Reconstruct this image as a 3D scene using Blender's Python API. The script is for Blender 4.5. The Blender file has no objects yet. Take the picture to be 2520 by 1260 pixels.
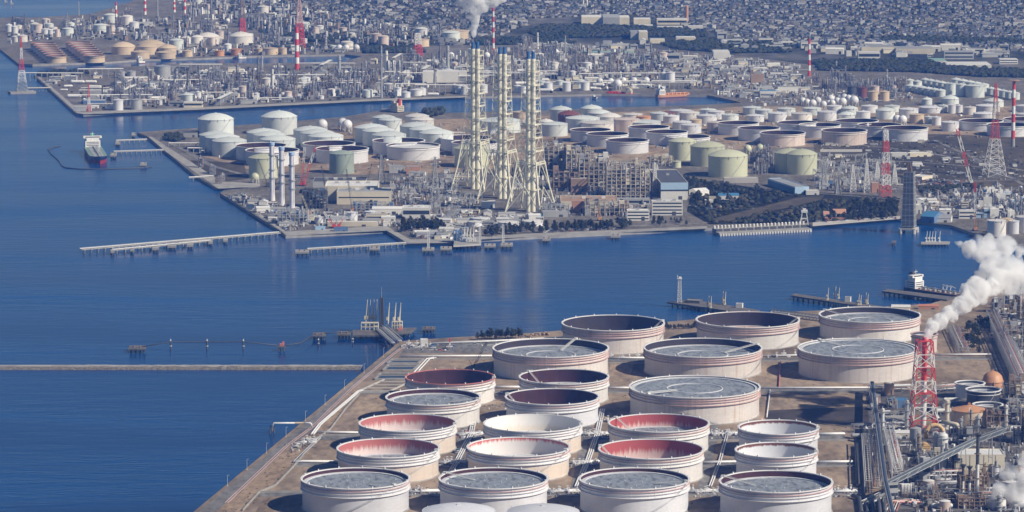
import bpy, math, random
from math import sin, cos, pi, radians, atan2, sqrt
from mathutils import Vector, Matrix

scene = bpy.context.scene
col = scene.collection
rnd = random.Random(7)

# ------------------------------------------------------------------ camera
FPX, CAM_H, PITCH = 9200.0, 620.0, math.atan(1293.0 / 9200.0)
CP, SP = cos(PITCH), sin(PITCH)
cam_data = bpy.data.cameras.new("camera")
cam_data.sensor_width = 36.0
cam_data.lens = 36.0 * FPX / 2520.0
cam_data.clip_start = 10.0
cam_data.clip_end = 60000.0
cam = bpy.data.objects.new("camera", cam_data)
col.objects.link(cam)
cam.location = (0, 0, CAM_H)
cam.rotation_euler = (pi / 2 - PITCH, 0, 0)
scene.camera = cam

# ------------------------------------------------------------------ light
SUN_EL, SUN_AZ = radians(38.0), radians(117.0)      # sun: compass-like angle from +Y clockwise
sun_dir = Vector((sin(SUN_AZ) * cos(SUN_EL), cos(SUN_AZ) * cos(SUN_EL), sin(SUN_EL)))
world = bpy.data.worlds.new("World")
scene.world = world
world.use_nodes = True
wn = world.node_tree
bg = wn.nodes["Background"]
sky = wn.nodes.new("ShaderNodeTexSky")
sky.sky_type = 'NISHITA'
sky.sun_disc = False
sky.sun_elevation = SUN_EL
sky.sun_rotation = SUN_AZ
sky.altitude = 1500.0
sky.air_density = 1.0
sky.dust_density = 0.0
sky.ozone_density = 3.0
wn.links.new(sky.outputs[0], bg.inputs[0])
bg.inputs[1].default_value = 0.05
sun_data = bpy.data.lights.new("sun", 'SUN')
sun_data.energy = 4.6
sun_data.angle = radians(0.5)
sun_data.color = (1.0, 0.94, 0.88)
sun = bpy.data.objects.new("sun", sun_data)
col.objects.link(sun)
sun.rotation_euler = sun_dir.to_track_quat('Z', 'Y').to_euler()
scene.view_settings.view_transform = 'Standard'
scene.view_settings.look = 'None'
scene.view_settings.gamma = 1.0
scene.view_settings.use_curve_mapping = False
scene.view_settings.exposure = 0.06
scene.cycles.volume_bounces = 14
scene.cycles.max_bounces = 16
scene.cycles.diffuse_bounces = 3
scene.cycles.volume_max_steps = 256

# ------------------------------------------------------------------ photo geometry helpers
LZ = 3.5                                            # height of the reclaimed land above the water

def G(px, py, z=LZ):
    """the point at height z that the photograph shows at (px, py) of its 2520 x 1260 pixels"""
    a, b = (px - 1260.0) / FPX, (630.0 - py) / FPX
    d = Vector((a, CP + b * SP, -SP + b * CP))
    t = (z - CAM_H) / d.z
    return Vector((d.x * t, d.y * t, z))

def depth(p):
    return p.y * CP - (p.z - CAM_H) * SP

def mpp(p):
    return depth(p) / FPX

def ztop(p, py):
    """height of a point straight above p that shows at photo row py"""
    t = (630.0 - py) / FPX
    return CAM_H + p.y * (t * CP - SP) / (CP + t * SP)

def hgt(p, py):
    return ztop(p, py) - p.z

# ------------------------------------------------------------------ materials
MATS = {}

def mat(name, c, rough=0.6, var=0.12, scale=0.06, metallic=0.0, c2=None, streak=0.0, sc=(0.25, 0.25, 0.02), rnd_v=0.0, thr=0.55, bump=0.0):
    """noise-mottled surface, optional second colour in vertical streaks (rust, dirt), optional per-object value shift"""
    if name in MATS:
        return MATS[name]
    m = bpy.data.materials.new(name)
    m.use_nodes = True
    n, l = m.node_tree.nodes, m.node_tree.links
    bs = n["Principled BSDF"]
    bs.inputs["Roughness"].default_value = rough
    bs.inputs["Metallic"].default_value = metallic
    tc = n.new("ShaderNodeTexCoord")
    no = n.new("ShaderNodeTexNoise")
    no.inputs["Scale"].default_value = scale
    no.inputs["Detail"].default_value = 5.0
    l.new(tc.outputs["Object"], no.inputs["Vector"])
    mr = n.new("ShaderNodeMapRange")
    mr.inputs[1].default_value, mr.inputs[2].default_value = 0.3, 0.7
    mr.inputs[3].default_value, mr.inputs[4].default_value = 1.0 - var, 1.0 + var
    l.new(no.outputs["Fac"], mr.inputs[0])
    val = mr.outputs[0]
    if rnd_v:
        oi = n.new("ShaderNodeObjectInfo")
        m2 = n.new("ShaderNodeMapRange")
        m2.inputs[3].default_value, m2.inputs[4].default_value = 1.0 - rnd_v, 1.0 + rnd_v * 0.5
        l.new(oi.outputs["Random"], m2.inputs[0])
        mu = n.new("ShaderNodeMath")
        mu.operation = 'MULTIPLY'
        l.new(val, mu.inputs[0])
        l.new(m2.outputs[0], mu.inputs[1])
        val = mu.outputs[0]
    base = n.new("ShaderNodeRGB")
    base.outputs[0].default_value = (*c, 1)
    out = base.outputs[0]
    if c2 is not None:
        mp = n.new("ShaderNodeMapping")
        mp.inputs["Scale"].default_value = sc
        l.new(tc.outputs["Object"], mp.inputs["Vector"])
        n2 = n.new("ShaderNodeTexNoise")
        n2.inputs["Scale"].default_value = 1.0
        n2.inputs["Detail"].default_value = 6.0
        l.new(mp.outputs[0], n2.inputs["Vector"])
        m3 = n.new("ShaderNodeMapRange")
        m3.inputs[1].default_value, m3.inputs[2].default_value = thr - 0.08, thr + 0.2
        m3.inputs[4].default_value = streak
        l.new(n2.outputs["Fac"], m3.inputs[0])
        mx = n.new("ShaderNodeMixRGB")
        mx.inputs[2].default_value = (*c2, 1)
        l.new(m3.outputs[0], mx.inputs[0])
        l.new(out, mx.inputs[1])
        out = mx.outputs[0]
    hv = n.new("ShaderNodeHueSaturation")
    l.new(out, hv.inputs["Color"])
    l.new(val, hv.inputs["Value"])
    l.new(hv.outputs[0], bs.inputs["Base Color"])
    if bump:
        bp = n.new("ShaderNodeBump")
        bp.inputs["Strength"].default_value = 1.0
        bp.inputs["Distance"].default_value = bump
        l.new(no.outputs["Fac"], bp.inputs["Height"])
        l.new(bp.outputs[0], bs.inputs["Normal"])
    MATS[name] = m
    return m

def shell_mat(name, c, seam=0.12, c2=(0.45, 0.25, 0.13), streak=0.25, thr=0.6, course=2.6, plate=9.0, rough=0.5, low=None, zlow=12.5):
    """welded tank plate: courses and vertical seams as faint lines, each plate a little different, dirt streaks down"""
    m = mat(name, c, rough, 0.05, 0.08, c2=c2, streak=streak, thr=thr, sc=(0.35, 0.35, 0.018))
    n, l = m.node_tree.nodes, m.node_tree.links
    bs = n["Principled BSDF"]
    src = bs.inputs["Base Color"].links[0].from_socket
    hv = src.node
    oi = n.new("ShaderNodeObjectInfo")                    # every tank has its own pattern of runs and its own fading
    for mp in [q for q in n if q.type == 'MAPPING']:
        cbr = n.new("ShaderNodeCombineXYZ")
        k = n.new("ShaderNodeMath"); k.operation = 'MULTIPLY'; k.inputs[1].default_value = 57.0
        l.new(oi.outputs["Random"], k.inputs[0]); l.new(k.outputs[0], cbr.inputs[0]); l.new(k.outputs[0], cbr.inputs[1])
        l.new(cbr.outputs[0], mp.inputs["Location"])
    vr = n.new("ShaderNodeMapRange"); vr.inputs[3].default_value = 0.86; vr.inputs[4].default_value = 1.06
    l.new(oi.outputs["Random"], vr.inputs[0])
    vm = n.new("ShaderNodeMath"); vm.operation = 'MULTIPLY'
    l.new(hv.inputs["Value"].links[0].from_socket, vm.inputs[0]); l.new(vr.outputs[0], vm.inputs[1]); l.new(vm.outputs[0], hv.inputs["Value"])
    tc = n.new("ShaderNodeTexCoord")
    sx = n.new("ShaderNodeSeparateXYZ")
    l.new(tc.outputs["Object"], sx.inputs[0])
    at = n.new("ShaderNodeMath"); at.operation = 'ARCTAN2'
    l.new(sx.outputs["Y"], at.inputs[0]); l.new(sx.outputs["X"], at.inputs[1])
    mu = n.new("ShaderNodeMath"); mu.operation = 'MULTIPLY'; mu.inputs[1].default_value = 42.0 / plate
    l.new(at.outputs[0], mu.inputs[0])
    cb = n.new("ShaderNodeCombineXYZ")
    l.new(mu.outputs[0], cb.inputs[0])
    mz = n.new("ShaderNodeMath"); mz.operation = 'DIVIDE'; mz.inputs[1].default_value = course
    l.new(sx.outputs["Z"], mz.inputs[0]); l.new(mz.outputs[0], cb.inputs[1])
    br = n.new("ShaderNodeTexBrick")
    br.inputs["Color1"].default_value = (1, 1, 1, 1)
    br.inputs["Color2"].default_value = (0.93, 0.93, 0.95, 1)
    br.inputs["Mortar"].default_value = (1 - seam, 1 - seam, 1 - seam, 1)
    br.inputs["Scale"].default_value = 1.0
    br.inputs["Mortar Size"].default_value = 0.035
    br.inputs["Brick Width"].default_value = 1.0
    br.inputs["Row Height"].default_value = 1.0
    l.new(cb.outputs[0], br.inputs["Vector"])
    mx = n.new("ShaderNodeMixRGB"); mx.blend_type = 'MULTIPLY'; mx.inputs[0].default_value = 1.0
    l.new(src, mx.inputs[1]); l.new(br.outputs["Color"], mx.inputs[2])
    out = mx.outputs[0]
    if low is not None:                                   # lower courses in a warmer tone, ragged along the top edge
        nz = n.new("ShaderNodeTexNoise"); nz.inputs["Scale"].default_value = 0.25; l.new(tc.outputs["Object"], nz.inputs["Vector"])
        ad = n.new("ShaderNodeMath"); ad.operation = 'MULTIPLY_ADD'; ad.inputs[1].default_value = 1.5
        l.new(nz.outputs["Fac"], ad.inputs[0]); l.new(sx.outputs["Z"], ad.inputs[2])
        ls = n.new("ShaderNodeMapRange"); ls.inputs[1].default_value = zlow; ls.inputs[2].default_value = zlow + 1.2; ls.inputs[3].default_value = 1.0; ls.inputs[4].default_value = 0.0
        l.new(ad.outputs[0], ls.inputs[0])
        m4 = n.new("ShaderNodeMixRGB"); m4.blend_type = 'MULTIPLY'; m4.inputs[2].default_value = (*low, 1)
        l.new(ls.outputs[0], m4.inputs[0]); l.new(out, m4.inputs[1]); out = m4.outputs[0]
    l.new(out, bs.inputs["Base Color"])
    return m

def liner_mat(name, lower, upper, zmid, soft=6.0):
    """inside of an open tank: paint worn off from the bottom up in ragged vertical runs"""
    m = bpy.data.materials.new(name); m.use_nodes = True
    n, l = m.node_tree.nodes, m.node_tree.links
    bs = n["Principled BSDF"]; bs.inputs["Roughness"].default_value = 0.8
    tc = n.new("ShaderNodeTexCoord")
    mp = n.new("ShaderNodeMapping"); mp.inputs["Scale"].default_value = (0.5, 0.5, 0.03)
    l.new(tc.outputs["Object"], mp.inputs[0])
    no = n.new("ShaderNodeTexNoise"); no.inputs["Scale"].default_value = 1.0; no.inputs["Detail"].default_value = 8.0; no.inputs["Roughness"].default_value = 0.7
    l.new(mp.outputs[0], no.inputs["Vector"])
    sx = n.new("ShaderNodeSeparateXYZ"); l.new(tc.outputs["Object"], sx.inputs[0])
    a = n.new("ShaderNodeMath"); a.operation = 'SUBTRACT'; a.inputs[1].default_value = zmid
    l.new(sx.outputs["Z"], a.inputs[0])
    b = n.new("ShaderNodeMath"); b.operation = 'DIVIDE'; b.inputs[1].default_value = soft * 2
    l.new(a.outputs[0], b.inputs[0])
    s = n.new("ShaderNodeMath"); s.operation = 'ADD'
    l.new(b.outputs[0], s.inputs[0]); l.new(no.outputs["Fac"], s.inputs[1])
    mr = n.new("ShaderNodeMapRange"); mr.inputs[1].default_value = 0.40; mr.inputs[2].default_value = 0.64
    l.new(s.outputs[0], mr.inputs[0])
    mx = n.new("ShaderNodeMixRGB")
    mx.inputs[1].default_value = (*lower, 1); mx.inputs[2].default_value = (*upper, 1)
    l.new(mr.outputs[0], mx.inputs[0])
    l.new(mx.outputs[0], bs.inputs["Base Color"])
    MATS[name] = m
    return m

# ------------------------------------------------------------------ mesh builder
class MB:
    def __init__(self):
        self.v, self.f, self.m, self.s = [], [], [], []

    def quad(self, idx, m=0, smooth=False):
        self.f.append(idx); self.m.append(m); self.s.append(smooth)

    def box(self, c, s, m=0, rz=0.0, top=None, bottom=False):
        """c = centre of the base"""
        k = len(self.v)
        cx, cy, cz = c
        hx, hy = s[0] / 2, s[1] / 2
        ca, sa = cos(rz), sin(rz)
        for z in (cz, cz + s[2]):
            for x, y in ((-hx, -hy), (hx, -hy), (hx, hy), (-hx, hy)):
                self.v.append((cx + x * ca - y * sa, cy + x * sa + y * ca, z))
        for i in range(4):
            j = (i + 1) % 4
            self.quad((k + i, k + j, k + 4 + j, k + 4 + i), m)
        self.quad((k + 4, k + 5, k + 6, k + 7), m if top is None else top)
        if bottom:
            self.quad((k + 3, k + 2, k + 1, k), m)

    def prism(self, poly, z0, z1, m=0, top=None, bottom=False):
        k, n = len(self.v), len(poly)
        a = sum(poly[i][0] * poly[(i + 1) % n][1] - poly[(i + 1) % n][0] * poly[i][1] for i in range(n))
        if a < 0:
            poly = list(reversed(poly))
        for z in (z0, z1):
            for p in poly:
                self.v.append((p[0], p[1], z))
        for i in range(n):
            j = (i + 1) % n
            self.quad((k + i, k + j, k + n + j, k + n + i), m)
        self.quad(tuple(k + n + i for i in range(n)), m if top is None else top)
        if bottom:
            self.quad(tuple(k + i for i in reversed(range(n))), m)

    def gable(self, c, s, rise, m=0, mr=1, rz=0.0, over=0.3):
        """box of size s with a gabled roof along local x"""
        cx, cy, cz = c
        ca, sa = cos(rz), sin(rz)
        hx, hy, h = s[0] / 2, s[1] / 2, s[2]
        def P(x, y, z):
            return (cx + x * ca - y * sa, cy + x * sa + y * ca, cz + z)
        k = len(self.v)
        self.v += [P(-hx, -hy, 0), P(hx, -hy, 0), P(hx, hy, 0), P(-hx, hy, 0), P(-hx, -hy, h), P(hx, -hy, h), P(hx, hy, h), P(-hx, hy, h), P(-hx, 0, h + rise), P(hx, 0, h + rise)]
        for q in ((0, 1, 5, 4), (2, 3, 7, 6)):
            self.quad(tuple(k + i for i in q), m)
        self.quad((k + 1, k + 2, k + 6, k + 9, k + 5), m)
        self.quad((k + 3, k, k + 4, k + 8, k + 7), m)
        k = len(self.v)
        o = over
        self.v += [P(-hx - o, -hy - o, h - o * rise / hy + .05), P(hx + o, -hy - o, h - o * rise / hy + .05), P(hx + o, 0, h + rise + .05), P(-hx - o, 0, h + rise + .05), P(hx + o, hy + o, h - o * rise / hy + .05), P(-hx - o, hy + o, h - o * rise / hy + .05)]
        self.quad((k, k + 1, k + 2, k + 3), mr)
        self.quad((k + 3, k + 2, k + 4, k + 5), mr)

    def tube(self, a, b, r0, r1=None, n=8, m=0, cap=True, smooth=True):
        a, b = Vector(a), Vector(b)
        r1 = r0 if r1 is None else r1
        d = b - a
        if d.length < 1e-6:
            return
        d.normalize()
        u = d.orthogonal().normalized()
        if abs(d.z) > 0.999:
            u = Vector((1, 0, 0))
        w = d.cross(u)
        k = len(self.v)
        for p, r in ((a, r0), (b, r1)):
            for i in range(n):
                t = 2 * pi * i / n
                q = p + (u * cos(t) + w * sin(t)) * r
                self.v.append(tuple(q))
        for i in range(n):
            j = (i + 1) % n
            self.quad((k + i, k + j, k + n + j, k + n + i), m, smooth)
        if cap:
            k2 = len(self.v)
            self.v += self.v[k:k + 2 * n]
            self.quad(tuple(k2 + i for i in reversed(range(n))), m)
            self.quad(tuple(k2 + n + i for i in range(n)), m)

    def bar(self, a, b, w, m=0):
        self.tube(a, b, w * 0.7, n=4, m=m, cap=False, smooth=False)

    def path(self, pts, r, n=8, m=0, cap=True):
        """pipe through pts, mitred at the bends"""
        pts = [Vector(p) for p in pts]
        k = len(self.v)
        up = Vector((0, 0, 1))
        for i, p in enumerate(pts):
            if i == 0:
                d = pts[1] - p
            elif i == len(pts) - 1:
                d = p - pts[i - 1]
            else:
                d = (pts[i + 1] - p).normalized() + (p - pts[i - 1]).normalized()
            d.normalize()
            u = d.cross(up) if abs(d.z) < 0.98 else d.cross(Vector((0, 1, 0)))
            u.normalize()
            w = u.cross(d)
            for j in range(n):
                t = 2 * pi * j / n
                self.v.append(tuple(p + (u * cos(t) + w * sin(t)) * r))
        for i in range(len(pts) - 1):
            for j in range(n):
                q = (j + 1) % n
                self.quad((k + i * n + j, k + i * n + q, k + (i + 1) * n + q, k + (i + 1) * n + j), m, True)
        if cap:
            e = k + (len(pts) - 1) * n
            self.quad(tuple(k + i for i in reversed(range(n))), m)
            self.quad(tuple(e + i for i in range(n)), m)

    def revolve(self, prof, n=48, m=0, c=(0, 0, 0), smooth=True, a0=0.0, a1=2 * pi, mfun=None):
        """profile [(r, z)...] turned round z; each profile segment has its own vertices so edges stay crisp"""
        full = abs(a1 - a0 - 2 * pi) < 1e-6
        cnt = n if full else n + 1
        for s in range(len(prof) - 1):
            (ra, za), (rb, zb) = prof[s], prof[s + 1]
            k = len(self.v)
            mm = m[s] if isinstance(m, (list, tuple)) else m
            for r, z in ((ra, za), (rb, zb)):
                for i in range(cnt):
                    t = a0 + (a1 - a0) * i / n
                    self.v.append((c[0] + r * cos(t), c[1] + r * sin(t), c[2] + z))
            for i in range(n):
                j = (i + 1) % cnt
                if ra < 1e-6:
                    self.quad((k + i, k + cnt + j, k + cnt + i), mm, smooth)
                elif rb < 1e-6:
                    self.quad((k + i, k + j, k + cnt + i), mm, smooth)
                else:
                    self.quad((k + i, k + j, k + cnt + j, k + cnt + i), mm, smooth)

    def dome(self, r, h, z0, n=40, rings=6, m=0, c=(0, 0, 0)):
        """spherical cap, shared vertices for smooth shading"""
        R = (r * r + h * h) / (2 * h)
        k = len(self.v)
        for a in range(rings):
            rr = r * (1 - a / rings)
            z = z0 + sqrt(max(R * R - rr * rr, 0)) - (R - h)
            for i in range(n):
                t = 2 * pi * i / n
                self.v.append((c[0] + rr * cos(t), c[1] + rr * sin(t), c[2] + z))
        top = len(self.v)
        self.v.append((c[0], c[1], c[2] + z0 + h))
        for a in range(rings - 1):
            for i in range(n):
                j = (i + 1) % n
                self.quad((k + a * n + i, k + a * n + j, k + (a + 1) * n + j, k + (a + 1) * n + i), m, True)
        for i in range(n):
            self.quad((k + (rings - 1) * n + i, k + (rings - 1) * n + (i + 1) % n, top), m, True)

    def ball(self, c, r, m=0, n=20, rings=12):
        k = len(self.v)
        for a in range(1, rings):
            ph = pi * a / rings
            for i in range(n):
                t = 2 * pi * i / n
                self.v.append((c[0] + r * sin(ph) * cos(t), c[1] + r * sin(ph) * sin(t), c[2] + r * cos(ph)))
        self.v.append((c[0], c[1], c[2] + r)); self.v.append((c[0], c[1], c[2] - r))
        tp, bt = len(self.v) - 2, len(self.v) - 1
        for a in range(rings - 2):
            for i in range(n):
                j = (i + 1) % n
                self.quad((k + a * n + i, k + (a + 1) * n + i, k + (a + 1) * n + j, k + a * n + j), m, True)
        for i in range(n):
            j = (i + 1) % n
            self.quad((tp, k + i, k + j), m, True)
            e = k + (rings - 2) * n
            self.quad((bt, e + j, e + i), m, True)

    def blob(self, c, r, m=0, rg=rnd, sq=0.8):
        """ragged clump of foliage: a jittered icosahedron"""
        k = len(self.v)
        for x, y, z in ICO:
            q = r * rg.uniform(0.6, 1.25)
            self.v.append((c[0] + x * q, c[1] + y * q, c[2] + z * q * sq))
        for t in ICOF:
            self.quad((k + t[0], k + t[1], k + t[2]), m)

    def build(self, name, mats, parent=None, loc=None, rz=0.0):
        me = bpy.data.meshes.new(name)
        me.from_pydata(self.v, [], self.f)
        for mm in mats:
            me.materials.append(mm)
        me.polygons.foreach_set("material_index", self.m)
        me.polygons.foreach_set("use_smooth", self.s)
        me.update()
        o = bpy.data.objects.new(name, me)
        col.objects.link(o)
        if parent is not None:
            o.parent = parent
        if loc is not None:
            o.location = loc
        if rz:
            o.rotation_euler = (0, 0, rz)
        return o

_t = (1 + 5 ** 0.5) / 2
_q = sqrt(1 + _t * _t)
ICO = [(a / _q, b / _q, c / _q) for a, b, c in ((-1, _t, 0), (1, _t, 0), (-1, -_t, 0), (1, -_t, 0), (0, -1, _t), (0, 1, _t), (0, -1, -_t), (0, 1, -_t), (_t, 0, -1), (_t, 0, 1), (-_t, 0, -1), (-_t, 0, 1))]
ICOF = [(0, 11, 5), (0, 5, 1), (0, 1, 7), (0, 7, 10), (0, 10, 11), (1, 5, 9), (5, 11, 4), (11, 10, 2), (10, 7, 6), (7, 1, 8), (3, 9, 4), (3, 4, 2), (3, 2, 6), (3, 6, 8), (3, 8, 9), (4, 9, 5), (2, 4, 11), (6, 2, 10), (8, 6, 7), (9, 8, 1)]

def tag(o, label, cat, group=None, kind=None):
    if label: o["label"] = label
    if cat: o["category"] = cat
    if group: o["group"] = group
    if kind: o["kind"] = kind
    return o

def thing(name, label, cat, loc, rz=0.0, group=None):
    o = bpy.data.objects.new(name, None)
    o.empty_display_size = 1.0
    col.objects.link(o)
    o.location = loc
    o.rotation_euler = (0, 0, rz)
    return tag(o, label, cat, group)

KIDS = {}
def copy_tree(o, loc, rz=0.0, s=None, label=None, group=None, parent=None):
    c = o.copy(); col.objects.link(c)
    if parent is None:
        c.location = loc; c.rotation_euler = (0, 0, rz)
        if s is not None: c.scale = s if isinstance(s, (tuple, list)) else (s, s, s)
        if label: c["label"] = label
        if group: c["group"] = group
    else:
        c.parent = parent
    for ch in list(o.children):
        copy_tree(ch, None, parent=c)
    return c

def structure(o):
    o["kind"] = "structure"
    return o

def ordn(i):
    return ("first", "second", "third", "fourth", "fifth", "sixth", "seventh", "eighth", "ninth", "tenth", "eleventh", "twelfth", "thirteenth", "fourteenth", "fifteenth", "sixteenth", "seventeenth", "eighteenth", "nineteenth", "twentieth")[i]

# ------------------------------------------------------------------ palette
W = shell_mat("white_tank_plate", (0.72, 0.73, 0.77), seam=0.10, streak=0.10, thr=0.62)
WAQ = shell_mat("pale_aqua_tank_plate", (0.66, 0.71, 0.71), seam=0.08, streak=0.10, thr=0.65)
WBE = shell_mat("cream_tank_plate", (0.71, 0.665, 0.635), seam=0.12, c2=(0.46, 0.27, 0.14), streak=0.6, thr=0.60)
WIV = shell_mat("ivory_tank_plate", (0.74, 0.72, 0.70), seam=0.10, c2=(0.5, 0.38, 0.28), streak=0.35, thr=0.60)
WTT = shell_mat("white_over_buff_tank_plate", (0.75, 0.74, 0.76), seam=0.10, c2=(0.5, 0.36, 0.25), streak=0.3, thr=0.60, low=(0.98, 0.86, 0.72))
WPK = shell_mat("weathered_pink_tank_plate", (0.66, 0.58, 0.54), seam=0.12, c2=(0.50, 0.30, 0.22), streak=0.5, thr=0.5)
GRN = shell_mat("pale_green_tank_plate", (0.56, 0.58, 0.42), seam=0.06, streak=0.05, thr=0.7)
GRND = shell_mat("shaded_green_tank_plate", (0.30, 0.36, 0.31), seam=0.06, streak=0.05, thr=0.7)  # shadow over one green tank, put into its plate colour
BRN = shell_mat("red_brown_tank_plate", (0.20, 0.07, 0.06), seam=0.1, streak=0.1)
DRK = shell_mat("dark_tank_plate", (0.06, 0.07, 0.09), seam=0.1, streak=0.1)
TAN = shell_mat("tan_tank_plate", (0.62, 0.50, 0.36), seam=0.1, streak=0.3)
ORG = shell_mat("orange_tank_plate", (0.60, 0.31, 0.16), seam=0.1, streak=0.2)
RIMW = mat("white_rim_paint", (0.80, 0.79, 0.79), 0.5, 0.05)
RIMP = mat("faded_red_band", (0.58, 0.40, 0.38), 0.6, 0.12, 0.2)
ROOFG = mat("grey_floating_roof", (0.27, 0.30, 0.34), 0.7, 0.30, 0.45, c2=(0.07, 0.08, 0.10), streak=0.9, sc=(0.22, 0.10, 0.2), thr=0.55)
ROOFP = mat("pale_roof_rim", (0.62, 0.63, 0.66), 0.6, 0.1, 0.3)
ROOFO = mat("rusty_floating_roof", (0.40, 0.17, 0.08), 0.8, 0.25, 0.2)
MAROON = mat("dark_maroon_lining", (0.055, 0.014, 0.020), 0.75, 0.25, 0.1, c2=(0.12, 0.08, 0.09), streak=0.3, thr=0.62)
NAVYL = mat("shadow_toned_lining", (0.036, 0.028, 0.038), 0.75, 0.2, 0.1)  # lining darkened to stand in for shadow inside the shell
REDL = liner_mat("red_lining_half_worn", (0.70, 0.58, 0.56), (0.47, 0.145, 0.13), 14.5, 9.0)
REDH = liner_mat("red_lining_streaked", (0.64, 0.46, 0.43), (0.42, 0.085, 0.08), 12.5, 9.0)
REDS = liner_mat("white_lining_red_rim", (0.74, 0.70, 0.68), (0.52, 0.12, 0.10), 19.5, 5.0)
WHTL = liner_mat("white_lining_clean", (0.72, 0.66, 0.58), (0.78, 0.76, 0.74), 12.0, 8.0)
RUSTL = liner_mat("white_lining_rust_rim", (0.66, 0.67, 0.70), (0.16, 0.06, 0.04), 19.2, 2.2)
STEEL = mat("galvanised_steel", (0.42, 0.43, 0.44), 0.5, 0.15, 0.5, metallic=0.3)
STEELW = mat("pale_painted_steel", (0.68, 0.68, 0.66), 0.55, 0.1, 0.5)
STEELD = mat("dark_steel", (0.07, 0.075, 0.085), 0.6, 0.2, 0.5)
STEELB = mat("brown_weathered_steel", (0.24, 0.18, 0.14), 0.7, 0.25, 0.3)
STEELBL = mat("blue_painted_steel", (0.12, 0.20, 0.36), 0.55, 0.2, 0.3)
PIPEW = mat("white_pipe_cladding", (0.74, 0.74, 0.75), 0.45, 0.1, 0.4)
PIPEG = mat("grey_pipe_cladding", (0.36, 0.37, 0.39), 0.5, 0.2, 0.3)
PIPER = mat("red_primer_pipe", (0.50, 0.18, 0.15), 0.6, 0.2, 0.3)
PIPEY = mat("sand_yellow_duct", (0.70, 0.46, 0.20), 0.55, 0.15, 0.3, c2=(0.35, 0.25, 0.15), streak=0.4)
PIPEBE = mat("beige_duct", (0.60, 0.54, 0.42), 0.55, 0.15, 0.3)
BRED = mat("signal_red_paint", (0.62, 0.06, 0.05), 0.5, 0.12, 0.3)
BWHT = mat("signal_white_paint", (0.80, 0.79, 0.78), 0.5, 0.08, 0.3)
CREAM = mat("pale_cream_steel", (0.76, 0.735, 0.60), 0.5, 0.10, 0.15)
BLUCAP = mat("blue_stack_tip", (0.04, 0.13, 0.30), 0.5, 0.15, 0.2)
SKYB = mat("light_blue_cladding", (0.40, 0.56, 0.74), 0.5, 0.06, 0.1)
LBLU = mat("pale_blue_stack_cap", (0.38, 0.50, 0.70), 0.5, 0.06, 0.1)
STKW = mat("lilac_white_stack", (0.72, 0.71, 0.76), 0.5, 0.06, 0.1)
CONC = mat("weathered_concrete", (0.34, 0.33, 0.31), 0.85, 0.18, 0.08, c2=(0.16, 0.15, 0.14), streak=0.5, sc=(0.1, 0.1, 0.1))
CONCD = mat("wet_dark_concrete", (0.10, 0.10, 0.10), 0.8, 0.25, 0.1)
CONCP = mat("pale_concrete", (0.48, 0.46, 0.43), 0.85, 0.12, 0.05)
ASPH = mat("worn_asphalt", (0.17, 0.165, 0.165), 0.9, 0.15, 0.03, c2=(0.10, 0.10, 0.10), streak=0.5, sc=(0.03, 0.03, 0.03))
RUBBLE = mat("breakwater_rubble", (0.16, 0.145, 0.125), 0.95, 0.55, 0.6, bump=0.8)
WALLW = mat("white_wall", (0.74, 0.73, 0.70), 0.7, 0.08, 0.05, rnd_v=0.15)
WALLC = mat("cream_wall", (0.68, 0.62, 0.50), 0.7, 0.1, 0.05, rnd_v=0.2)
WALLG = mat("grey_wall", (0.40, 0.41, 0.42), 0.7, 0.12, 0.05, rnd_v=0.25)
WALLB = mat("brown_wall", (0.36, 0.25, 0.18), 0.75, 0.15, 0.05, rnd_v=0.2)
WALLT = mat("terracotta_wall", (0.48, 0.26, 0.17), 0.75, 0.1, 0.05)
GLASS = mat("dark_window_band", (0.035, 0.045, 0.06), 0.2, 0.2, 0.1)
RFG = mat("grey_sheet_roof", (0.33, 0.34, 0.35), 0.6, 0.12, 0.05, rnd_v=0.3)
RFW = mat("white_sheet_roof", (0.68, 0.68, 0.68), 0.6, 0.1, 0.05, rnd_v=0.15)
RFB = mat("blue_sheet_roof", (0.06, 0.20, 0.38), 0.6, 0.1, 0.05)
RFD = mat("dark_tile_roof", (0.09, 0.095, 0.11), 0.7, 0.2, 0.1, rnd_v=0.3)
RFN = mat("green_sheet_roof", (0.24, 0.38, 0.34), 0.6, 0.1, 0.05)
LEAF = mat("pine_foliage", (0.016, 0.027, 0.012), 0.9, 0.45, 0.5, rnd_v=0.35)
LEAF2 = mat("dull_winter_foliage", (0.032, 0.033, 0.018), 0.9, 0.4, 0.4, rnd_v=0.3)
LEAF3 = mat("olive_foliage", (0.062, 0.056, 0.030), 0.9, 0.4, 0.4, rnd_v=0.3)
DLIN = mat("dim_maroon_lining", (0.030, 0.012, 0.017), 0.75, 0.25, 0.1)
PSTEEL = mat("hazy_plant_steel", (0.22, 0.22, 0.24), 0.6, 0.3, 0.3, rnd_v=0.35)
PIERC = mat("dark_pier_concrete", (0.13, 0.12, 0.115), 0.9, 0.3, 0.15)
DYARD = mat("shade_dark_yard", (0.085, 0.08, 0.078), 0.9, 0.4, 0.08, c2=(0.2, 0.18, 0.16), streak=0.6, sc=(0.06, 0.06, 0.06))  # ground colour darkened to stand in for deep shade between units
BARK = mat("tree_bark", (0.09, 0.065, 0.045), 0.9, 0.3, 1.0)

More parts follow.
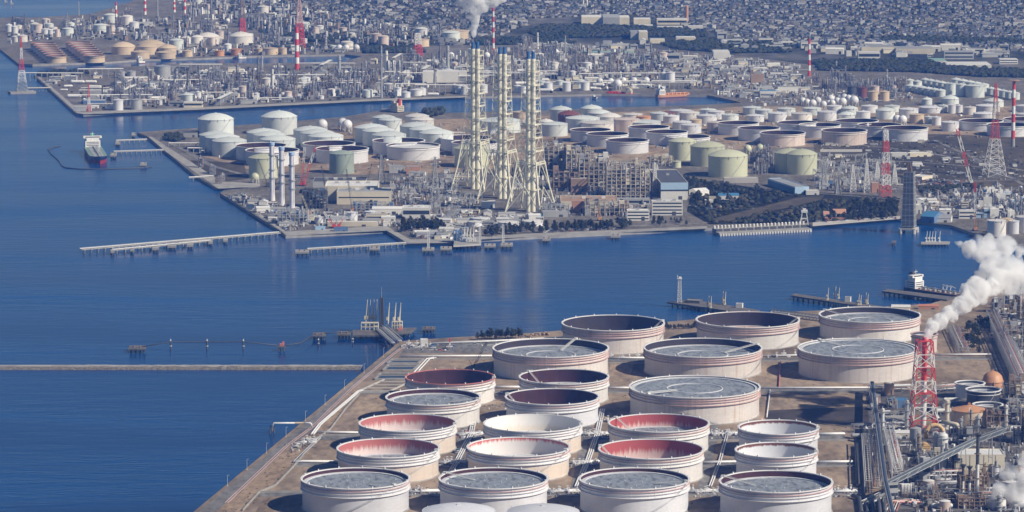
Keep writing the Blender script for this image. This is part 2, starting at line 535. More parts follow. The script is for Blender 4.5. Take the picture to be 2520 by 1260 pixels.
# ------------------------------------------------------------------ setting: water and land
def water_mat():
    m = bpy.data.materials.new("sea_water"); m.use_nodes = True
    n, l = m.node_tree.nodes, m.node_tree.links
    bs = n["Principled BSDF"]
    bs.inputs["IOR"].default_value = 1.33
    bs.inputs["Specular IOR Level"].default_value = 0.15
    bs.inputs["Roughness"].default_value = 0.12
    tc = n.new("ShaderNodeTexCoord")
    # slow drifting bands of ruffled and smooth water
    mp = n.new("ShaderNodeMapping"); mp.inputs["Scale"].default_value = (0.0011, 0.0045, 1)
    mp.inputs["Rotation"].default_value = (0, 0, radians(12))
    l.new(tc.outputs["Object"], mp.inputs[0])
    n1 = n.new("ShaderNodeTexNoise"); n1.inputs["Scale"].default_value = 1.0; n1.inputs["Detail"].default_value = 5.0; n1.inputs["Distortion"].default_value = 0.6
    l.new(mp.outputs[0], n1.inputs["Vector"])
    cr = n.new("ShaderNodeMixRGB")
    cr.inputs[1].default_value = (0.001, 0.027, 0.118, 1); cr.inputs[2].default_value = (0.004, 0.064, 0.215, 1)
    mr = n.new("ShaderNodeMapRange"); mr.inputs[1].default_value = 0.35; mr.inputs[2].default_value = 0.68
    l.new(n1.outputs["Fac"], mr.inputs[0]); l.new(mr.outputs[0], cr.inputs[0])
    l.new(cr.outputs[0], bs.inputs["Base Color"])
    rr = n.new("ShaderNodeMapRange"); rr.inputs[1].default_value = 0.3; rr.inputs[2].default_value = 0.7
    rr.inputs[3].default_value = 0.07; rr.inputs[4].default_value = 0.26
    l.new(n1.outputs["Fac"], rr.inputs[0]); l.new(rr.outputs[0], bs.inputs["Roughness"])
    # wind waves, longer than they are deep, and a finer chop
    hs = []
    for sc, rot, d in (((0.016, 0.055, 1), 8, 3.0), ((0.07, 0.22, 1), -6, 3.0)):
        mp2 = n.new("ShaderNodeMapping"); mp2.inputs["Scale"].default_value = sc; mp2.inputs["Rotation"].default_value = (0, 0, radians(rot))
        l.new(tc.outputs["Object"], mp2.inputs[0])
        n2 = n.new("ShaderNodeTexNoise"); n2.inputs["Scale"].default_value = 1.0; n2.inputs["Detail"].default_value = d; n2.inputs["Roughness"].default_value = 0.6
        l.new(mp2.outputs[0], n2.inputs["Vector"]); hs.append(n2)
    prev = None
    for n2, dist in zip(hs, (1.0, 0.38)):
        bp = n.new("ShaderNodeBump"); bp.inputs["Distance"].default_value = dist
        ms = n.new("ShaderNodeMapRange"); ms.inputs[1].default_value = 0.36; ms.inputs[2].default_value = 0.66; ms.inputs[3].default_value = 0.18; ms.inputs[4].default_value = 1.0
        l.new(n1.outputs["Fac"], ms.inputs[0]); l.new(ms.outputs[0], bp.inputs["Strength"])     # calm patches between ruffled ones
        l.new(n2.outputs["Fac"], bp.inputs["Height"])
        if prev: l.new(prev.outputs[0], bp.inputs["Normal"])
        prev = bp
    l.new(prev.outputs[0], bs.inputs["Normal"])
    return m

def ground_mat(name, cols, s1=0.004, s2=0.05, rough=0.95):
    """three earth colours mottled at two sizes"""
    m = bpy.data.materials.new(name); m.use_nodes = True
    n, l = m.node_tree.nodes, m.node_tree.links
    bs = n["Principled BSDF"]; bs.inputs["Roughness"].default_value = rough
    bs.inputs["Specular IOR Level"].default_value = 0.1
    tc = n.new("ShaderNodeTexCoord")
    a = n.new("ShaderNodeTexNoise"); a.inputs["Scale"].default_value = s1; a.inputs["Detail"].default_value = 7.0; a.inputs["Roughness"].default_value = 0.62
    b = n.new("ShaderNodeTexNoise"); b.inputs["Scale"].default_value = s2; b.inputs["Detail"].default_value = 6.0
    mp = n.new("ShaderNodeMapping"); mp.inputs["Scale"].default_value = (1, 0.45, 1)
    l.new(tc.outputs["Object"], mp.inputs[0])
    l.new(mp.outputs[0], a.inputs["Vector"]); l.new(mp.outputs[0], b.inputs["Vector"])
    r = n.new("ShaderNodeValToRGB")
    e = r.color_ramp.elements
    e[0].position = 0.36; e[0].color = (*cols[0], 1)
    e[1].position = 0.66; e[1].color = (*cols[2], 1)
    q = e.new(0.5); q.color = (*cols[1], 1)
    l.new(a.outputs["Fac"], r.inputs[0])
    mr = n.new("ShaderNodeMapRange"); mr.inputs[1].default_value = 0.3; mr.inputs[2].default_value = 0.7; mr.inputs[3].default_value = 0.68; mr.inputs[4].default_value = 1.25
    l.new(b.outputs["Fac"], mr.inputs[0])
    hv = n.new("ShaderNodeHueSaturation"); l.new(r.outputs[0], hv.inputs["Color"]); l.new(mr.outputs[0], hv.inputs["Value"])
    l.new(hv.outputs[0], bs.inputs["Base Color"])
    MATS[name] = m
    return m

SEA = water_mat()
EARTH = ground_mat("yard_earth", ((0.16, 0.125, 0.095), (0.28, 0.22, 0.165), (0.36, 0.275, 0.20)), 0.010, 0.11)
EARTHM = ground_mat("bund_earth", ((0.19, 0.145, 0.105), (0.31, 0.24, 0.178), (0.37, 0.285, 0.205)), 0.014, 0.16)
SANDY = ground_mat("sandy_verge", ((0.25, 0.185, 0.13), (0.33, 0.245, 0.17), (0.37, 0.275, 0.195)), 0.02, 0.2)
PLANT = ground_mat("works_yard", ((0.13, 0.12, 0.108), (0.165, 0.152, 0.138), (0.215, 0.20, 0.185)), 0.03, 0.2)
FIELD = ground_mat("dry_grass_field", ((0.055, 0.05, 0.036), (0.09, 0.078, 0.058), (0.14, 0.12, 0.09)), 0.006, 0.06)
TOWNG = ground_mat("town_ground", ((0.03, 0.034, 0.026), (0.07, 0.072, 0.064), (0.15, 0.145, 0.135)), 0.006, 0.03)
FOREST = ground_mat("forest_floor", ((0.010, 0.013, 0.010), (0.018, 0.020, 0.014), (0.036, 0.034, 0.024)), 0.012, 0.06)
ROADM = ground_mat("works_road", ((0.15, 0.145, 0.14), (0.20, 0.195, 0.19), (0.25, 0.24, 0.235)), 0.02, 0.2)

mb = MB()
mb.prism([(-26000, -4000), (26000, -4000), (26000, 46000), (-26000, 46000)], -0.5, 0.0)
structure(mb.build("sea", [SEA]))

def poly(pts, z=0.0):
    return [G(x, y, z).to_2d() for x, y in pts]

FG_SHORE = [(200, 1500), (486, 1262), (984, 848), (1120, 838), (1300, 828), (1640, 800), (1890, 777), (2040, 771), (2290, 755), (2345, 738), (2450, 700), (2560, 660), (2900, 640), (3100, 700), (3100, 1500)]
mb = MB(); mb.prism(poly(FG_SHORE), -4, LZ, 1, top=0)
structure(mb.build("ground", [EARTH, CONC]))

LAND = [(3100, 650), (2520, 612), (2440, 596), (2406, 584), (2341, 561), (2254, 551), (2208, 543), (1998, 561), (1990, 556), (1757, 567), (1728, 568), (1500, 580), (1330, 588), (1184, 595), (1110, 603), (1000, 605), (951, 573), (703, 587), (688, 574), (541, 481), (552, 474), (640, 466), (531, 468), (480, 438), (405, 376), (362, 341), (338, 331),
        (400, 326), (490, 320), (640, 310), (740, 302), (850, 292), (930, 278), (1100, 283), (1340, 277), (1500, 270), (1700, 264), (1826, 258),
        (1800, 251), (1742, 239), (1480, 236), (1150, 243), (900, 253), (500, 273), (205, 286), (186, 283), (84, 190), (125, 180), (250, 172), (370, 166), (470, 159), (640, 161), (850, 156), (890, 143),
        (850, 138), (630, 142), (480, 148), (350, 151), (250, 158), (80, 163), (45, 161), (0, 125), (-90, 70), (-60, 48), (100, 46), (225, 38), (300, 14), (420, -25), (700, -180), (900, -420), (3600, -420), (3600, 100)]
mb = MB(); mb.prism(poly(LAND), -4, LZ, 1, top=0)
structure(mb.build("ground", [PLANT, CONC]))

def sheet(name, pts, m, dz, label=None, thick=0.3):
    mb = MB(); mb.prism(poly(pts, LZ), LZ - thick, LZ + dz)
    return structure(mb.build(name, [m]))

def strip(name, pts, w, m, dz=0.15, z=None):
    """road or path of width w along pts (ground points)"""
    pts = [p if isinstance(p, Vector) else G(*p) for p in pts]
    L, R = [], []
    for i, p in enumerate(pts):
        a = pts[max(i - 1, 0)]; b = pts[min(i + 1, len(pts) - 1)]
        d = (b - a).to_2d().normalized(); nn = Vector((-d.y, d.x))
        L.append(p.to_2d() + nn * w / 2); R.append(p.to_2d() - nn * w / 2)
    mb = MB()
    zz = LZ if z is None else z
    for i in range(len(pts) - 1):
        mb.prism([L[i], L[i + 1], R[i + 1], R[i]], zz - 0.4, zz + dz)
    return structure(mb.build(name, [m]))

# town, woods and fields behind the works
sheet("town_ground", [(700, 133), (900, 118), (1180, 110), (1350, 100), (1600, 120), (1850, 140), (2000, 160), (2520, 190), (3400, 230), (3400, -418), (940, -418), (760, -200), (560, 10)], TOWNG, 0.25)
sheet("field", [(2000, 345), (2300, 330), (2700, 345), (2700, 460), (2260, 462), (2010, 400)], FIELD, 0.2)
sheet("field", [(470, 395), (600, 402), (610, 440), (545, 448), (500, 425)], FIELD, 0.2)
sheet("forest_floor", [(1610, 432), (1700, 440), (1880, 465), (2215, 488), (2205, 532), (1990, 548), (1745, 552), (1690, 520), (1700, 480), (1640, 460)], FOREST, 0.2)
sheet("field", [(1750, 540), (1960, 488), (2030, 480), (2020, 492), (1900, 520), (1790, 545)], FIELD, 0.45)
sheet("yard", [(500, 385), (660, 345), (900, 300), (1340, 285), (1840, 262), (2600, 262), (2600, 330), (2250, 352), (1700, 372), (1650, 400), (1330, 405), (1100, 425), (880, 430), (620, 420)], EARTHM, 0.12)
for pts in ([(2010, 396), (2240, 398), (2420, 412)], [(2060, 352), (2260, 372), (2520, 420)], [(2240, 470), (2380, 447), (2520, 442)], [(2010, 476), (2160, 487), (2215, 492)], [(2300, 345), (2420, 400), (2520, 455)], [(1690, 505), (1760, 515), (1900, 512), (2020, 484)]):
    strip("works_road", pts, 7, ROADM, .35)
for pts in ([(880, 440), (1110, 445), (1340, 470)], [(560, 478), (720, 520), (960, 545), (1110, 565)], [(420, 352), (520, 408), (640, 442), (880, 436)], [(1110, 580), (1340, 566), (1560, 556), (1740, 548)], [(1350, 408), (1640, 392), (1880, 368)]):
    strip("works_road", pts, 9, ROADM, .35)
# aprons along the quays
sheet("quay_apron", [(365, 337), (372, 336), (545, 447), (640, 452), (640, 459), (536, 464), (410, 375)], CONC, 0.3)
sheet("quay_apron", [(556, 478), (568, 477), (704, 570), (950, 556), (962, 563), (1010, 590), (1180, 582), (1330, 574), (1500, 567), (1740, 557), (1740, 562), (1500, 573), (1330, 581), (1180, 589), (1108, 597), (1004, 599), (950, 567), (705, 580), (692, 569)], CONC, 0.3)
sheet("quay_apron", [(2000, 548), (2215, 532), (2215, 538), (2000, 556)], CONCP, 0.3)
sheet("quay_apron", [(92, 190), (98, 189), (200, 276), (500, 264), (900, 245), (1150, 236), (1150, 239), (900, 249), (500, 269), (206, 281), (190, 279)], CONC, 0.3)

# ------------------------------------------------------------------ storage tanks
def tank_place(x0, x1, yr, h):
    """centre on the ground and radius of a tank whose rim spans x0..x1 with its near edge at row yr, h metres tall"""
    cx = (x0 + x1) / 2
    p = G(cx, yr, LZ + h)
    d = p.to_2d().normalized()
    r = (x1 - x0) / 2 * mpp(p)
    for _ in range(3):
        c = p.to_2d() + d * r
        r = (x1 - x0) / 2 * mpp(Vector((c.x, c.y, LZ + h)))
    return Vector((c.x, c.y, LZ)), r

def open_tank(x0, x1, yr, h, label, deep=4.0, wall=None, liner=None, roof=None, group=None, detail=2, bands=0, ladder=None, ring=None, rim=None):
    """floating-roof tank: shell, lining, rim walk, wind girders, sunken roof with rolling ladder, spiral stair"""
    wall, liner, roof, rim = wall or W, liner or MAROON, roof or ROOFG, rim or RIMW
    c, r = tank_place(x0, x1, yr, h)
    t = thing("floating_roof_tank", label, "storage tank", c, 0, group)
    n = 72 if detail >= 2 else 40
    mb = MB()
    mb.revolve([(r, 0.5), (r, h)], n, 0)
    mb.revolve([(r + 0.01, 0), (r + 1.2, 0), (r + 1.0, 0.6), (r, 0.7)], n, 1)
    mb.build("shell", [wall, CONC], t)
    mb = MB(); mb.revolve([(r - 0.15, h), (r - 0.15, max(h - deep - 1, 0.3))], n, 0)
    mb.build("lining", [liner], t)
    mb = MB(); w = 1.5 if detail >= 2 else 1.3
    mb.revolve([(r + w, h - 0.4), (r + w, h + 0.25), (r - 0.25, h + 0.25), (r - 0.25, h - 0.4)], n, 0)
    mb.build("rim_walk", [rim], t)
    zr = max(h - deep, 0.4)
    mb = MB()
    mb.revolve([(r - 0.25, zr + 0.7), (r - 0.9, zr + 0.8), (r - 3.6, zr + 0.8), (r - 3.6, zr)], n, [1, 1, 1])
    mb.revolve([(r - 3.6, zr + 0.0), (r * 0.44, zr - 0.15)], n, 0, smooth=False)
    if bands == 7:                                        # the widest tanks have a raised ring on the roof
        mb.revolve([(r * 0.44, zr - 0.15), (r * 0.44, zr + 0.45), (r * 0.42, zr + 0.45), (r * 0.42, zr - 0.1), (0, zr + 0.05)], n, [1, 1, 1, 0], smooth=False)
    else:
        mb.revolve([(r * 0.44, zr - 0.15), (0, zr - 0.05)], n, 0, smooth=False)
        for k in range(9):
            q = k * 2.4; d_ = r * (.15 + .08 * k); mb.tube((d_ * cos(q), d_ * sin(q), zr - .1), (d_ * cos(q), d_ * sin(q), zr + .9), .35, n=6, m=1)
    mb.build("floating_roof", [roof, ROOFP], t)
    if detail >= 2:
        for i, z in enumerate((h - 2.6, h - 4.7, h - 7.4)[:3]):
            mb = MB(); ww = (1.2, 1.2, 1.7)[i]
            mb.revolve([(r, z - 0.55), (r + ww, z - 0.3), (r + ww, z + 0.1), (r, z + 0.12)], n, 0)
            mb.build("wind_girder", [(RIMP if (bands >> i) & 1 else RIMW)], t)
        mb = MB()                                         # foam chambers round the rim
        mb.box((r + 0.6, 0, h + 0.2), (0.85, 0.85, 1.3), 0)
        mb.tube((r + 0.6, 0, h - 7), (r + 0.6, 0, h + 0.2), 0.12, n=5, m=0)
        f0 = mb.build("foam_chamber", [RIMW], t, rz=2 * pi * 0.3 / 14)
        for k in range(1, 14):
            f = f0.copy(); col.objects.link(f); f.parent = t
            f.rotation_euler = (0, 0, 2 * pi * (k + 0.3) / 14)
        a0 = -1.1 if ladder is None else ladder
        mb = MB()                                         # rolling ladder down to the roof
        p0 = Vector((r * cos(a0), r * sin(a0), h + 0.9)); p1 = Vector((r * 0.40 * cos(a0), r * 0.40 * sin(a0), zr + 0.8))
        sd = Vector((-sin(a0), cos(a0), 0)) * 0.9
        if deep > 9:
            p1 = Vector((r * 0.62 * cos(a0), r * 0.62 * sin(a0), zr + 0.8))
        for s in (-1, 1):
            mb.bar(p0 + sd * s, p1 + sd * s, 0.35)
            mb.bar(p0 + sd * s + Vector((0, 0, 1.1)), p1 + sd * s + Vector((0, 0, 1.1)), 0.2)
        for k in range(24):
            q = p0.lerp(p1, k / 23)
            mb.bar(q - sd, q + sd, 0.35)
        mb.box((p0.x * 1.01, p0.y * 1.01, h + 0.1), (3.2, 2.6, 1.6), 0, rz=a0)
        mb.build("rolling_ladder", [STEELW], t)
        mb = MB()                                         # stair winding up the shell
        b0 = a0 - 1.15 if a0 > -1.5 else a0 + 1.15
        for k in range(28):
            f0, f1 = k / 28, (k + 1) / 28
            q0 = Vector(((r + 0.7) * cos(b0 + (a0 - b0) * f0), (r + 0.7) * sin(b0 + (a0 - b0) * f0), 0.6 + (h - 0.8) * f0))
            q1 = Vector(((r + 0.7) * cos(b0 + (a0 - b0) * f1), (r + 0.7) * sin(b0 + (a0 - b0) * f1), 0.6 + (h - 0.8) * f1))
            mb.bar(q0, q1, 0.32); mb.bar(q0 + Vector((0, 0, 1.1)), q1 + Vector((0, 0, 1.1)), 0.14)
        mb.build("stairway", [STEEL], t)
    else:
        mb = MB(); z = h - 3.2
        mb.revolve([(r, z - 0.5), (r + 0.9, z - 0.2), (r + 0.9, z + 0.2), (r, z + 0.22)], n, 0)
        mb.build("wind_girder", [rim], t)
        if detail == 1:
            mb = MB(); a0 = -0.9
            for k in range(10):
                f0, f1 = k / 10, (k + 1) / 10
                mb.bar(((r + .7) * cos(a0 - .7 * (1 - f0)), (r + .7) * sin(a0 - .7 * (1 - f0)), .6 + (h - .8) * f0), ((r + .7) * cos(a0 - .7 * (1 - f1)), (r + .7) * sin(a0 - .7 * (1 - f1)), .6 + (h - .8) * f1), 0.5)
            mb.build("stairway", [STEEL], t)
    return t

def dome_tank(x0, x1, yr, h, label, rise=0.2, wall=None, roofm=None, group=None, cone=False, rails=True, vents=8, name="dome_roof_tank", brackets=True):
    """fixed-roof tank; yr = near edge of the eave, rise = roof height over radius"""
    wall = wall or WAQ
    roofm = roofm or wall
    c, r = tank_place(x0, x1, yr, h)
    t = thing(name, label, "storage tank", c, 0, group)
    mb = MB()
    mb.revolve([(r, 0.4), (r, h)], 44, 0)
    mb.revolve([(r + .01, 0), (r + .8, 0), (r + .8, 0.4), (r, 0.45)], 44, 1)
    mb.build("shell", [wall, CONC], t)
    mb = MB()
    mb.revolve([(r, h - 0.5), (r + 0.5, h - 0.4), (r + 0.5, h + 0.15), (r, h + 0.16)], 44, 0)
    if cone:
        mb.revolve([(r + .1, h + 0.1), (0.0, h + rise * r)], 44, 0)
    else:
        mb.dome(r + .1, rise * r, h + 0.1, 44, 7, 0)
    mb.box((0, 0, h + rise * r - .2), (2.2, 2.2, 1.4), 0)
    if rails:
        for k in range(vents):
            a = 2 * pi * (k + 0.5) / vents
            mb.tube(((r + .45) * cos(a), (r + .45) * sin(a), h - 2.6), ((r + .45) * cos(a), (r + .45) * sin(a), h + 1.0), 0.35, n=5, m=1)
    mb.build("roof", [roofm, STEEL], t)
    if rails:
        mb = MB(); a0 = -0.6
        for k in range(10):
            f0, f1 = k / 10, (k + 1) / 10
            mb.bar(((r + .7) * cos(a0 - .9 * (1 - f0)), (r + .7) * sin(a0 - .9 * (1 - f0)), .6 + (h - .8) * f0), ((r + .7) * cos(a0 - .9 * (1 - f1)), (r + .7) * sin(a0 - .9 * (1 - f1)), .6 + (h - .8) * f1), 0.4)
        mb.build("stairway", [STEEL], t)
    return t

def ball_tank(cx, cy, rpx, label, m=None, group=None, ground_y=None):
    """gas sphere on a ring of legs: centre and radius in the photograph"""
    m = m or W
    r = rpx * mpp(G(cx, cy + rpx * 1.35))
    p = G(cx, cy, LZ + r * 1.28)
    t = thing("gas_sphere", label, "gas sphere", (p.x, p.y, LZ), 0, group)
    mb = MB(); mb.ball((0, 0, r * 1.28), r, 0, 28, 16); mb.build("ball", [m], t)
    for k in range(8):
        a = 2 * pi * (k + .5) / 8
        mb = MB(); mb.tube((r * .96 * cos(a), r * .96 * sin(a), 0), (r * .93 * cos(a), r * .93 * sin(a), r * 1.2), r * .055, n=6)
        mb.build("leg", [STEELW], t)
    mb = MB()
    mb.box((0, 0, r * 2.26), (r * .5, r * .5, r * .08), 0)
    for k in range(8):
        a, b = 2 * pi * (k + .5) / 8, 2 * pi * (k + 1.5) / 8
        mb.bar((r * .95 * cos(a), r * .95 * sin(a), r * .1), (r * .95 * cos(b), r * .95 * sin(b), r * 1.0), r * .03)
    mb.build("bracing", [STEEL], t)
    return t

# --- the big foreground tank farm
FG_GRP = "open crude tanks of the near tank farm"
F = [
 # x0, x1, yr, h, deep, wall, liner, bands, ladder, label
 (744, 1006, 1203, 24, 3.6, W, MAROON, 1, -0.75, "white open tank with grey sunken roof in the lower left corner, nearest to the quay"),
 (1083, 1346, 1203, 24, 3.6, W, MAROON, 1, 2.7, "white open tank with grey roof in the front row, ladder entering from its left"),
 (1428, 1694, 1204, 24, 3.6, W, MAROON, 1, -0.35, "white open tank in the front row, grey roof speckled with black rags of dirt"),
 (1773, 2046, 1212, 24, 5.5, W, MAROON, 1, 2.75, "white open tank with grey roof at the right end of the front row"),
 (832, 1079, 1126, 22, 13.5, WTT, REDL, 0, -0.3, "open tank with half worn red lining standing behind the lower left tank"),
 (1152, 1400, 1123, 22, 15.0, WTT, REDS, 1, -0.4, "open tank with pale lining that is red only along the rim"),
 (1476, 1729, 1129, 23, 17.0, WIV, REDH, 1, 2.9, "open tank with streaked deep red lining, the reddest in the farm"),
 (1812, 2009, 1126, 22, 15.0, W, RUSTL, 1, -0.3, "smaller open tank with white lining and rusted rim, front one of two"),
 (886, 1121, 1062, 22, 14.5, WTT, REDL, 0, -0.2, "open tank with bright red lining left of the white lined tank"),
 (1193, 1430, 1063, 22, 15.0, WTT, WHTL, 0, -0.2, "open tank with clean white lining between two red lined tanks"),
 (1500, 1743, 1063, 22, 11.5, WIV, REDH, 1, 2.6, "red lined open tank just in front of the widest full tank"),
 (1819, 2012, 1069, 22, 15.0, W, RUSTL, 1, -0.2, "smaller open tank with white lining and rusted rim, rear one of two"),
 (952, 1180, 997, 22, 4.4, WIV, MAROON, 1, -0.3, "open tank with speckled grey roof and dark rim in the left column"),
 (1246, 1472, 996, 22, 18.0, W, MAROON, 1, 2.9, "open tank empty down to its dark maroon lining"),
 (1000, 1216, 946, 21, 17.0, WIV, MAROON, 1, -0.15, "empty dark lined tank with red rim at the rear of the left column"),
 (1280, 1496, 945, 21, 13.0, WIV, MAROON, 1, 2.5, "dark lined open tank with a long ladder in front of the wide rear tank"),
 (1215, 1496, 879, 24, 7.0, WBE, NAVYL, 7, 1.1, "wide tank with grey roof and red bands, leftmost of the second rear row"),
 (1586, 1873, 879, 23, 7.0, WBE, NAVYL, 7, 0.3, "wide rust streaked tank in the middle of the second rear row"),
 (1966, 2257, 880, 25, 1.6, WBE, NAVYL, 7, 2.2, "wide tank full to the rim beside the red and white stack"),
 (1551, 1868, 979, 25, 1.8, WBE, NAVYL, 7, -2.4, "widest tank, full to the rim, alone in the middle of the farm"),
 (1385, 1633, 814, 24, 18.0, WBE, NAVYL, 7, 0.2, "dark empty tank on the far shore of the farm, leftmost of three"),
 (1715, 1965, 806, 23, 15.0, WIV, NAVYL, 7, 0.1, "dark tank with an orange rusty roof deep inside, middle of the far row"),
 (2018, 2263, 793, 22, 6.5, WIV, NAVYL, 7, 2.6, "tank with grey roof behind the smoking stack, rightmost of the far row"),
]
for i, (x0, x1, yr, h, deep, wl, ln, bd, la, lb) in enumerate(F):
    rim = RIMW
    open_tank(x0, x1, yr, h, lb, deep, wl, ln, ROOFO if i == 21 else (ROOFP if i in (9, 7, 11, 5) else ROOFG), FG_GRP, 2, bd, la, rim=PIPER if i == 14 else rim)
dome_tank(1040, 1218, 1275, 20, "pale domed tank showing only its crown at the bottom edge, left one", 0.16, W, group="domed tanks at the bottom edge", vents=6)
dome_tank(1248, 1425, 1277, 20, "pale domed tank showing only its crown at the bottom edge, right one", 0.16, W, group="domed tanks at the bottom edge", vents=6)
open_tank(2243, 2306, 826, 18, "small weathered pink tank standing right behind the red and white stack", 3, WPK, DRK, None, None, 1, rim=RIMP)
open_tank(2352, 2422, 948, 14, "small grey tank with pale rim behind the darker one", 3, W, DRK, ROOFG, "small open tanks by the orange roofed tank", 1)
open_tank(2379, 2461, 965, 16, "small dark blue tank with pale rim beside the orange dome", 3, DRK, DRK, ROOFG, "small open tanks by the orange roofed tank", 1)
open_tank(2396, 2466, 1001, 14, "small dark tank half hidden behind the orange roofed tank", 3, DRK, DRK, ROOFG, "small open tanks by the orange roofed tank", 1)
dome_tank(2417, 2469, 942, 6, "rust orange ball shaped dome beside the dark tank", 0.95, ORG, ORG, vents=6)
oz = dome_tank(2342, 2428, 1015, 14, "beige banded tank with a flat orange cone roof", 0.30, TAN, ORG, cone=True, vents=6)

# --- the white dome tanks and green tanks of the middle works
def trio(rows, h, where, wall=None, rise=0.2, cats=("farthest", "middle", "nearest"), adj="white domed", group=None):
    for (x0, x1, yr), w in zip(rows, cats):
        dome_tank(x0, x1, yr, h, f"{adj} tank, {w} of the {('two', 'three')[len(rows) - 2]} {where}", rise, wall, group=group or f"domed tanks {where}")
dome_tank(487, 575, 296, 27, "tall white domed tank at the headland end, left of its twin", 0.30, WAQ, group="pair of tall domed tanks", vents=16)
dome_tank(643, 731, 290, 27, "tall white domed tank behind the three tanks, right of its twin", 0.30, WAQ, group="pair of tall domed tanks", vents=16)
trio([(490, 567, 335), (505, 589, 341), (522, 607, 350)], 22, "on the headland by the quay")
trio([(607, 691, 329), (624, 703, 335), (641, 727, 346)], 22, "behind the white cylindrical stacks")
trio([(722, 805, 323), (740, 821, 330), (759, 845, 338)], 22, "below the pair of gas spheres")
trio([(872, 954, 317), (892, 973, 325), (916, 999, 335)], 22, "behind the two shallow open tanks")
trio([(984, 1068, 313), (1008, 1087, 321), (1033, 1116, 330)], 22, "just left of the lattice chimneys")
trio([(917, 973, 291), (933, 989, 297)], 24, "by the moored ship", cats=("rear", "front"))
trio([(997, 1056, 288), (1011, 1068, 296)], 24, "next to the dark wood", WIV, cats=("rear", "rust stained front"), adj="ivory domed")
S = [(581, 705, 364, 20, "left behind the pale green tank"), (605, 735, 376, 20, "cut by the white cylindrical stacks"), (746, 873, 359, 19, "rear of two behind the red crane"), (778, 906, 372, 19, "front of two behind the red crane"),
     (918, 1045, 352, 19, "rear of two in the middle of the works"), (952, 1082, 364, 19, "front of two in the middle of the works, white roof inside"), (1084, 1209, 345, 18, "just left of the first lattice chimney"), (1112, 1226, 356, 18, "behind the legs of the first lattice chimney")]
for i, (x0, x1, yr, h, w) in enumerate(S):
    open_tank(x0, x1, yr, h, "shallow white open tank " + w, 3.2 if i == 5 else 9, W, DLIN, ROOFP, "shallow open tanks of the middle works", 1)
dome_tank(1118, 1201, 368, 27, "pale green domed tank between the lattice chimney legs", 0.24, GRN)
dome_tank(612, 684, 391, 28, "pale green domed tank behind the white cylindrical stacks", 0.24, GRN)
dome_tank(810, 871, 380, 28, "shadowed green domed tank behind the turbine hall", 0.22, GRND)
dome_tank(1646, 1714, 350, 27, "pale green domed tank, farthest of the three by the pine wood", 0.24, GRN, group="pale green gas tanks by the wood", vents=14)
dome_tank(1699, 1784, 363, 28, "pale green domed tank, middle of the three by the pine wood", 0.26, GRN, group="pale green gas tanks by the wood", vents=14)
dome_tank(1743, 1840, 387, 29, "pale green domed tank, nearest of the three by the pine wood", 0.28, GRN, group="pale green gas tanks by the wood", vents=14)
dome_tank(1907, 1982, 379, 27, "pale green domed tank hidden behind its neighbour above the long warehouse", 0.26, GRN, group="pale green gas tanks above the warehouse", vents=14)
dome_tank(1937, 2011, 382, 28, "pale green domed tank in front above the long warehouse", 0.30, GRN, group="pale green gas tanks above the warehouse", vents=14)
dome_tank(1654, 1676, 398, 9, "tiny green tank under the pale green domed tanks", 0.1, GRN, rails=False, name="small_tank")
# --- open tanks in the right part of the middle works
S2 = [(1404, 1503, 324, 17, W, "upper left of the cluster right of the chimneys"), (1444, 1546, 334, 18, W, "behind the brightest open tank"), (1492, 1596, 350, 18, W, "brightest and nearest one behind the boiler frames"), (1547, 1647, 317, 17, W, "third from the chimneys at the back"),
      (1591, 1692, 329, 18, W, "above the pale green domed tanks"), (1642, 1747, 341, 14, W, "hidden by the farthest pale green tank"), (1767, 1867, 307, 17, W, "rear of two left of the pink one"), (1817, 1919, 320, 18, W, "front of two left of the pink one"),
      (1871, 1981, 332, 18, WPK, "weathered pinkish, left of two"), (1913, 2011, 306, 17, W, "behind the left pinkish tank"), (1967, 2068, 312, 18, W, "between the two pinkish tanks"), (2055, 2161, 302, 16, W, "rear one behind the right pinkish tank"),
      (2022, 2133, 326, 20, WPK, "weathered pinkish with rusty patch, right of two"), (2111, 2219, 312, 16, W, "right behind the pinkish one"), (2172, 2283, 320, 18, W, "large pale one beside the red and white mast"), (2361, 2468, 302, 14, W, "left of the striped chimney"),
      (2429, 2538, 312, 16, W, "crossed by the striped chimney"), (2470, 2580, 298, 14, W, "cut by the right edge")]
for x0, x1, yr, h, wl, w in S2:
    open_tank(x0, x1, yr, h, "open tank with dark inside, " + w, 10, wl, DLIN, ROOFG, "open tanks of the right hand tank farm", 1)
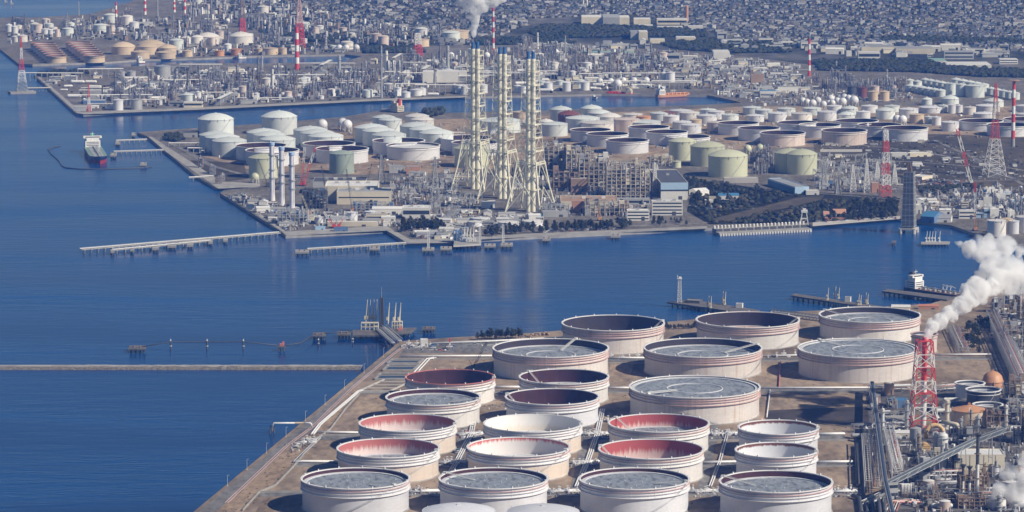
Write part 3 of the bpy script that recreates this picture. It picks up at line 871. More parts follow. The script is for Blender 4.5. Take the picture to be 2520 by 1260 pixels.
FX = [  # fixed roof tanks behind: x0,x1,yr,h,rise,mat,label
 (1354, 1407, 271, 22, .28, WAQ, "tall pale dome left of the dark red dome"), (1372, 1427, 283, 20, .30, BRN, "dark red domed tank, only one of its colour right of the chimneys"), (1430, 1482, 268, 22, .28, WAQ, "tall pale dome right of the dark red dome"),
 (1448, 1504, 280, 18, .28, WAQ, "pale dome in front of the tall pale dome"), (1471, 1529, 289, 19, .3, WIV, "grey dome tank next to the striped flat tank"), (1392, 1476, 294, 20, .12, WAQ, "wide pale aqua tank below the dark red dome"), (1430, 1511, 305, 17, .1, WIV, "wide ivory tank in front of the pale aqua tank"),
 (1330, 1397, 308, 18, .14, WAQ, "pale tank touching the right lattice chimney"), (1180, 1282, 301, 18, .14, WAQ, "pale aqua tank seen between the lattice chimneys"), (1262, 1302, 277, 14, .1, TAN, "small brownish tank between the second and third chimney"), (1326, 1362, 300, 16, .3, WIV, "ivory domed tank beside the third chimney"),
 (1510, 1573, 296, 20, .1, WPK, "streaked grey beige flat tank"), (1544, 1626, 303, 16, .1, WAQ, "wide low aqua tank behind the open ones"), (1534, 1582, 283, 13, .1, WIV, "ivory flat tank left of the orange one"), (1566, 1602, 288, 12, .1, ORG, "faded orange flat tank in the back rows"),
 (1600, 1648, 280, 12, .1, WAQ, "aqua flat tank behind the orange one"), (1617, 1662, 279, 12, .12, BRN, "dark red flat tank in the back rows"), (1632, 1672, 287, 11, .12, W, "white flat tank in front of the dark red one"), (1648, 1702, 274, 11, .1, W, "white flat tank in the far row, left"),
 (1672, 1722, 279, 13, .1, WIV, "ivory flat tank in the far row, centre"), (1697, 1727, 296, 13, .12, TAN, "rusty brown tank with a red chute"), (1722, 1762, 271, 12, .1, WAQ, "aqua flat tank in the far row, right"), (1742, 1784, 276, 12, .1, W, "white flat tank beside the aqua one"),
 (1714, 1764, 286, 12, .12, W, "white tank behind the open tanks, left"), (1776, 1818, 284, 11, .1, WAQ, "aqua tank behind the open tanks, right"), (1655, 1702, 302, 12, .12, W, "white tank squeezed left of the open tank"), (1676, 1726, 309, 13, .1, W, "bright white tank in front of the squeezed one"), (1740, 1786, 303, 13, .1, WPK, "greyish tank left of the rear open tank"),
 (1828, 1874, 266, 12, .1, WAQ, "aqua tank at the channel end, first"), (1858, 1902, 272, 13, .1, WAQ, "aqua tank at the channel end, second"), (1890, 1937, 280, 14, .1, W, "white tank nearest the channel end"), (1838, 1882, 286, 10, .1, W, "low white tank behind the open tanks"),
 (1912, 1958, 269, 11, .1, WAQ, "aqua tank below the sphere cluster, left"), (1947, 1999, 281, 14, .1, WIV, "ivory tank below the sphere cluster"), (1975, 2022, 268, 11, .1, WAQ, "aqua tank below the sphere cluster, right"), (2011, 2059, 277, 14, .12, W, "white tank right of the ivory one"),
 (2035, 2072, 262, 12, .1, W, "small white tank behind the white one"), (2062, 2104, 283, 9, .3, WAQ, "low domed aqua tank"), (2070, 2112, 268, 10, .26, WAQ, "small aqua dome behind the low domed one"), (2107, 2142, 276, 12, .1, W, "white flat tank beside the domed ones"),
 (2120, 2160, 262, 11, .1, W, "white flat tank at the back of the domed ones"), (2155, 2203, 273, 14, .28, WAQ, "pale dome in the middle of the right tank farm"), (2176, 2214, 262, 10, .1, WAQ, "aqua flat tank behind the pale dome"), (2212, 2260, 270, 14, .12, W, "white flat tank right of the pale dome"),
 (2238, 2274, 283, 14, .06, TAN, "ribbed tan tank by the two spheres"), (2262, 2320, 266, 9, .1, W, "long low white tank"), (2290, 2312, 262, 10, .1, W, "small white tank in the short row, first"), (2310, 2334, 260, 12, .1, WAQ, "small white tank in the short row, second"),
 (2333, 2352, 259, 14, .1, W, "small white tank in the short row, third"), (2352, 2369, 260, 12, .1, W, "small white tank in the short row, fourth"), (2372, 2402, 265, 12, .12, WIV, "cream tank ending the short row"), (2316, 2360, 244, 9, .34, WAQ, "broad conical roof tank above the short row"),
 (2268, 2294, 245, 9, .3, WAQ, "small conical roof tank above the short row"), (2317, 2360, 302, 14, .08, W, "white flat tank left of the mast"), (2276, 2296, 288, 12, .1, WAQ, "slim aqua tank beside the white one"), (2293, 2316, 289, 13, .1, W, "slim white tank beside the aqua one"),
 (2402, 2460, 262, 10, .1, W, "white flat tank left of the striped chimney"), (2420, 2470, 250, 10, .26, WAQ, "low cone tank left of the striped chimney"), (2395, 2450, 281, 9, .1, W, "low white tank left of the striped chimney"), (2500, 2550, 262, 10, .1, W, "white flat tank right of the striped chimney"), (2500, 2545, 282, 11, .1, W, "white tank under the striped chimney"),
 (2136, 2162, 226, 16, .12, TAN, "cream tank, left of the pair behind the spheres"), (2164, 2189, 226, 16, .12, TAN, "cream tank, right of the pair behind the spheres"), (2085, 2106, 214, 16, .06, DRK, "dark tank, left of the dark pair"), (2111, 2134, 216, 18, .06, BRN, "brown tank, right of the dark pair"),
 (2141, 2164, 213, 14, .08, WPK, "grey tank behind the cream pair, left"), (2190, 2206, 212, 17, .08, WPK, "grey tank behind the cream pair, right"),
 (2329, 2353, 206, 20, .06, WAQ, "big pale tank, first of three"), (2352, 2377, 208, 21, .06, WAQ, "big pale tank, second of three"), (2376, 2423, 212, 20, .06, WAQ, "big pale tank, third and widest of three"),
 (2430, 2476, 545, 19, .06, WIV, "white tank at the right end of the quay behind the steam"), (2462, 2492, 540, 18, .06, TAN, "cream tank behind the white one at the steam"), (2482, 2508, 545, 16, .06, W, "small white tank beside the cream one"), (2500, 2550, 536, 19, .06, WIV, "ivory tank cut by the right edge above the steam"),
]
for x0, x1, yr, h, rise, m, lb in FX:
    dome_tank(x0, x1, yr, h, lb, rise, m, group="fixed roof tanks of the middle works", rails=(x1 - x0) > 40, vents=8)
for r0, (xs, ys, n_, w_, dx, dy, hh, wh) in enumerate([(2228, 192, 2, 22, 19, 3, 10, "upper left row"), (2266, 190, 5, 22, 14, 2.6, 10, "upper middle row"), (2340, 190, 5, 26, 17, 3.2, 12, "upper right row"), (2228, 205, 6, 24, 15, 2.4, 11, "lower left row"), (2428, 212, 5, 22, 15, 3, 11, "lower right row")]):
    for k in range(n_):
        dome_tank(xs + k * dx, xs + k * dx + w_, ys + k * dy + 6, hh, f"pale domed tank, {ordn(k)} in the {wh} by the wood", .22, WAQ, group="rows of pale tanks below the wood", rails=False)
for cx, cy, rp, lb in [(793, 306, 13, "white gas sphere alone above the domed tanks"), (843, 303, 13, "white gas sphere behind its twin"), (854, 307, 13, "white gas sphere in front of its twin")]:
    ball_tank(cx, cy, rp, lb, group="gas spheres by the domed tanks")
for cx, cy, rp, lb in [(627, 436, 11, "pale green sphere in front of the pale green tank")]:
    ball_tank(cx, cy, rp, lb, GRN)
for nm_, a_ in (("nearest of the three by the pine wood", -1.95), ("in front above the long warehouse", -2.0), ("middle of the three by the pine wood", -1.9)):
    for o in [q for q in col.objects if q.type == 'EMPTY' and nm_ in str(q.get("label", ""))]:
        rr = max(v.co.x for v in o.children[0].data.vertices) - .8
        mb = MB()
        for k in range(9):
            if k == 4: continue
            a = a_ + k * 2.0 / rr; mb.box(((rr + .05) * cos(a), (rr + .05) * sin(a), 19.5), (.25, 1.3, 2.0 if k % 3 else 2.6), 0, rz=a)
        mb.build("lettering", [STEELD], o)
ball_tank(1840, 366, 10, "pale green sphere, left of the two behind the green tanks", GRN, "pale green spheres")
ball_tank(1870, 364, 10, "pale green sphere, right of the two behind the green tanks", GRN, "pale green spheres")
for i, (u, v, r) in enumerate([(340, 990, 33), (385, 1003, 32), (440, 1015, 37), (490, 988, 36), (545, 1025, 34), (597, 1012, 28), (617, 970, 38), (635, 1012, 30), (683, 993, 35), (735, 1000, 40), (750, 957, 36), (795, 966, 34), (847, 985, 45)]):
    ball_tank(1890 + u / 4, v / 4, r / 4, f"white gas sphere in the dense cluster, {ordn(i)} from its left", W, "dense cluster of gas spheres")
ball_tank(2207, 292, 10, "white gas sphere, left of the two by the tan tank", W, "two spheres by the tan tank")
ball_tank(2221, 294, 11, "white gas sphere, right of the two by the tan tank", W, "two spheres by the tan tank")

# ------------------------------------------------------------------ builders for steelwork, piers, ships, trees, houses
def lattice(name, label, cat, p, h, wfun, panels, bands, bar, rz=0.0, group=None, ring=True, core=None, parent=None, z0=0.0, xb=True):
    """four-legged lattice tower; bands = materials from the ground up, each band one part"""
    t = parent or thing(name, label, cat, p, rz, group)
    nb = len(bands)
    per = panels // nb
    for b in range(nb):
        mb = MB()
        for k in range(per):
            i = b * per + k
            za, zb = z0 + h * i / (per * nb), z0 + h * (i + 1) / (per * nb)
            wa, wb = wfun(za) / 2, wfun(zb) / 2
            A = [(-wa, -wa, za), (wa, -wa, za), (wa, wa, za), (-wa, wa, za)]
            B = [(-wb, -wb, zb), (wb, -wb, zb), (wb, wb, zb), (-wb, wb, zb)]
            for q in range(4):
                n_ = (q + 1) % 4
                mb.bar(A[q], B[q], bar * 1.35)
                if ring: mb.bar(B[q], B[n_], bar)
                if xb:
                    mb.bar(A[q], B[n_], bar * .8); mb.bar(A[n_], B[q], bar * .8)
                else:
                    mid = [(B[q][j] + B[n_][j]) / 2 for j in range(3)]
                    mb.bar(A[q], mid, bar * .8); mb.bar(A[n_], mid, bar * .8)
        mb.build("lattice_section", [bands[b]], t)
    return t

def banded_chimney(label, p, h, r0, r1, bands, group=None, top=None):
    t = thing("chimney", label, "chimney", p, 0, group)
    nb = len(bands)
    for b in range(nb):
        z0, z1 = h * b / nb, h * (b + 1) / nb
        mb = MB(); mb.revolve([(r0 + (r1 - r0) * b / nb, z0), (r0 + (r1 - r0) * (b + 1) / nb, z1)], 20, 0)
        if b == nb - 1: mb.revolve([(r1, z1), (r1 * .8, z1), (r1 * .78, z1 - 3), (0, z1 - 3)], 20, 1)
        mb.build("paint_band", [bands[b], STEELD], t)
    if top: top(t, h, r1)
    return t

def pile_deck(label, pts, z=5.0, th=1.1, piles=3, m=None, name="mooring_dolphin", cat="dolphin", group=None, extra=None, pr=0.7):
    """concrete deck on piles standing in the water; pts = deck corners as ground points at height z"""
    P = [G(x, y, z) for x, y in pts]
    c = sum(P, Vector()) / len(P)
    t = thing(name, label, cat, (c.x, c.y, 0), 0, group)
    loc = [(p.x - c.x, p.y - c.y) for p in P]
    mb = MB(); mb.prism(loc, z - th, z, 0, top=1, bottom=True); mb.build("deck", [CONCD if m is None else m, PIERC if m is None else CONC], t)
    mb = MB(); mb.tube((0, 0, -4), (0, 0, z - th), pr, n=8)
    first = None
    a, b, c2, d = [Vector(q) for q in (loc[0], loc[1], loc[2], loc[3])]
    for i in range(piles):
        f = (i + .5) / piles
        for e in (0.12, 0.88):
            q = (a.lerp(b, f)).lerp(d.lerp(c2, f), e)
            if first is None:
                first = mb.build("pile", [CONCD], t); first.location = (q.x, q.y, 0)
            else:
                o = first.copy(); col.objects.link(o); o.parent = t; o.location = (q.x, q.y, 0)
    if extra: extra(t, z)
    return t

def loading_arm(label, px, py, ptop, group, z=5.0, m=None, lean=0.06):
    p = G(px, py, z); h = hgt(p, ptop); m = m or STEELW
    t = thing("cargo_loader", label, "loading arm", p, 0, group)
    mb = MB(); mb.box((0, 0, 0), (2.6, 2.6, h * .1)); mb.tube((0, 0, 0), (0, 0, h * .45), .75, n=8); mb.build("riser", [m], t)
    mb = MB(); mb.tube((0, -.7, h * .38), (h * lean, -.7, h), .5, .32, n=8); mb.tube((h * lean, .7, h), (h * .02, .7, h * .18), .34, n=8); mb.bar((0, 0, h * .45), (h * lean, 0, h), .4); mb.build("arm", [m], t)
    mb = MB(); mb.box((-.9, 0, h * .3), (1.8, 2.4, h * .12)); mb.build("counterweight", [m], t)
    return t

def crawler_crane(label, px, py, tx, ty, boom_m, body=None, w=1.4, group=None, jib=None, name="crawler_crane", lean_back=0.0):
    """crawler crane at (px,py) with a lattice boom whose tip shows at (tx,ty)"""
    p = G(px, py); t = thing(name, label, "crane", p, 0, group)
    body = body or PIPER
    mb = MB(); mb.box((-2.6, 0, 0), (1.4, 8, 1.6)); mb.box((2.6, 0, 0), (1.4, 8, 1.6)); mb.build("crawler_track", [STEELD], t)
    mb = MB(); mb.box((0, -1, 1.6), (4.4, 8, 2.6)); mb.box((1.4, 2.2, 4.2), (1.5, 2, 1.6)); mb.build("cab", [body], t)
    k = mpp(p); h = hgt(p, ty)
    tip = Vector(((tx - px) * k, lean_back, h)); a = Vector((0, 1, 2.6))
    n = max(6, int(tip.length / (w * 3.0)))
    bands = boom_m if isinstance(boom_m, list) else [boom_m]
    d = (tip - a).normalized(); u = d.cross(Vector((0, 1, 0))).normalized(); v = d.cross(u)
    for b, bm in enumerate(bands):
        mb = MB()
        for i in range(n):
            if int(i * len(bands) / n) != b: continue
            f0, f1 = i / n, (i + 1) / n
            for s, r in ((1, 1), (1, -1), (-1, 1), (-1, -1)):
                mb.bar(a.lerp(tip, f0) + u * s * w / 2 + v * r * w / 2, a.lerp(tip, f1) + u * s * w / 2 + v * r * w / 2, w * .22)
            s = 1 if i % 2 else -1
            for r in (1, -1):
                mb.bar(a.lerp(tip, f0) + u * s * w / 2 + v * r * w / 2, a.lerp(tip, f1) - u * s * w / 2 + v * r * w / 2, w * .15)
        mb.build("boom", [bm], t)
    mb = MB()
    bk = Vector((-math.copysign(4, tip.x if tip.x else 1), -2, 5))
    mb.bar(bk, tip, .18); mb.bar(Vector((0, -3, 4)), bk + Vector((0, 0, 6)), .4); mb.bar(tip, tip - Vector((0, 0, h * .25)), .14)
    mb.build("cable", [STEELD], t)
    return t

def building(label, p, s, rz=0.0, wall=None, roof=None, bands=0, group=None, gable=0.0, name="works_building", cat="building", doors=True, plant=0, parapet=True):
    """flat or gabled works building with window bands, a door and roof plant"""
    wall, roof = wall or WALLW, roof or RFG
    t = thing(name, label, cat, p, rz, group)
    L, D, Hh = s
    mb = MB()
    if gable:
        mb.gable((0, 0, 0), s, gable, 0, 1); mb.build("wall", [wall, roof], t)
    else:
        mb.box((0, 0, 0), s, 0); mb.build("wall", [wall], t)
        mb = MB(); mb.box((0, 0, Hh), (L - .8, D - .8, .25), 0)
        if parapet:
            for (x, y, a, b) in ((0, -D / 2 + .2, L + .1, .5), (0, D / 2 - .2, L + .1, .5), (-L / 2 + .2, 0, .5, D - 1), (L / 2 - .2, 0, .5, D - 1)):
                mb.box((x, y, Hh - .02), (a, b, .9), 1)
        mb.build("roof", [roof, wall], t)
    for b in range(bands):
        z = Hh * (b + .42) / bands
        for sy in (-1, 1):
            mb = MB()
            mb.box((0, sy * (D / 2 + .03), z), (L * .94, .2, Hh / bands * .38), 0)
            mb.build("window", [GLASS], t)
        mb = MB(); mb.box((L / 2 + .03, 0, z), (.2, D * .9, Hh / bands * .38), 0); mb.build("window", [GLASS], t)
    if doors:
        mb = MB(); mb.box((L * .22, -D / 2 - .05, 0), (min(5, L * .15), .25, min(5, Hh * .5)), 0); mb.build("door", [STEELD], t)
    for k in range(plant):
        mb = MB(); mb.box((L * (-.35 + .7 * (k + .5) / plant), D * .1, Hh + .2), (min(5, L * .12), min(4, D * .25), 2.4), 0); mb.build("roof_unit", [RFW if k % 2 else STEEL], t)
    return t

def tree_mesh(kind, seed):
    """trunk with limbs and a loose crown of leaf clumps; kind 'pine' or 'broad'"""
    rg = random.Random(seed)
    tr, cr = MB(), MB()
    h = 10.0
    tr.tube((0, 0, 0), (rg.uniform(-.3, .3), 0, h * .8), .28, .1, n=6)
    n = 46
    for i in range(n):
        f = (i + .5) / n
        if kind == "pine":
            z = h * (.34 + .66 * f); R = 2.7 * (1 - .72 * f) * rg.uniform(.75, 1.2)
        else:
            z = h * (.28 + .68 * f); R = 3.3 * sqrt(max(.05, 1 - (2 * f - .85) ** 2)) * rg.uniform(.7, 1.15)
        a = i * 2.4 + rg.uniform(-.5, .5); rr = R * sqrt(rg.random())
        c = (rr * cos(a), rr * sin(a), z)
        cr.blob(c, rg.uniform(.55, 1.15), 0 if rg.random() < .75 else 1, rg, .7)
        if i % 5 == 0:
            tr.tube((0, 0, z - R * .5), (rr * .9 * cos(a), rr * .9 * sin(a), z), .11, .04, n=4)
    return tr, cr

TREES = {}
def tree(px, py, hpx, kind, label, group, parts=True, z=LZ, seed=0):
    p = G(px, py, z); s = hgt(p, py - hpx) / 10.0
    key = (kind, seed % 4, parts)
    if key not in TREES:
        tr, cr = tree_mesh(kind, 11 + seed % 4)
        lm = [LEAF, LEAF2]
        nm = "pine_tree" if kind == "pine" else "broadleaf_tree"
        if parts:
            o = thing(nm, label, "tree", p, 0, group)
            tr.build("trunk", [BARK], o); cr.build("crown", lm, o)
        else:
            k = len(cr.v); cr.v += tr.v
            for f in tr.f: cr.quad(tuple(i + k for i in f), 2)
            o = cr.build(nm, lm + [BARK], None, p); tag(o, label, "tree", group)
        TREES[key] = o
        o.scale = (s * rnd.uniform(.9, 1.3),) * 2 + (s,); o.rotation_euler = (0, 0, rnd.uniform(0, 6))
        return o
    w = s * rnd.uniform(.9, 1.35)
    return copy_tree(TREES[key], p, rnd.uniform(0, 6), (w, w, s), label, group)

def ship(label, stern, bow, beam, free, hullm, deckm, supm, funnelm, name="tanker_ship", sup=0.16, suph=20, cat="ship", cargo=None, boot=None, aft=True, bootf=.25):
    """tanker from its stern and bow points on the water"""
    a, b = G(*stern, 0), G(*bow, 0)
    L = (b - a).length; rz = atan2(b.y - a.y, b.x - a.x)
    t = thing(name, label, cat, a, rz)
    mb = MB()
    N = 14; prof = []
    for i in range(N + 1):
        f = i / N
        w = beam / 2 * (min(1, .72 + f * 3) if f < .1 else (1 if f < .78 else max(.02, 1 - ((f - .78) / .22) ** 2)))
        sh = free * (1 + (.25 * ((f - .8) / .2) ** 2 if f > .8 else 0) + (.1 if f < .12 else 0))
        prof.append((L * f, w, sh))
    k = len(mb.v)
    for x, w, sh in prof:
        mb.v += [(x, -w * .9, -3), (x, -w, free * bootf), (x, -w, sh), (x, w, sh), (x, w, free * bootf), (x, w * .9, -3)]
    for i in range(N):
        for j, mm in ((0, 1), (1, 0), (2, 2), (3, 0), (4, 1)):
            mb.quad((k + i * 6 + j, k + (i + 1) * 6 + j, k + (i + 1) * 6 + j + 1, k + i * 6 + j + 1), mm)
    mb.quad((k, k + 1, k + 2, k + 3, k + 4, k + 5), 0)
    mb.build("hull", [hullm, boot or BRN, deckm], t)
    sx = L * (.03 if aft else .8)
    sl = L * sup
    mb = MB(); mb.box((sx + sl * .5, 0, free), (sl, beam * .86, suph * .55)); mb.box((sx + sl * .55, 0, free + suph * .55), (sl * .75, beam * .7, suph * .25))
    for k in range(3):
        mb.box((sx + sl + .04, 0, free + suph * (.12 + .15 * k)), (.15, beam * .7, suph * .05), 1)
        mb.box((sx + sl * .5, -beam * .43 - .04, free + suph * (.12 + .15 * k)), (sl * .8, .15, suph * .05), 1)
        mb.box((sx - .04, 0, free + suph * (.12 + .15 * k)), (.15, beam * .7, suph * .05), 1)
    mb.build("accommodation", [supm, GLASS], t)
    mb = MB(); mb.box((sx + sl * .62, 0, free + suph * .8), (sl * .45, beam * 1.05, suph * .18)); mb.box((sx + sl * .62, 0, free + suph * .86), (sl * .47, beam * .8, suph * .08), 1); mb.build("bridge", [supm, GLASS], t)
    mb = MB(); mb.box((sx + sl * .22, 0, free + suph * .55), (sl * .3, beam * .22, suph * .62)); mb.build("funnel", [funnelm], t)
    mb = MB(); mb.tube((sx + sl * .6, 0, free + suph), (sx + sl * .6, 0, free + suph * 1.35), .35, n=6); mb.bar((sx + sl * .6, -3, free + suph * 1.2), (sx + sl * .6, 3, free + suph * 1.2), .4); mb.build("mast", [supm], t)
    mb = MB()
    mb.tube((sx + sl * 1.1, 0, free + 2), (L * .93, 0, free + 2), .8, n=6)
    for k in range(12):
        x = sx + sl * 1.3 + (L * .92 - sx - sl * 1.3) * k / 11
        mb.box((x, (-1) ** k * beam * .22, free), (2.4, 3, 2.2)); mb.box((x, 0, free), (.8, beam * .5, 1.5))
    mb.build("deck_piping", [cargo or STEEL], t)
    mb = MB()
    for f in (.45, .5, .55):
        mb.tube((L * f, beam * .15, free), (L * f, beam * .15, free + suph * .5), .45, n=6); mb.bar((L * f, beam * .15, free + suph * .5), (L * f + L * .06, beam * .2, free + suph * .35), .5)
    mb.build("deck_crane", [supm], t)
    return t

def run_pipes(label, pts, offs, r, m, name="pipeline", cat="pipeline", group=None, z=1.2, sup=14.0, sm=None, zabs=None):
    """bundle of parallel pipes along ground points with sleepers underneath"""
    P = [(G(*q) if not isinstance(q, Vector) else q.copy()) for q in pts]
    o0 = P[0].copy(); o0.z = LZ
    t = thing(name, label, cat, o0, 0, group)
    for k, of in enumerate(offs):
        Q = []
        for i, q in enumerate(P):
            a, b = P[max(i - 1, 0)], P[min(i + 1, len(P) - 1)]
            d = (b - a).to_2d().normalized()
            Q.append(Vector((q.x - d.y * of - o0.x, q.y + d.x * of - o0.y, z)))
        mm = m[k % len(m)] if isinstance(m, list) else m
        rr = r[k % len(r)] if isinstance(r, list) else r
        mb = MB(); mb.path(Q, rr, 8); mb.build("pipe", [mm], t)
    s0 = None
    mb = MB(); w = max(offs) - min(offs) + 1.6; mid = (max(offs) + min(offs)) / 2
    for i in range(len(P) - 1):
        d = (P[i + 1] - P[i]); n = max(1, int(d.length / sup)); u = d.to_2d().normalized()
        for j in range(n):
            q = P[i].lerp(P[i + 1], (j + .5) / n)
            if s0 is None:
                mb.box((0, 0, 0), (.7, w, max(z - .35, .3))); s0 = o = mb.build("support", [sm or CONC], t)
            else:
                o = s0.copy(); col.objects.link(o); o.parent = t
            o.location = (q.x - u.y * mid - o0.x, q.y + u.x * mid - o0.y, 0); o.rotation_euler = (0, 0, atan2(u.y, u.x))
    return t

def wall_run(label, pts, h=1.6, w=0.8, m=None, name="bund_wall", group=None, cat="wall"):
    P = [G(*q) for q in pts]; o0 = P[0].copy()
    mb = MB()
    for i in range(len(P) - 1):
        a, b = P[i].to_2d(), P[i + 1].to_2d(); d = (b - a).normalized(); nn = Vector((-d.y, d.x)) * w / 2
        a2 = a - d * .0; b2 = b + d * (w * .45 if i < len(P) - 2 else 0); q0 = Vector((o0.x, o0.y))
        mb.prism([a2 + nn - q0, a2 - nn - q0, b2 - nn - q0, b2 + nn - q0], 0, h + .004 * i)
    return tag(mb.build(name, [m or CONC], None, o0), label, cat, group)

# ------------------------------------------------------------------ the near tank farm's ground, quay and piping
def road_poly(name, pts, m, dz=.12): return sheet(name, pts, m, dz)
road_poly("quay_road", [(487, 1262), (848, 961), (984, 849), (1003, 850), (871, 955), (772, 1057), (708, 1102), (592, 1209), (528, 1262)], ROADM, .14)
road_poly("verge", [(528, 1262), (592, 1209), (708, 1102), (772, 1057), (871, 955), (886, 968), (812, 1059), (724, 1148), (678, 1196), (637, 1214), (597, 1262)], SANDY, .1)
road_poly("road", [(1003, 850), (1215, 842), (1380, 838), (1380, 850), (1215, 868), (985, 870)], ROADM, .13)
for pts in ([(1216, 884), (2445, 878), (2445, 884), (1216, 893)], [(890, 962), (2140, 957), (2140, 966), (886, 970)], [(792, 1072), (2080, 1070), (2080, 1082), (785, 1083)], [(735, 1138), (2110, 1138), (2110, 1148), (725, 1149)], [(640, 1210), (2120, 1206), (2120, 1220), (636, 1222)]):
    road_poly("road", pts, ROADM, .16)
for x0, x1, ya, yb in ((1130, 1190, 1000, 1215), (1432, 1500, 1000, 1215), (1745, 1815, 1000, 1215)):
    road_poly("road", [(x0 + 14, ya), (x0 + 34, ya), (x0 - 6, yb), (x0 - 30, yb)], ROADM, .2)
road_poly("dark_ground", [(1890, 1010), (2135, 1000), (2140, 1042), (1880, 1046)], mat("dark_earth", (0.05, 0.04, 0.035), .8, .4, .05), .15)  # patch darker than the earth around it
# stained yards between the tanks
for pts in ([(892, 972), (1140, 970), (1130, 1066), (800, 1068)], [(790, 1086), (1120, 1084), (1090, 1134), (736, 1136)], [(1505, 888), (1560, 888), (1545, 955), (1490, 955)], [(1895, 890), (2435, 886), (2440, 952), (1880, 954)], [(1880, 970), (2130, 968), (2135, 1000), (1885, 1010)], [(2015, 1086), (2100, 1086), (2110, 1134), (2010, 1136)], [(1010, 890), (1210, 886), (1210, 950), (1010, 954)], [(650, 1225), (750, 1222), (750, 1290), (610, 1290)], [(2010, 1150), (2110, 1150), (2120, 1204), (2010, 1204)]):
    road_poly("bund_floor", pts, EARTHM, .08)
wall_run("concrete bund wall along the sandy verge beside the left tank column", [(597, 1258), (637, 1214), (678, 1196), (724, 1148), (780, 1082), (812, 1059), (850, 1008), (886, 968)], 1.8)
for i, pts in enumerate(([(886, 968), (1000, 964)], [(1010, 885), (1215, 884)], [(640, 1213), (748, 1212)], [(787, 1073), (886, 1072)], [(727, 1149), (834, 1148)])):
    wall_run(("bund wall running right from the verge to the maroon rimmed tank", "bund wall north of the settling basins", "bund wall ending at the lower left tank", "bund wall beside the pipe to the rear red tank", "bund wall beside the pipe to the front red tank")[i], pts, 1.6)
for i, pts in enumerate(([(1500, 896), (1590, 896)], [(1870, 890), (2440, 886)], [(1472, 968), (1556, 968)], [(1866, 968), (2130, 966)], [(1745, 1086), (1820, 1085)], [(2012, 1086), (2090, 1085)], [(1730, 1150), (1812, 1150)], [(2010, 1150), (2105, 1149)], [(1007, 1222), (1084, 1221)], [(1346, 1222), (1428, 1221)], [(1694, 1222), (1773, 1221)], [(2046, 1222), (2110, 1221)])):
    wall_run("low concrete bund wall crossing the brown yard between near tanks", pts, 1.5, group="bund walls between the near tanks")
WP = "white pipes between the near tanks"
def pl(lb, pts, offs, r=.55, m=None, z=1.3): return run_pipes(lb, pts, offs, r, m or PIPEW, group=WP, z=z)
pl("white pipe running beside the red pipe above the quay road", [(889, 963), (880, 966), (785, 1047), (766, 1072)], [0, 2.0], .75)
run_pipes("thin red pipes along the inner edge of the quay road", [(560, 1240), (600, 1202), (708, 1100), (770, 1054), (870, 956), (930, 906), (985, 862), (1010, 846)], [0, 2.2], .26, RIMP, z=.8)
pl("white pipe pair slanting down the verge to the corner by the front red tank", [(782, 1081), (722, 1140), (745, 1139), (833, 1140)], [0, 2.4], .65)
pl("white pipe from the quay manifold to the rear red tank", [(780, 1067), (886, 1068)], [0, 1.8], .7)
pl("white pipe line north of the settling basins", [(985, 880), (1215, 879)], [0, 2.2, 4.0], .55)
pl("white pipe pair bending south beside the settling basins", [(1068, 883), (1050, 886), (1005, 934)], [0, 3.0], .7)
pl("long white pipe behind the hut on the shore", [(1060, 848), (1200, 843), (1385, 834)], [0, 2.0], .8)
for i, (pts, of) in enumerate([([(1500, 884), (1588, 884)], [0, 2, 4]), ([(1870, 879), (1968, 877), (2005, 872), (2020, 868)], [0, 2]), ([(2300, 876), (2440, 875)], [0, 2.2]), ([(1216, 956), (1284, 956)], [0, 2, 4]), ([(1496, 958), (1560, 958)], [0, 2, 4]), ([(1862, 958), (2140, 957)], [0, 1.8]), ([(1122, 1072), (1194, 1070)], [0, 2, 4, 6]), ([(1430, 1072), (1502, 1070)], [0, 2, 4, 6]), ([(1743, 1072), (1822, 1070)], [0, 2, 4, 6]), ([(2010, 1072), (2080, 1071)], [0, 2, 4]), ([(1079, 1142), (1154, 1140)], [0, 2, 4, 6]), ([(1400, 1142), (1478, 1140)], [0, 2, 4, 6]), ([(1729, 1142), (1814, 1140)], [0, 2, 4]), ([(2009, 1141), (2105, 1140)], [0, 2, 4]), ([(1004, 1214), (1084, 1212)], [0, 2, 4, 6]), ([(1346, 1214), (1430, 1212)], [0, 2, 4, 6]), ([(1692, 1214), (1775, 1212)], [0, 2, 4, 6]), ([(2046, 1214), (2110, 1212)], [0, 2, 4]),
          ([(1165, 1010), (1155, 1070), (1118, 1140), (1085, 1200)], [0, 1.8, 3.6]), ([(1478, 1010), (1465, 1070), (1440, 1140), (1415, 1200)], [0, 1.8, 3.6]), ([(1790, 1060), (1768, 1140), (1745, 1200)], [0, 1.8])]):
    ws = ["behind", "right of", "left of", "in front of"]
    pl("white pipe bundle on sleepers in the brown strip between near tanks", pts, of, .55 + .1 * (i % 2))
pl("vertical white pipe in the yard right of the widest tank", [(1895, 962), (1887, 1030)], [0], .6)
pl("rusty pipe crossing the yard left of the full tank", [(1921, 892), (1917, 956)], [0], .6, PIPER)
VALVES = MB()
def valve_mesh():
    mb = MB(); mb.tube((-1.6, 0, 1.2), (1.6, 0, 1.2), .55, n=8); mb.box((0, 0, .4), (1.1, 1.1, 1.8)); mb.tube((0, 0, 2.1), (0, 0, 3.2), .12, n=5); mb.tube((0, 0, 3.1), (0, 0, 3.3), .7, n=10); mb.box((0, 0, 0), (2.6, 1.6, .5), 1); return mb
v0 = None
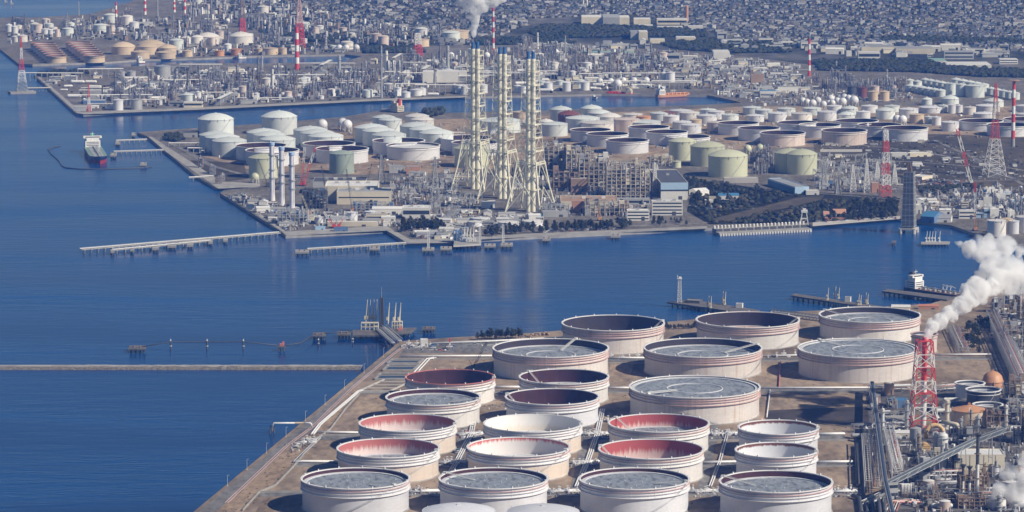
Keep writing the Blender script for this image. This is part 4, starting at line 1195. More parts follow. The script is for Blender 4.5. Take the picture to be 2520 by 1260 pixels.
for (x, y, n_, w) in ((1090, 1140, 9, 60), (1408, 1142, 12, 66), (1436, 1071, 12, 62), (1748, 1072, 12, 70), (1128, 1072, 8, 60), (1010, 1210, 6, 40), (1352, 1212, 6, 70), (1700, 1212, 7, 70), (2050, 1210, 5, 50), (740, 1090, 10, 40), (1880, 878, 6, 90), (1500, 882, 5, 70), (1130, 1040, 6, 50), (1480, 1040, 6, 40), (1160, 970, 5, 60), (1000, 852, 8, 60)):
    for k in range(n_):
        q = G(x + w * (k + rnd.random()) / n_, y + rnd.uniform(-4, 4))
        if v0 is None:
            v0 = valve_mesh().build("valve", [PIPEW, CONC], None, q); tag(v0, "small white pipe valve between the near tanks", "valve", "valves between the near tanks")
            o = v0
        else:
            o = v0.copy(); col.objects.link(o); o.location = q
        o.rotation_euler = (0, 0, rnd.choice((0, pi / 2))); o.scale = (rnd.uniform(.9, 1.7),) * 3
# jutting white pipe with a striped section, ending on a dolphin
t = thing("outfall_pipe", "white pipe jutting over the water from the quay with a yellow striped section", "pipe", G(767, 1056))
k = mpp(G(767, 1056)); zz = hgt(G(767, 1056), 1041)
mb = MB(); mb.path([(0, 0, 0), (0, 0, zz * .8), (-4 * k, 0, zz), (-20 * k, 0, zz)], .8); mb.path([(-41 * k, 0, zz), (-92 * k, 0, zz), (-96 * k, 0, zz - 1.5), (-97 * k, 0, -2)], .8); mb.build("pipe", [PIPEW], t)
mb = MB(); mb.tube((-20 * k, 0, zz), (-41 * k, 0, zz), .86, n=10, cap=False)
for i in range(9): mb.tube((-(20.4 + i * 2.35) * k, 0, zz), (-(21.5 + i * 2.35) * k, 0, zz), .95, n=10, m=1)
mb.build("striped_section", [STEELW, PIPEY], t)
mb = MB()
for dx, dy in ((-104, -4), (-90, -4), (-104, 4), (-90, 4)): mb.tube((dx * k, dy, -9), (-97 * k + (dx + 97) * k * .5, dy * .5, zz - 3), .6, n=6)
mb.build("trestle_leg", [STEELD], t)
# manifold on the quay
for i, (x, y, s) in enumerate(((735, 1098, 1), (752, 1086, .8), (762, 1090, .9), (728, 1104, .7), (990, 857, .9), (1015, 856, .7))):
    t = thing("pump_skid", "grey pump skid with white piping on the sandy verge", "pump", G(x, y), rnd.uniform(0, 1), "pump skids by the quay road")
    mb = MB(); mb.box((0, 0, 0), (9 * s, 4 * s, .6)); mb.build("base", [CONC], t)
    mb = MB(); mb.tube((-3 * s, 0, 2), (1 * s, 0, 2), 1.1 * s, n=10); mb.box((2.6 * s, 0, .6), (2 * s, 2 * s, 2.4 * s)); mb.build("pump", [STEEL], t)
    mb = MB(); mb.path([(-4 * s, -1.6, .8), (-4 * s, -1.6, 4 * s), (3 * s, -1.6, 4 * s), (3 * s, -1.6, .8)], .4); mb.build("pipe", [PIPEW], t)
# settling basins
WATERD = mat("basin_water", (0.008, 0.014, 0.03), .15, .2, .1)
for i, (x0, x1, y0, y1, lb) in enumerate(((960, 1034, 886, 896, "dark settling basin nearest the bund, first of three by the quay"), (950, 1023, 900, 913, "dark settling basin, middle of three by the quay"), (930, 1006, 921, 935, "dark settling basin, nearest of three by the quay"))):
    a, b, c, d = [G(*q) for q in ((x0 + 6, y0), (x1 + 8, y0), (x1 - 6, y1), (x0 - 8, y1))]
    cc = (a + b + c + d) / 4; t = thing("settling_basin", lb, "basin", (cc.x, cc.y, LZ), 0, "settling basins by the quay")
    L = [(p.x - cc.x, p.y - cc.y) for p in (a, b, c, d)]
    mb = MB(); mb.prism(L, -.4, .35); mb.build("water", [WATERD], t)
    mb = MB()
    for q in range(4):
        u, v = Vector(L[q]), Vector(L[(q + 1) % 4]); dd = (v - u).normalized() * 1.0; nn = Vector((-dd.y, dd.x))
        mb.prism([u + nn, u - nn, v - nn, v + nn], -.4, 1.6 + q * .004)
    m0, m1 = (Vector(L[0]) + Vector(L[3])) / 2, (Vector(L[1]) + Vector(L[2])) / 2
    mb.bar((m0.x, m0.y, 1.8), (m1.x, m1.y, 1.8), 1.0)
    mb.build("rim", [CONC], t)
t = thing("drying_bed", "pale framed drying bed with white dividing beams by the quay", "drying bed", G(955, 948))
kk = mpp(G(955, 948)); mb = MB()
for i in range(5):
    y = (i - 2) * 17; mb.box((0 + y * .35, y, 0), (76 * kk, 1.4, 1.0))
mb.box((-38 * kk, 0, 0), (1.6, 70, 1.1), rz=-.33); mb.box((38 * kk, 0, 0), (1.6, 70, 1.1), rz=-.33)
mb.build("beam", [CONCP], t)
building("white flat roofed guard hut on the shore corner", G(1044, 853), (7.5, 7, 7), .05, WALLW, RFW, 0, name="guard_hut", cat="hut", plant=0)
lattice("signal_mast", "slim red and white mast by the white hut", "mast", G(1107, 852), 8, lambda z: 1.0, 4, [BWHT, BRED], .3)
crawler_crane("dark lattice boom crane behind the maroon tank", 1164, 912, 1198, 842, STEELD, STEELD, 1.5)
for i in range(17):
    x = 1178 + i * 6.6 + rnd.uniform(-3, 3)
    tree(x, 837 - i * .25 + rnd.uniform(-2, 1), rnd.uniform(17, 28), "pine", "dark wind bent pine in the row on the far shore left of the tanks", "pines on the near shore", seed=i)
for i in range(14):
    tree(1640 + i * 6 + rnd.uniform(-2, 2), 811 - i * .3 + rnd.uniform(-2, 2), rnd.uniform(10, 19), "broad", "low dark bush between the two dark far tanks", "bushes between the far tanks", seed=i)
for i in range(26):
    tree(2376 + rnd.uniform(0, 62), 800 + rnd.uniform(0, 72), rnd.uniform(16, 32), "broad", "dark tree in the clump under the steam plume", "trees under the steam plume", seed=i)
for i, (x, y) in enumerate(((1296, 829), (1312, 826), (1328, 825), (1344, 824))):
    mb = MB()
    for k in range(10): mb.blob((rnd.uniform(-4, 4), rnd.uniform(-4, 4), rnd.uniform(0, 1.6)), rnd.uniform(1.2, 2.2))
    tag(mb.build("sand_heap", [SANDY], None, G(x, y)), "ochre sand heap on the shore beside the pine row", "heap", "sand heaps on the shore")
for i in range(9):
    x, y = 560 + i * 48, 1196 - i * 40 + (2 if i > 5 else 0)
    mb = MB(); mb.tube((0, 0, 0), (0, 0, 9), .14, .09, n=6); mb.bar((0, 0, 9), (1.6, 0, 9.2), .2); mb.box((0, 0, 0), (.8, .8, .6))
    tag(mb.build("lamp_post", [STEELW], None, G(x, y)), "thin pale lamp post on the quay road", "lamp post", "lamp posts on the quay road")

# ------------------------------------------------------------------ breakwater and the near jetty
a, b = G(-300, 907, 0), G(890, 908, 0)
mb = MB(); n = 90; hw = 7.0
for i in range(n + 1):
    f = i / n; x = a.x + (b.x - a.x) * f; j = rnd.uniform
    r_ = 1.0 if f > .42 else .15
    for dy, z in ((-hw - 2.5, -2), (-hw + j(-.8, .8) * r_, 1.6 + j(-.5, .5) * r_), (-hw + 3, 2.8 + j(-.5, .5) * r_), (hw - 2, 2.9 + j(-.2, .2) * r_), (hw + 2, -2)):
        mb.v.append((x - a.x + j(-1, 1) * r_, dy, z))
for i in range(n):
    for q in range(4): mb.quad((i * 5 + q, (i + 1) * 5 + q, (i + 1) * 5 + q + 1, i * 5 + q + 1), 0 if q < 2 else 1)
tag(mb.build("breakwater", [RUBBLE, CONC], None, (a.x, a.y, 0)), "long low rubble breakwater crossing the water to the near quay", "breakwater")
DG = "dolphins of the near jetty"
def dol(lb, x0, x1, yt, yb, piles=3, dpx=None, extra=None, z=5.0, group=DG):
    sk = 0.0
    return pile_deck(lb, [(x0, yb), (x1, yb), (x1 + 1, yt), (x0 + 3, yt)], z, 1.6, piles, None, group=group, extra=extra)
def redtop(t, z):
    mb = MB(); mb.box((0, 0, z), (4, 4, 2.4)); mb.box((1.5, 2, z), (2, 2, 4)); mb.build("bollard_housing", [PIPER], t)
def bollards(t, z):
    for dx in (-3, 3):
        mb = MB(); mb.tube((dx, -4, z), (dx, -4, z + 1.8), .8, 1.0, n=8); mb.build("bollard", [STEELB], t)
dol("brown mooring dolphin at the far left end of the cable", 316, 359, 850, 858, 4, extra=bollards)
dol("red topped mooring dolphin in the middle of the cable", 682, 703, 849, 853, 2, extra=redtop)
dol("square mooring dolphin left of the loading platform, outermost", 768, 802, 818, 826, 4, extra=bollards)
dol("square mooring dolphin next to the loading platform on its left", 829, 863, 815, 823, 4, extra=bollards)
dol("square mooring dolphin right of the loading platform", 1038, 1071, 803, 810, 4, extra=bollards)
pile_deck("left wing of the loading platform on piles", [(868, 825), (950, 824), (945, 808), (868, 812)], 5, 1.6, 6, None, "jetty_platform", "jetty", "platforms of the near jetty")
pile_deck("right wing of the loading platform with a red tarpaulin", [(950, 822), (1010, 818), (1026, 806), (950, 807)], 5, 1.6, 6, None, "jetty_platform", "jetty", "platforms of the near jetty", extra=redtop)
AG = "loading arms of the near jetty"
for i, x in enumerate((900.6, 908.2, 916.5, 924)):
    loading_arm(f"cream loading arm, {ordn(i)} from the left in the group of four on the near jetty", x, 806, 737.5, AG, m=PIPEBE)
for i, x in enumerate((955, 971, 983)):
    loading_arm(f"cream loading arm right of the dark mast, {ordn(i)} of three", x, 806, 745, AG, m=PIPEBE)
for (x0, x1, y, top) in ((889, 931, 811, 794), (965, 990, 807, 791)):
    p = G((x0 + x1) / 2, y, 5); t = thing("arm_frame", f"cream steel frame under the {'four' if x0 < 900 else 'two right hand'} loading arms", "frame", p)
    k = mpp(p); w = (x1 - x0) * k; h = hgt(p, top); mb = MB()
    for s in range(5):
        for y_ in (-3, 3): mb.bar((-w / 2 + w * s / 4, y_, 0), (-w / 2 + w * s / 4, y_, h), .6)
    for z in (h * .45, h):
        for y_ in (-3, 3): mb.bar((-w / 2, y_, z), (w / 2, y_, z), .7)
        mb.box((0, 0, z - .1), (w, 6, .3))
    mb.build("frame", [PIPEBE], t)
p = G(939.5, 808, 5); hh = hgt(p, 733)
t = lattice("jetty_mast", "dark lattice mast with a thin aerial between the loading arms", "mast", p, hh, lambda z: 4.4 - z * .04, 12, [STEELD, STEELD], .55)
mb = MB(); mb.tube((0, 0, hh), (0, 0, hgt(p, 706)), .3, .12, n=5); mb.build("aerial", [STEEL], t)
for px0 in (0, 1):
    a, b = (G(930, 811, 6), G(968, 845, 6)) if px0 == 0 else (G(944, 806, 6), G(985, 840, 6))
    t = thing("jetty_trestle", "grey pipe trestle from the quay to the loading arms, " + ("left of two" if px0 == 0 else "right of two"), "trestle", a); d = b - a; u = d.normalized(); nn = Vector((-u.y, u.x, 0))
    for nm, z0 in (("truss", 0),):
        mb = MB(); n = 14
        for i in range(n):
            q0, q1 = d * (i / n), d * ((i + 1) / n)
            for s in (-2.2, 2.2):
                mb.bar(q0 + nn * s, q1 + nn * s, .5); mb.bar(q0 + nn * s + Vector((0, 0, 3)), q1 + nn * s + Vector((0, 0, 3)), .5); mb.bar(q0 + nn * s, q1 + nn * s + Vector((0, 0, 3)), .35)
            mb.bar(q0 - nn * 2.2, q0 + nn * 2.2, .4)
        mb.build(nm, [STEEL], t)
    for s in (-1.2, 0, 1.2):
        mb = MB(); mb.tube(nn * s + Vector((0, 0, .6)), d + nn * s + Vector((0, 0, .6)), .45, n=6); mb.build("pipe", [PIPEW], t)
    for f in (.2, .5, .8):
        mb = MB(); q = d * f; mb.tube((q.x, q.y, -10), (q.x, q.y, 0), .7, n=6); mb.build("pile", [CONCD], t)
poles = []
for i, (x, y, yt) in enumerate(((420, 860, 834), (509.5, 860, 834), (599, 860, 834), (783.5, 850, 833), (868, 845, 832))):
    p = G(x, y, 0); h = hgt(p, yt); t = thing("mooring_pile", f"single mooring pile with a lamp standing in the water, {ordn(i)} from the left", "mooring pile", p, 0, "mooring piles of the near jetty")
    mb = MB(); mb.tube((0, 0, -3), (0, 0, h * .8), .8, n=8); mb.build("pile", [STEELD], t)
    mb = MB(); mb.tube((0, 0, h * .3), (0, 0, h * .36), 1.3, n=8); mb.tube((0, 0, h * .8), (0, 0, h), .6, .4, n=6); mb.bar((-1.2, 0, h * .85), (1.2, 0, h * .85), .3); mb.build("lamp", [STEELW], t)
    poles.append(p + Vector((0, 0, h * .72)))
for lb, pts in (("dark hose slung over the mooring piles left of the jetty", [G(350, 853, 5.4), poles[0], poles[1], poles[2], G(686, 850, 5.6)]), ("dark hose slung from the red dolphin to the jetty", [G(700, 850, 5.6), G(740, 844, 5.4), G(772, 823, 5.4)]), ("walkway cable between the jetty dolphins", [G(800, 820, 5.6), G(832, 818, 5.6), G(868, 816, 5.6)])):
    mb = MB(); o0 = pts[0]; mb.path([q - o0 for q in pts], .5, 6); tag(mb.build("mooring_hose", [STEELD], None, o0), lb, "hose")

# ------------------------------------------------------------------ the piers right of the far tanks
pile_deck("dark concrete pier with a white lattice tower on its tip", [(1641, 743), (1850, 773), (1870, 763), (1702, 737)], 5, 1.8, 16, None, "pier", "pier", "piers behind the far tanks")
pile_deck("long narrow dark pier with thin loading arms", [(1946, 727), (2140, 757), (2180, 755), (1957, 722)], 5, 1.8, 16, None, "pier", "pier", "piers behind the far tanks")
pile_deck("dark pier in front of the moored ship's white bridge", [(2170, 716), (2330, 738), (2352, 731), (2186, 711)], 5, 1.8, 14, None, "pier", "pier", "piers behind the far tanks")
p = G(1672, 744, 5); t = lattice("light_tower", "white lattice tower on the tip of the dark pier", "tower", p, hgt(p, 686), lambda z: 4.4 - z * .05, 6, [STEELW], .3)
mb = MB(); h = hgt(p, 686); mb.box((0, 0, h), (5.5, 5.5, .6)); mb.box((.5, 0, h + .6), (3, 3, 1.6)); mb.tube((-2, 0, h), (-2.4, 0, h + 4), .4, n=5); mb.build("lamp_platform", [STEELW], t)
for i, (x, y, yt) in enumerate(((1743, 757, 728), (1749, 758, 729), (1778, 749, 717), (1784, 750, 718), (2037, 738, 708), (2055, 734, 705), (2064, 735, 708), (2113, 750, 724), (2118, 750, 726), (2130, 747, 720), (2135, 748, 723))):
    loading_arm(f"thin cream loading arm on the {'pier with the white tower' if i < 4 else 'long narrow pier'}, {ordn(i if i < 4 else i - 4)} from the left", x, y, yt, "loading arms of the far piers", m=PIPEBE)
for i, (x, y, w, d, h, m, lb) in enumerate(((1708, 744, 16, 14, 2.2, CONCD, "dark low store on the first pier"), (1820, 757, 7, 5, 4, WALLW, "small white cabin on the first pier"), (2087, 742, 6, 5, 4.5, WALLW, "small white cabin on the long narrow pier"))):
    building(lb, G(x, y, 5), (w, d, h), -.3, m, RFG, 0, name="pier_cabin", cat="cabin", doors=False)
building("pale roofed shed on the shore behind the right far tank", G(2217, 763), (20, 9, 4), -.1, WALLC, RFW, 0, gable=2, name="shed", cat="shed")
building("low orange roofed shed by the foot of the steam plume", G(2285, 760), (22, 8, 3.5), -.1, WALLT, mat("orange_roof", (.5, .2, .12), .7), 0, gable=1.6, name="shed", cat="shed")
ship("grey hulled tanker with white bridge block and black funnel behind the pier", (2233, 716), (2420, 744), 17, 5, mat("slate_hull", (.05, .06, .09), .5), mat("brown_deck", (.16, .10, .08), .8), BWHT, STEELD, sup=.13, suph=15)
t = thing("pipe_trestle", "long grey pipe trestle on the shore left of the right far tank", "trestle", G(1900, 775)); k = mpp(G(1900, 775)); mb = MB(); Lx = 118 * k
for i in range(16):
    x = Lx * i / 15
    for y in (0, 6): mb.bar((x, y - i * 3.2, 0), (x, y - i * 3.2, 6), .5)
    if i < 15:
        x1 = Lx * (i + 1) / 15
        for y in (0, 6):
            for z in (3, 6): mb.bar((x, y - i * 3.2, z), (x1, y - (i + 1) * 3.2, z), .5)
            mb.bar((x, y - i * 3.2, 3), (x1, y - (i + 1) * 3.2, 6), .3)
mb.build("frame", [STEEL], t)
mb = MB()
for y in (1, 2.6, 4.2): mb.tube((0, y, 3.6), (Lx, y - 48, 3.6), .5, n=6)
mb.build("pipe", [PIPEG], t)
# small things standing in the strait
dol("tiny dark dolphin in the strait left of the scaffolded tower", 2193, 2205, 592, 597, 2)
pile_deck("low white beaded trestle standing in the strait by the steam", [(2267, 600), (2336, 600), (2338, 594), (2267, 594)], 4, .8, 9, CONCP, "strait_trestle", "trestle")
for i, x in enumerate((2280, 2287, 2294, 2301, 2312)):
    loading_arm(f"faint thin loading arm on the beaded trestle, {ordn(i)} from the left", x, 595, 569, "loading arms of the beaded trestle", 4)

# ------------------------------------------------------------------ the middle works: chimneys
def interp(tab, z):
    for (a, va), (b, vb) in zip(tab, tab[1:]):
        if z <= b: return va + (vb - va) * (z - a) / (b - a)
    return tab[-1][1]
CHW = [(0, 50), (33, 36), (65, 27), (105, 20.5), (165, 17), (200, 16.5)]
CHY = ((1170, 464, 103, "leftmost lattice chimney of four cream flues with blue tips, smoking"), (1236, 488, 115.5, "middle lattice chimney of four cream flues with blue tips"), (1306, 520, 127, "right lattice chimney of four cream flues with blue tips, nearest of three"))
for px, py, pt, lb in CHY:
    p = G(px, py); H = hgt(p, pt)
    t = thing("lattice_chimney", lb, "chimney", p, radians(-25), "three lattice chimneys")
    lattice("", "", "", None, H - 77, lambda z: interp(CHW, z), 7, [CREAM], .42, parent=t, z0=65)
    mb = MB(); LV = (0, 33, 65)
    for z0_, z1_ in zip(LV, LV[1:]):                      # splayed foot: legs and inverted V bracing
        A = [(x * interp(CHW, z0_) / 2, y * interp(CHW, z0_) / 2, z0_) for x, y in ((-1, -1), (1, -1), (1, 1), (-1, 1))]
        B = [(x * interp(CHW, z1_) / 2, y * interp(CHW, z1_) / 2, z1_) for x, y in ((-1, -1), (1, -1), (1, 1), (-1, 1))]
        for q in range(4):
            n_ = (q + 1) % 4; md = [(B[q][j] + B[n_][j]) / 2 for j in range(3)]
            mb.tube(A[q], B[q], 1.25, 1.1, n=8); mb.bar(A[q], md, .9); mb.bar(A[n_], md, .9)
            if z1_ == 65: mb.bar(B[q], B[n_], .9)
    mb.build("splayed_leg", [CREAM], t)
    for fx in (-3.1, 3.1):
        for fy in (-3.1, 3.1):
            mb = MB(); mb.tube((fx, fy, 0), (fx, fy, H - 9), 3.1, n=14)
            for z in range(14, int(H - 12), 13): mb.tube((fx, fy, z), (fx, fy, z + .7), 3.1, n=14)
            f = mb.build("flue", [CREAM], t); f.rotation_euler = (0, 0, radians(25)); 
            mb = MB(); mb.tube((fx, fy, H - 9), (fx, fy, H), 2.6, 2.2, n=14); mb.build("tip", [BLUCAP], f)
    for z in range(28, int(H - 10), 17):
        mb = MB()
        w = interp(CHW, z) * .5 if z > 60 else 9
        for a, b in (((-w, -w), (w, -w)), ((w, -w), (w, w)), ((w, w), (-w, w)), ((-w, w), (-w, -w))):
            mb.bar((*a, z), (*b, z), .9); mb.bar((a[0] * .55, a[1] * .55, z), (b[0] * .55, b[1] * .55, z), 1.0)
            mb.bar((*a, z + 1.4), (*b, z + 1.4), .25); mb.bar((*a, z), (a[0] * .4, a[1] * .4, z), .6)
        mb.build("platform", [CREAM], t)
for px, py, pt, w in ((670, 494, 349.5, "rear left"), (694, 506, 360.6, "middle"), (719, 522, 374, "front right")):
    p = G(px, py); H = hgt(p, pt); t = thing("steel_stack", f"plain lilac white stack with pale blue cap, {w} of three by the quay", "chimney", p, 0, "three plain white stacks")
    mb = MB(); mb.revolve([(4.0, 0), (3.3, 12), (3.3, H - 5)], 24, 0); mb.build("flue", [STKW], t)
    mb = MB(); mb.revolve([(3.35, H - 5), (3.9, H - 4), (3.9, H - .5), (3.2, H), (2.8, H - 1), (0, H - 3)], 24, 0); mb.build("cap", [LBLU], t)
    for z in (H * .38, H * .52, H * .77):
        mb = MB(); mb.revolve([(3.3, z), (4.6, z), (4.6, z + .4), (3.3, z + .4)], 24, 0); mb.revolve([(4.5, z + .4), (4.5, z + 1.5)], 24, 0); mb.build("platform", [STEEL], t)
    mb = MB(); mb.bar((2.4, -2.6, 2), (2.4, -2.6, H - 6), .35); mb.build("ladder", [STEEL], t)
RW = [BRED, BWHT]
def bands(n, first=0): return [RW[(i + first) % 2] for i in range(n)]
p = G(2492.5, 361); 
def flarecap(t, h, r):
    mb = MB(); mb.revolve([(r, h), (9, h + 1), (9, h + 1.8), (r * .8, h + 2)], 20, 0); mb.build("cap", [WALLB], t)
banded_chimney("tall red and white striped chimney with a flat brown cap at the right edge", p, hgt(p, 200), 3.1, 2.4, [CONC] + bands(7, 0), None, flarecap)
p = G(2178, 484); lattice("lattice_mast", "thick red and white lattice mast in the switchyard right of the green tanks", "mast", p, hgt(p, 320), lambda z: 12.5 - z * .088, 12, bands(6), .42, .3)
p = G(2447, 433); t = lattice("power_pylon", "tall pylon, red above and white below, wrapped in thin smoke at right", "pylon", p, hgt(p, 205), lambda z: interp([(0, 27), (60, 9), (130, 2)], z), 15, [BWHT, BWHT, BRED, STEELB, BRED], .36, .2)
def cross_arms(t, h, zs, ln, m=None):
    for z in zs:
        mb = MB()
        for s in (-1, 1):
            mb.bar((0, 0, z), (s * ln, 0, z), .5); mb.bar((0, 0, z + 3), (s * ln, 0, z), .35)
        mb.build("cross_arm", [m or STEEL], t)
for px, py, pt, w, lb in ((939, 452, 381, 8, "small grey pylon behind the turbine hall"), (1071, 519, 386, 11, "grey pylon with a square head left of the lattice chimneys"), (2132, 473, 392, 7, "thin grey pylon left of the red and white mast"), (2098, 472, 405, 7, "thin grey pylon farthest left of the red and white mast"), (2158, 440, 398, 6, "short grey pylon behind the red and white mast"), (2201, 452, 404, 6, "short grey pylon right of the red and white mast"), (2028, 462, 398, 6, "thin grey pylon by the green tank above the long warehouse"), (1611, 480, 400, 6, "white lattice radio mast by the blue topped building"), (2062, 478, 440, 6, "stubby grey pylon in the switchyard")):
    p = G(px, py); h = hgt(p, pt); t = lattice("lattice_pylon", lb, "pylon", p, h, lambda z, w=w, h=h: w * (1 - z / h) + 1.6, 8, [STEELW if "white" in lb else STEEL], .5, .2)
    if "mast" not in lb: cross_arms(t, h, (h * .72, h * .84, h * .96), w * .6)
p = G(1071, 519); 
# scaffolded tower standing in the strait
p = G(2236, 573, 0); H = hgt(p, 424); SC = mat("scaffold_netting", (0.10, 0.095, 0.095), .9, .3, .3, c2=(.03, .03, .04), streak=.7, sc=(.05, .05, .6))
t = thing("scaffolded_tower", "tall pylon wrapped in grey scaffolding standing in the strait", "tower", p, radians(-18))
mb = MB(); w0, w1 = 15, 11
k = len(mb.v)
for z, w in ((9, w0), (H, w1)):
    for x, y in ((-1, -1), (1, -1), (1, 1), (-1, 1)): mb.v.append((x * w / 2, y * w / 2, z))
for i in range(4): mb.quad((k + i, k + (i + 1) % 4, k + 4 + (i + 1) % 4, k + 4 + i))
mb.quad((k + 4, k + 5, k + 6, k + 7)); mb.build("netting", [SC], t)
mb = MB()
for i in range(40):
    z = 9 + (H - 9) * i / 39; w = (w0 + (w1 - w0) * i / 39) / 2 + .5
    c4 = [(-w, -w, z), (w, -w, z), (w, w, z), (-w, w, z)]
    for q in range(4): mb.bar(c4[q], c4[(q + 1) % 4], .42 if i % 4 else .9)
for x in (-1, -.33, .33, 1):
    for y in (-1, 1):
        mb.bar((x * (w0 / 2 + .5), y * (w0 / 2 + .5), 9), (x * (w1 / 2 + .5), y * (w1 / 2 + .5), H), .3); mb.bar((y * (w0 / 2 + .5), x * (w0 / 2 + .5), 9), (y * (w1 / 2 + .5), x * (w1 / 2 + .5), H), .3)
mb.build("scaffold", [STEEL], t)
lattice("", "", "", None, hgt(p, 400) - H, lambda z: 6 - (z - H) * .35, 4, [STEELB], .5, parent=t, z0=H)
mb = MB(); mb.box((0, 0, 4.5), (21, 21, 2.2), bottom=True)
for x in (-8.5, 8.5):
    for y in (-8.5, 8.5): mb.tube((x, y, -3), (x, y, 5.5), 2.6, n=12)
mb.build("foundation", [CONCP], t)
p = G(54, 229, 0); t = lattice("river_pylon", "red and white pylon on its own islet at the left edge", "pylon", p, hgt(p, 90), lambda z: interp([(0, 19), (60, 4.2), (100, 1.4)], z + 0), 15, [STEEL, BWHT, BRED, BWHT, BRED], .4, .3)
cross_arms(t, 90, (62, 72, 82), 5, STEELB); mb = MB(); mb.box((0, 0, -3), (44, 30, 6)); mb.build("islet", [CONC], t)
run = [G(62, 219, 3), G(128, 216, 3)]
a, b = G(66, 217, 6), G(126, 216, 6)
mb = MB(); mb.tube((0, 0, 0), b - a, 1.1, n=6); mb.tube((0, 6, 0), (b - a) + Vector((0, 6, 0)), .8, n=6)
for i in range(7): q = (b - a) * (i + .5) / 7; mb.tube((q.x, q.y + 3, -8), (q.x, q.y + 3, 0), .8, n=6)
tag(mb.build("causeway", [CONCP], None, a), "thin pale pipe causeway from the pylon islet to the shore", "causeway")

# ------------------------------------------------------------------ cranes
CG = "cranes at the power station site"
RWB = [BWHT, BRED, BWHT, BRED]
crawler_crane("red and white crane with its boom leaning right over the turbine hall site", 748, 457, 777, 362, [BRED, BRED, BWHT, BRED], BRED, 2.6, CG)
crawler_crane("red and white crane with an upright boom beside the leaning one", 742, 457, 751, 362, [BRED, BRED, BWHT, BWHT], BRED, 2.4, CG)
crawler_crane("small red crane with white boom leaning left by the quay tanks", 822, 561, 797, 522, [BRED, BWHT], BRED, 1.8, CG)
crawler_crane("small red crane with white boom leaning right by the quay tanks", 834, 561, 854, 521, [BRED, BWHT], BRED, 1.8, CG)
crawler_crane("dark thin boom crane in front of the pale green tank", 659, 460, 635, 391, STEELD, STEELD, 1.3, CG)
crawler_crane("dark thin boom crane between the plain white stacks", 684, 466, 662, 425, STEELD, STEELD, 1.2, CG)
crawler_crane("dark tall boom crane left of the turbine hall", 803, 478, 791, 408, STEELD, STEELD, 1.3, CG)
crawler_crane("dark tall boom crane in front of the turbine hall, orange body", 866, 522, 853, 416, STEELD, ORG, 1.3, CG)
crawler_crane("orange boom crane below the plain white stacks", 760, 530, 744, 480, PIPEBE, ORG, 1.4, CG)
crawler_crane("orange crane at the foot of the boiler frames", 1476, 543, 1471, 508, ORG, ORG, 1.6, CG)
crawler_crane("dark boom crane right of the turbine hall", 902, 462, 915, 402, STEELD, STEELD, 1.2, CG)
crawler_crane("huge red and white crane leaning left behind the scaffolded tower", 2390, 452, 2353, 316, RWB, STEELW, 3.4, CG)
crawler_crane("crane with orange mast, white boom and red top beside the steam", 2400, 568, 2397, 448, [ORG, BWHT, BWHT, BRED], ORG, 2.2, CG)

# ------------------------------------------------------------------ buildings of the middle works
def bld(label, x0, x1, yb, yt, dep, **kw):
    pf = G((x0 + x1) / 2, yb); w = (x1 - x0) * mpp(pf); rz = kw.pop("rz", 0.0)
    p = pf + Vector((-sin(rz) * dep / 2, cos(rz) * dep / 2, 0))
    return building(label, p, (w, dep, max(2.5, hgt(pf, yt))), rz, **kw)
t = bld("long cream turbine hall with a dark window strip, nearest of three", 829, 962, 503, 473, 44, wall=WALLC, roof=RFG, plant=5)
mb = MB(); mb.box((0, -22.1, 8.5), (66, .25, 1.4)); mb.build("window", [GLASS], t)
t = bld("cream turbine hall with white roof vents, middle of three", 800, 930, 494, 459, 58, wall=WALLC, roof=RFW, plant=7)
bld("dark grey roofed turbine hall, rear of three", 770, 900, 478, 448, 48, wall=WALLG, roof=RFD, plant=4)
bld("white two storey office beside the left tree grove", 990, 1059, 538, 513, 26, wall=WALLW, roof=RFW, bands=1, plant=2)
bld("long white shed left of the office", 916, 990, 527, 514, 14, wall=WALLW, roof=RFW, gable=2.5)
bld("long low beige shed by the quay cranes", 806, 930, 557, 548, 12, wall=WALLC, roof=RFW)
bld("cream block beside the small quay tank", 900, 952, 545, 530, 14, wall=WALLC, roof=RFG, bands=1)
bld("small cream house with red door by the quay", 943, 960, 557, 548, 9, wall=WALLW, roof=RFW)
bld("low cream shed left of the small quay tanks", 748, 772, 546, 535, 14, wall=WALLC, roof=RFG)
bld("pale blue site cabin row on the quay", 776, 800, 566, 559, 6, wall=SKYB, roof=RFB)
bld("dark blue barge shed on the quay", 822, 856, 570, 562, 8, wall=STEELBL, roof=RFB)
bld("pale roofed store behind the chimney legs", 1184, 1220, 512, 498, 14, wall=WALLW, roof=RFW)
bld("brick red box building behind the halls", 1000, 1034, 428, 412, 22, wall=WALLT, roof=RFG)
bld("grey box building behind the halls", 958, 992, 426, 411, 20, wall=WALLG, roof=RFG)
bld("dark roofed shed at the far corner of the headland", 451, 486, 338, 326, 20, wall=WALLG, roof=RFD, gable=2)
t = bld("four storey cream office with dark window bands in front of the blue topped hall", 1604, 1680, 530, 497, 17, wall=WALLW, roof=RFW, bands=4, plant=3)
bld("low three storey cream office left of the four storey one", 1543, 1598, 543, 519, 15, wall=WALLW, roof=RFW, bands=3, plant=1)
bld("cream stair tower between the offices", 1578, 1592, 528, 508, 8, wall=WALLC, roof=RFG, bands=2)
t = bld("turbine hall with light blue upper front and long dark roof", 1626, 1693, 492, 451, 150, rz=.06, wall=WALLW, roof=RFD, plant=1)
pf = G(1660, 492); k = mpp(pf); h = hgt(pf, 451)
mb = MB(); mb.box((0, -75.1, h * .62), (67 * k + .3, .4, h * .42)); mb.build("blue_band", [SKYB], t)
mb = MB(); mb.box((0, -75.15, h * .54), (67 * k + .3, .4, h * .08)); mb.build("dark_band", [GLASS], t)
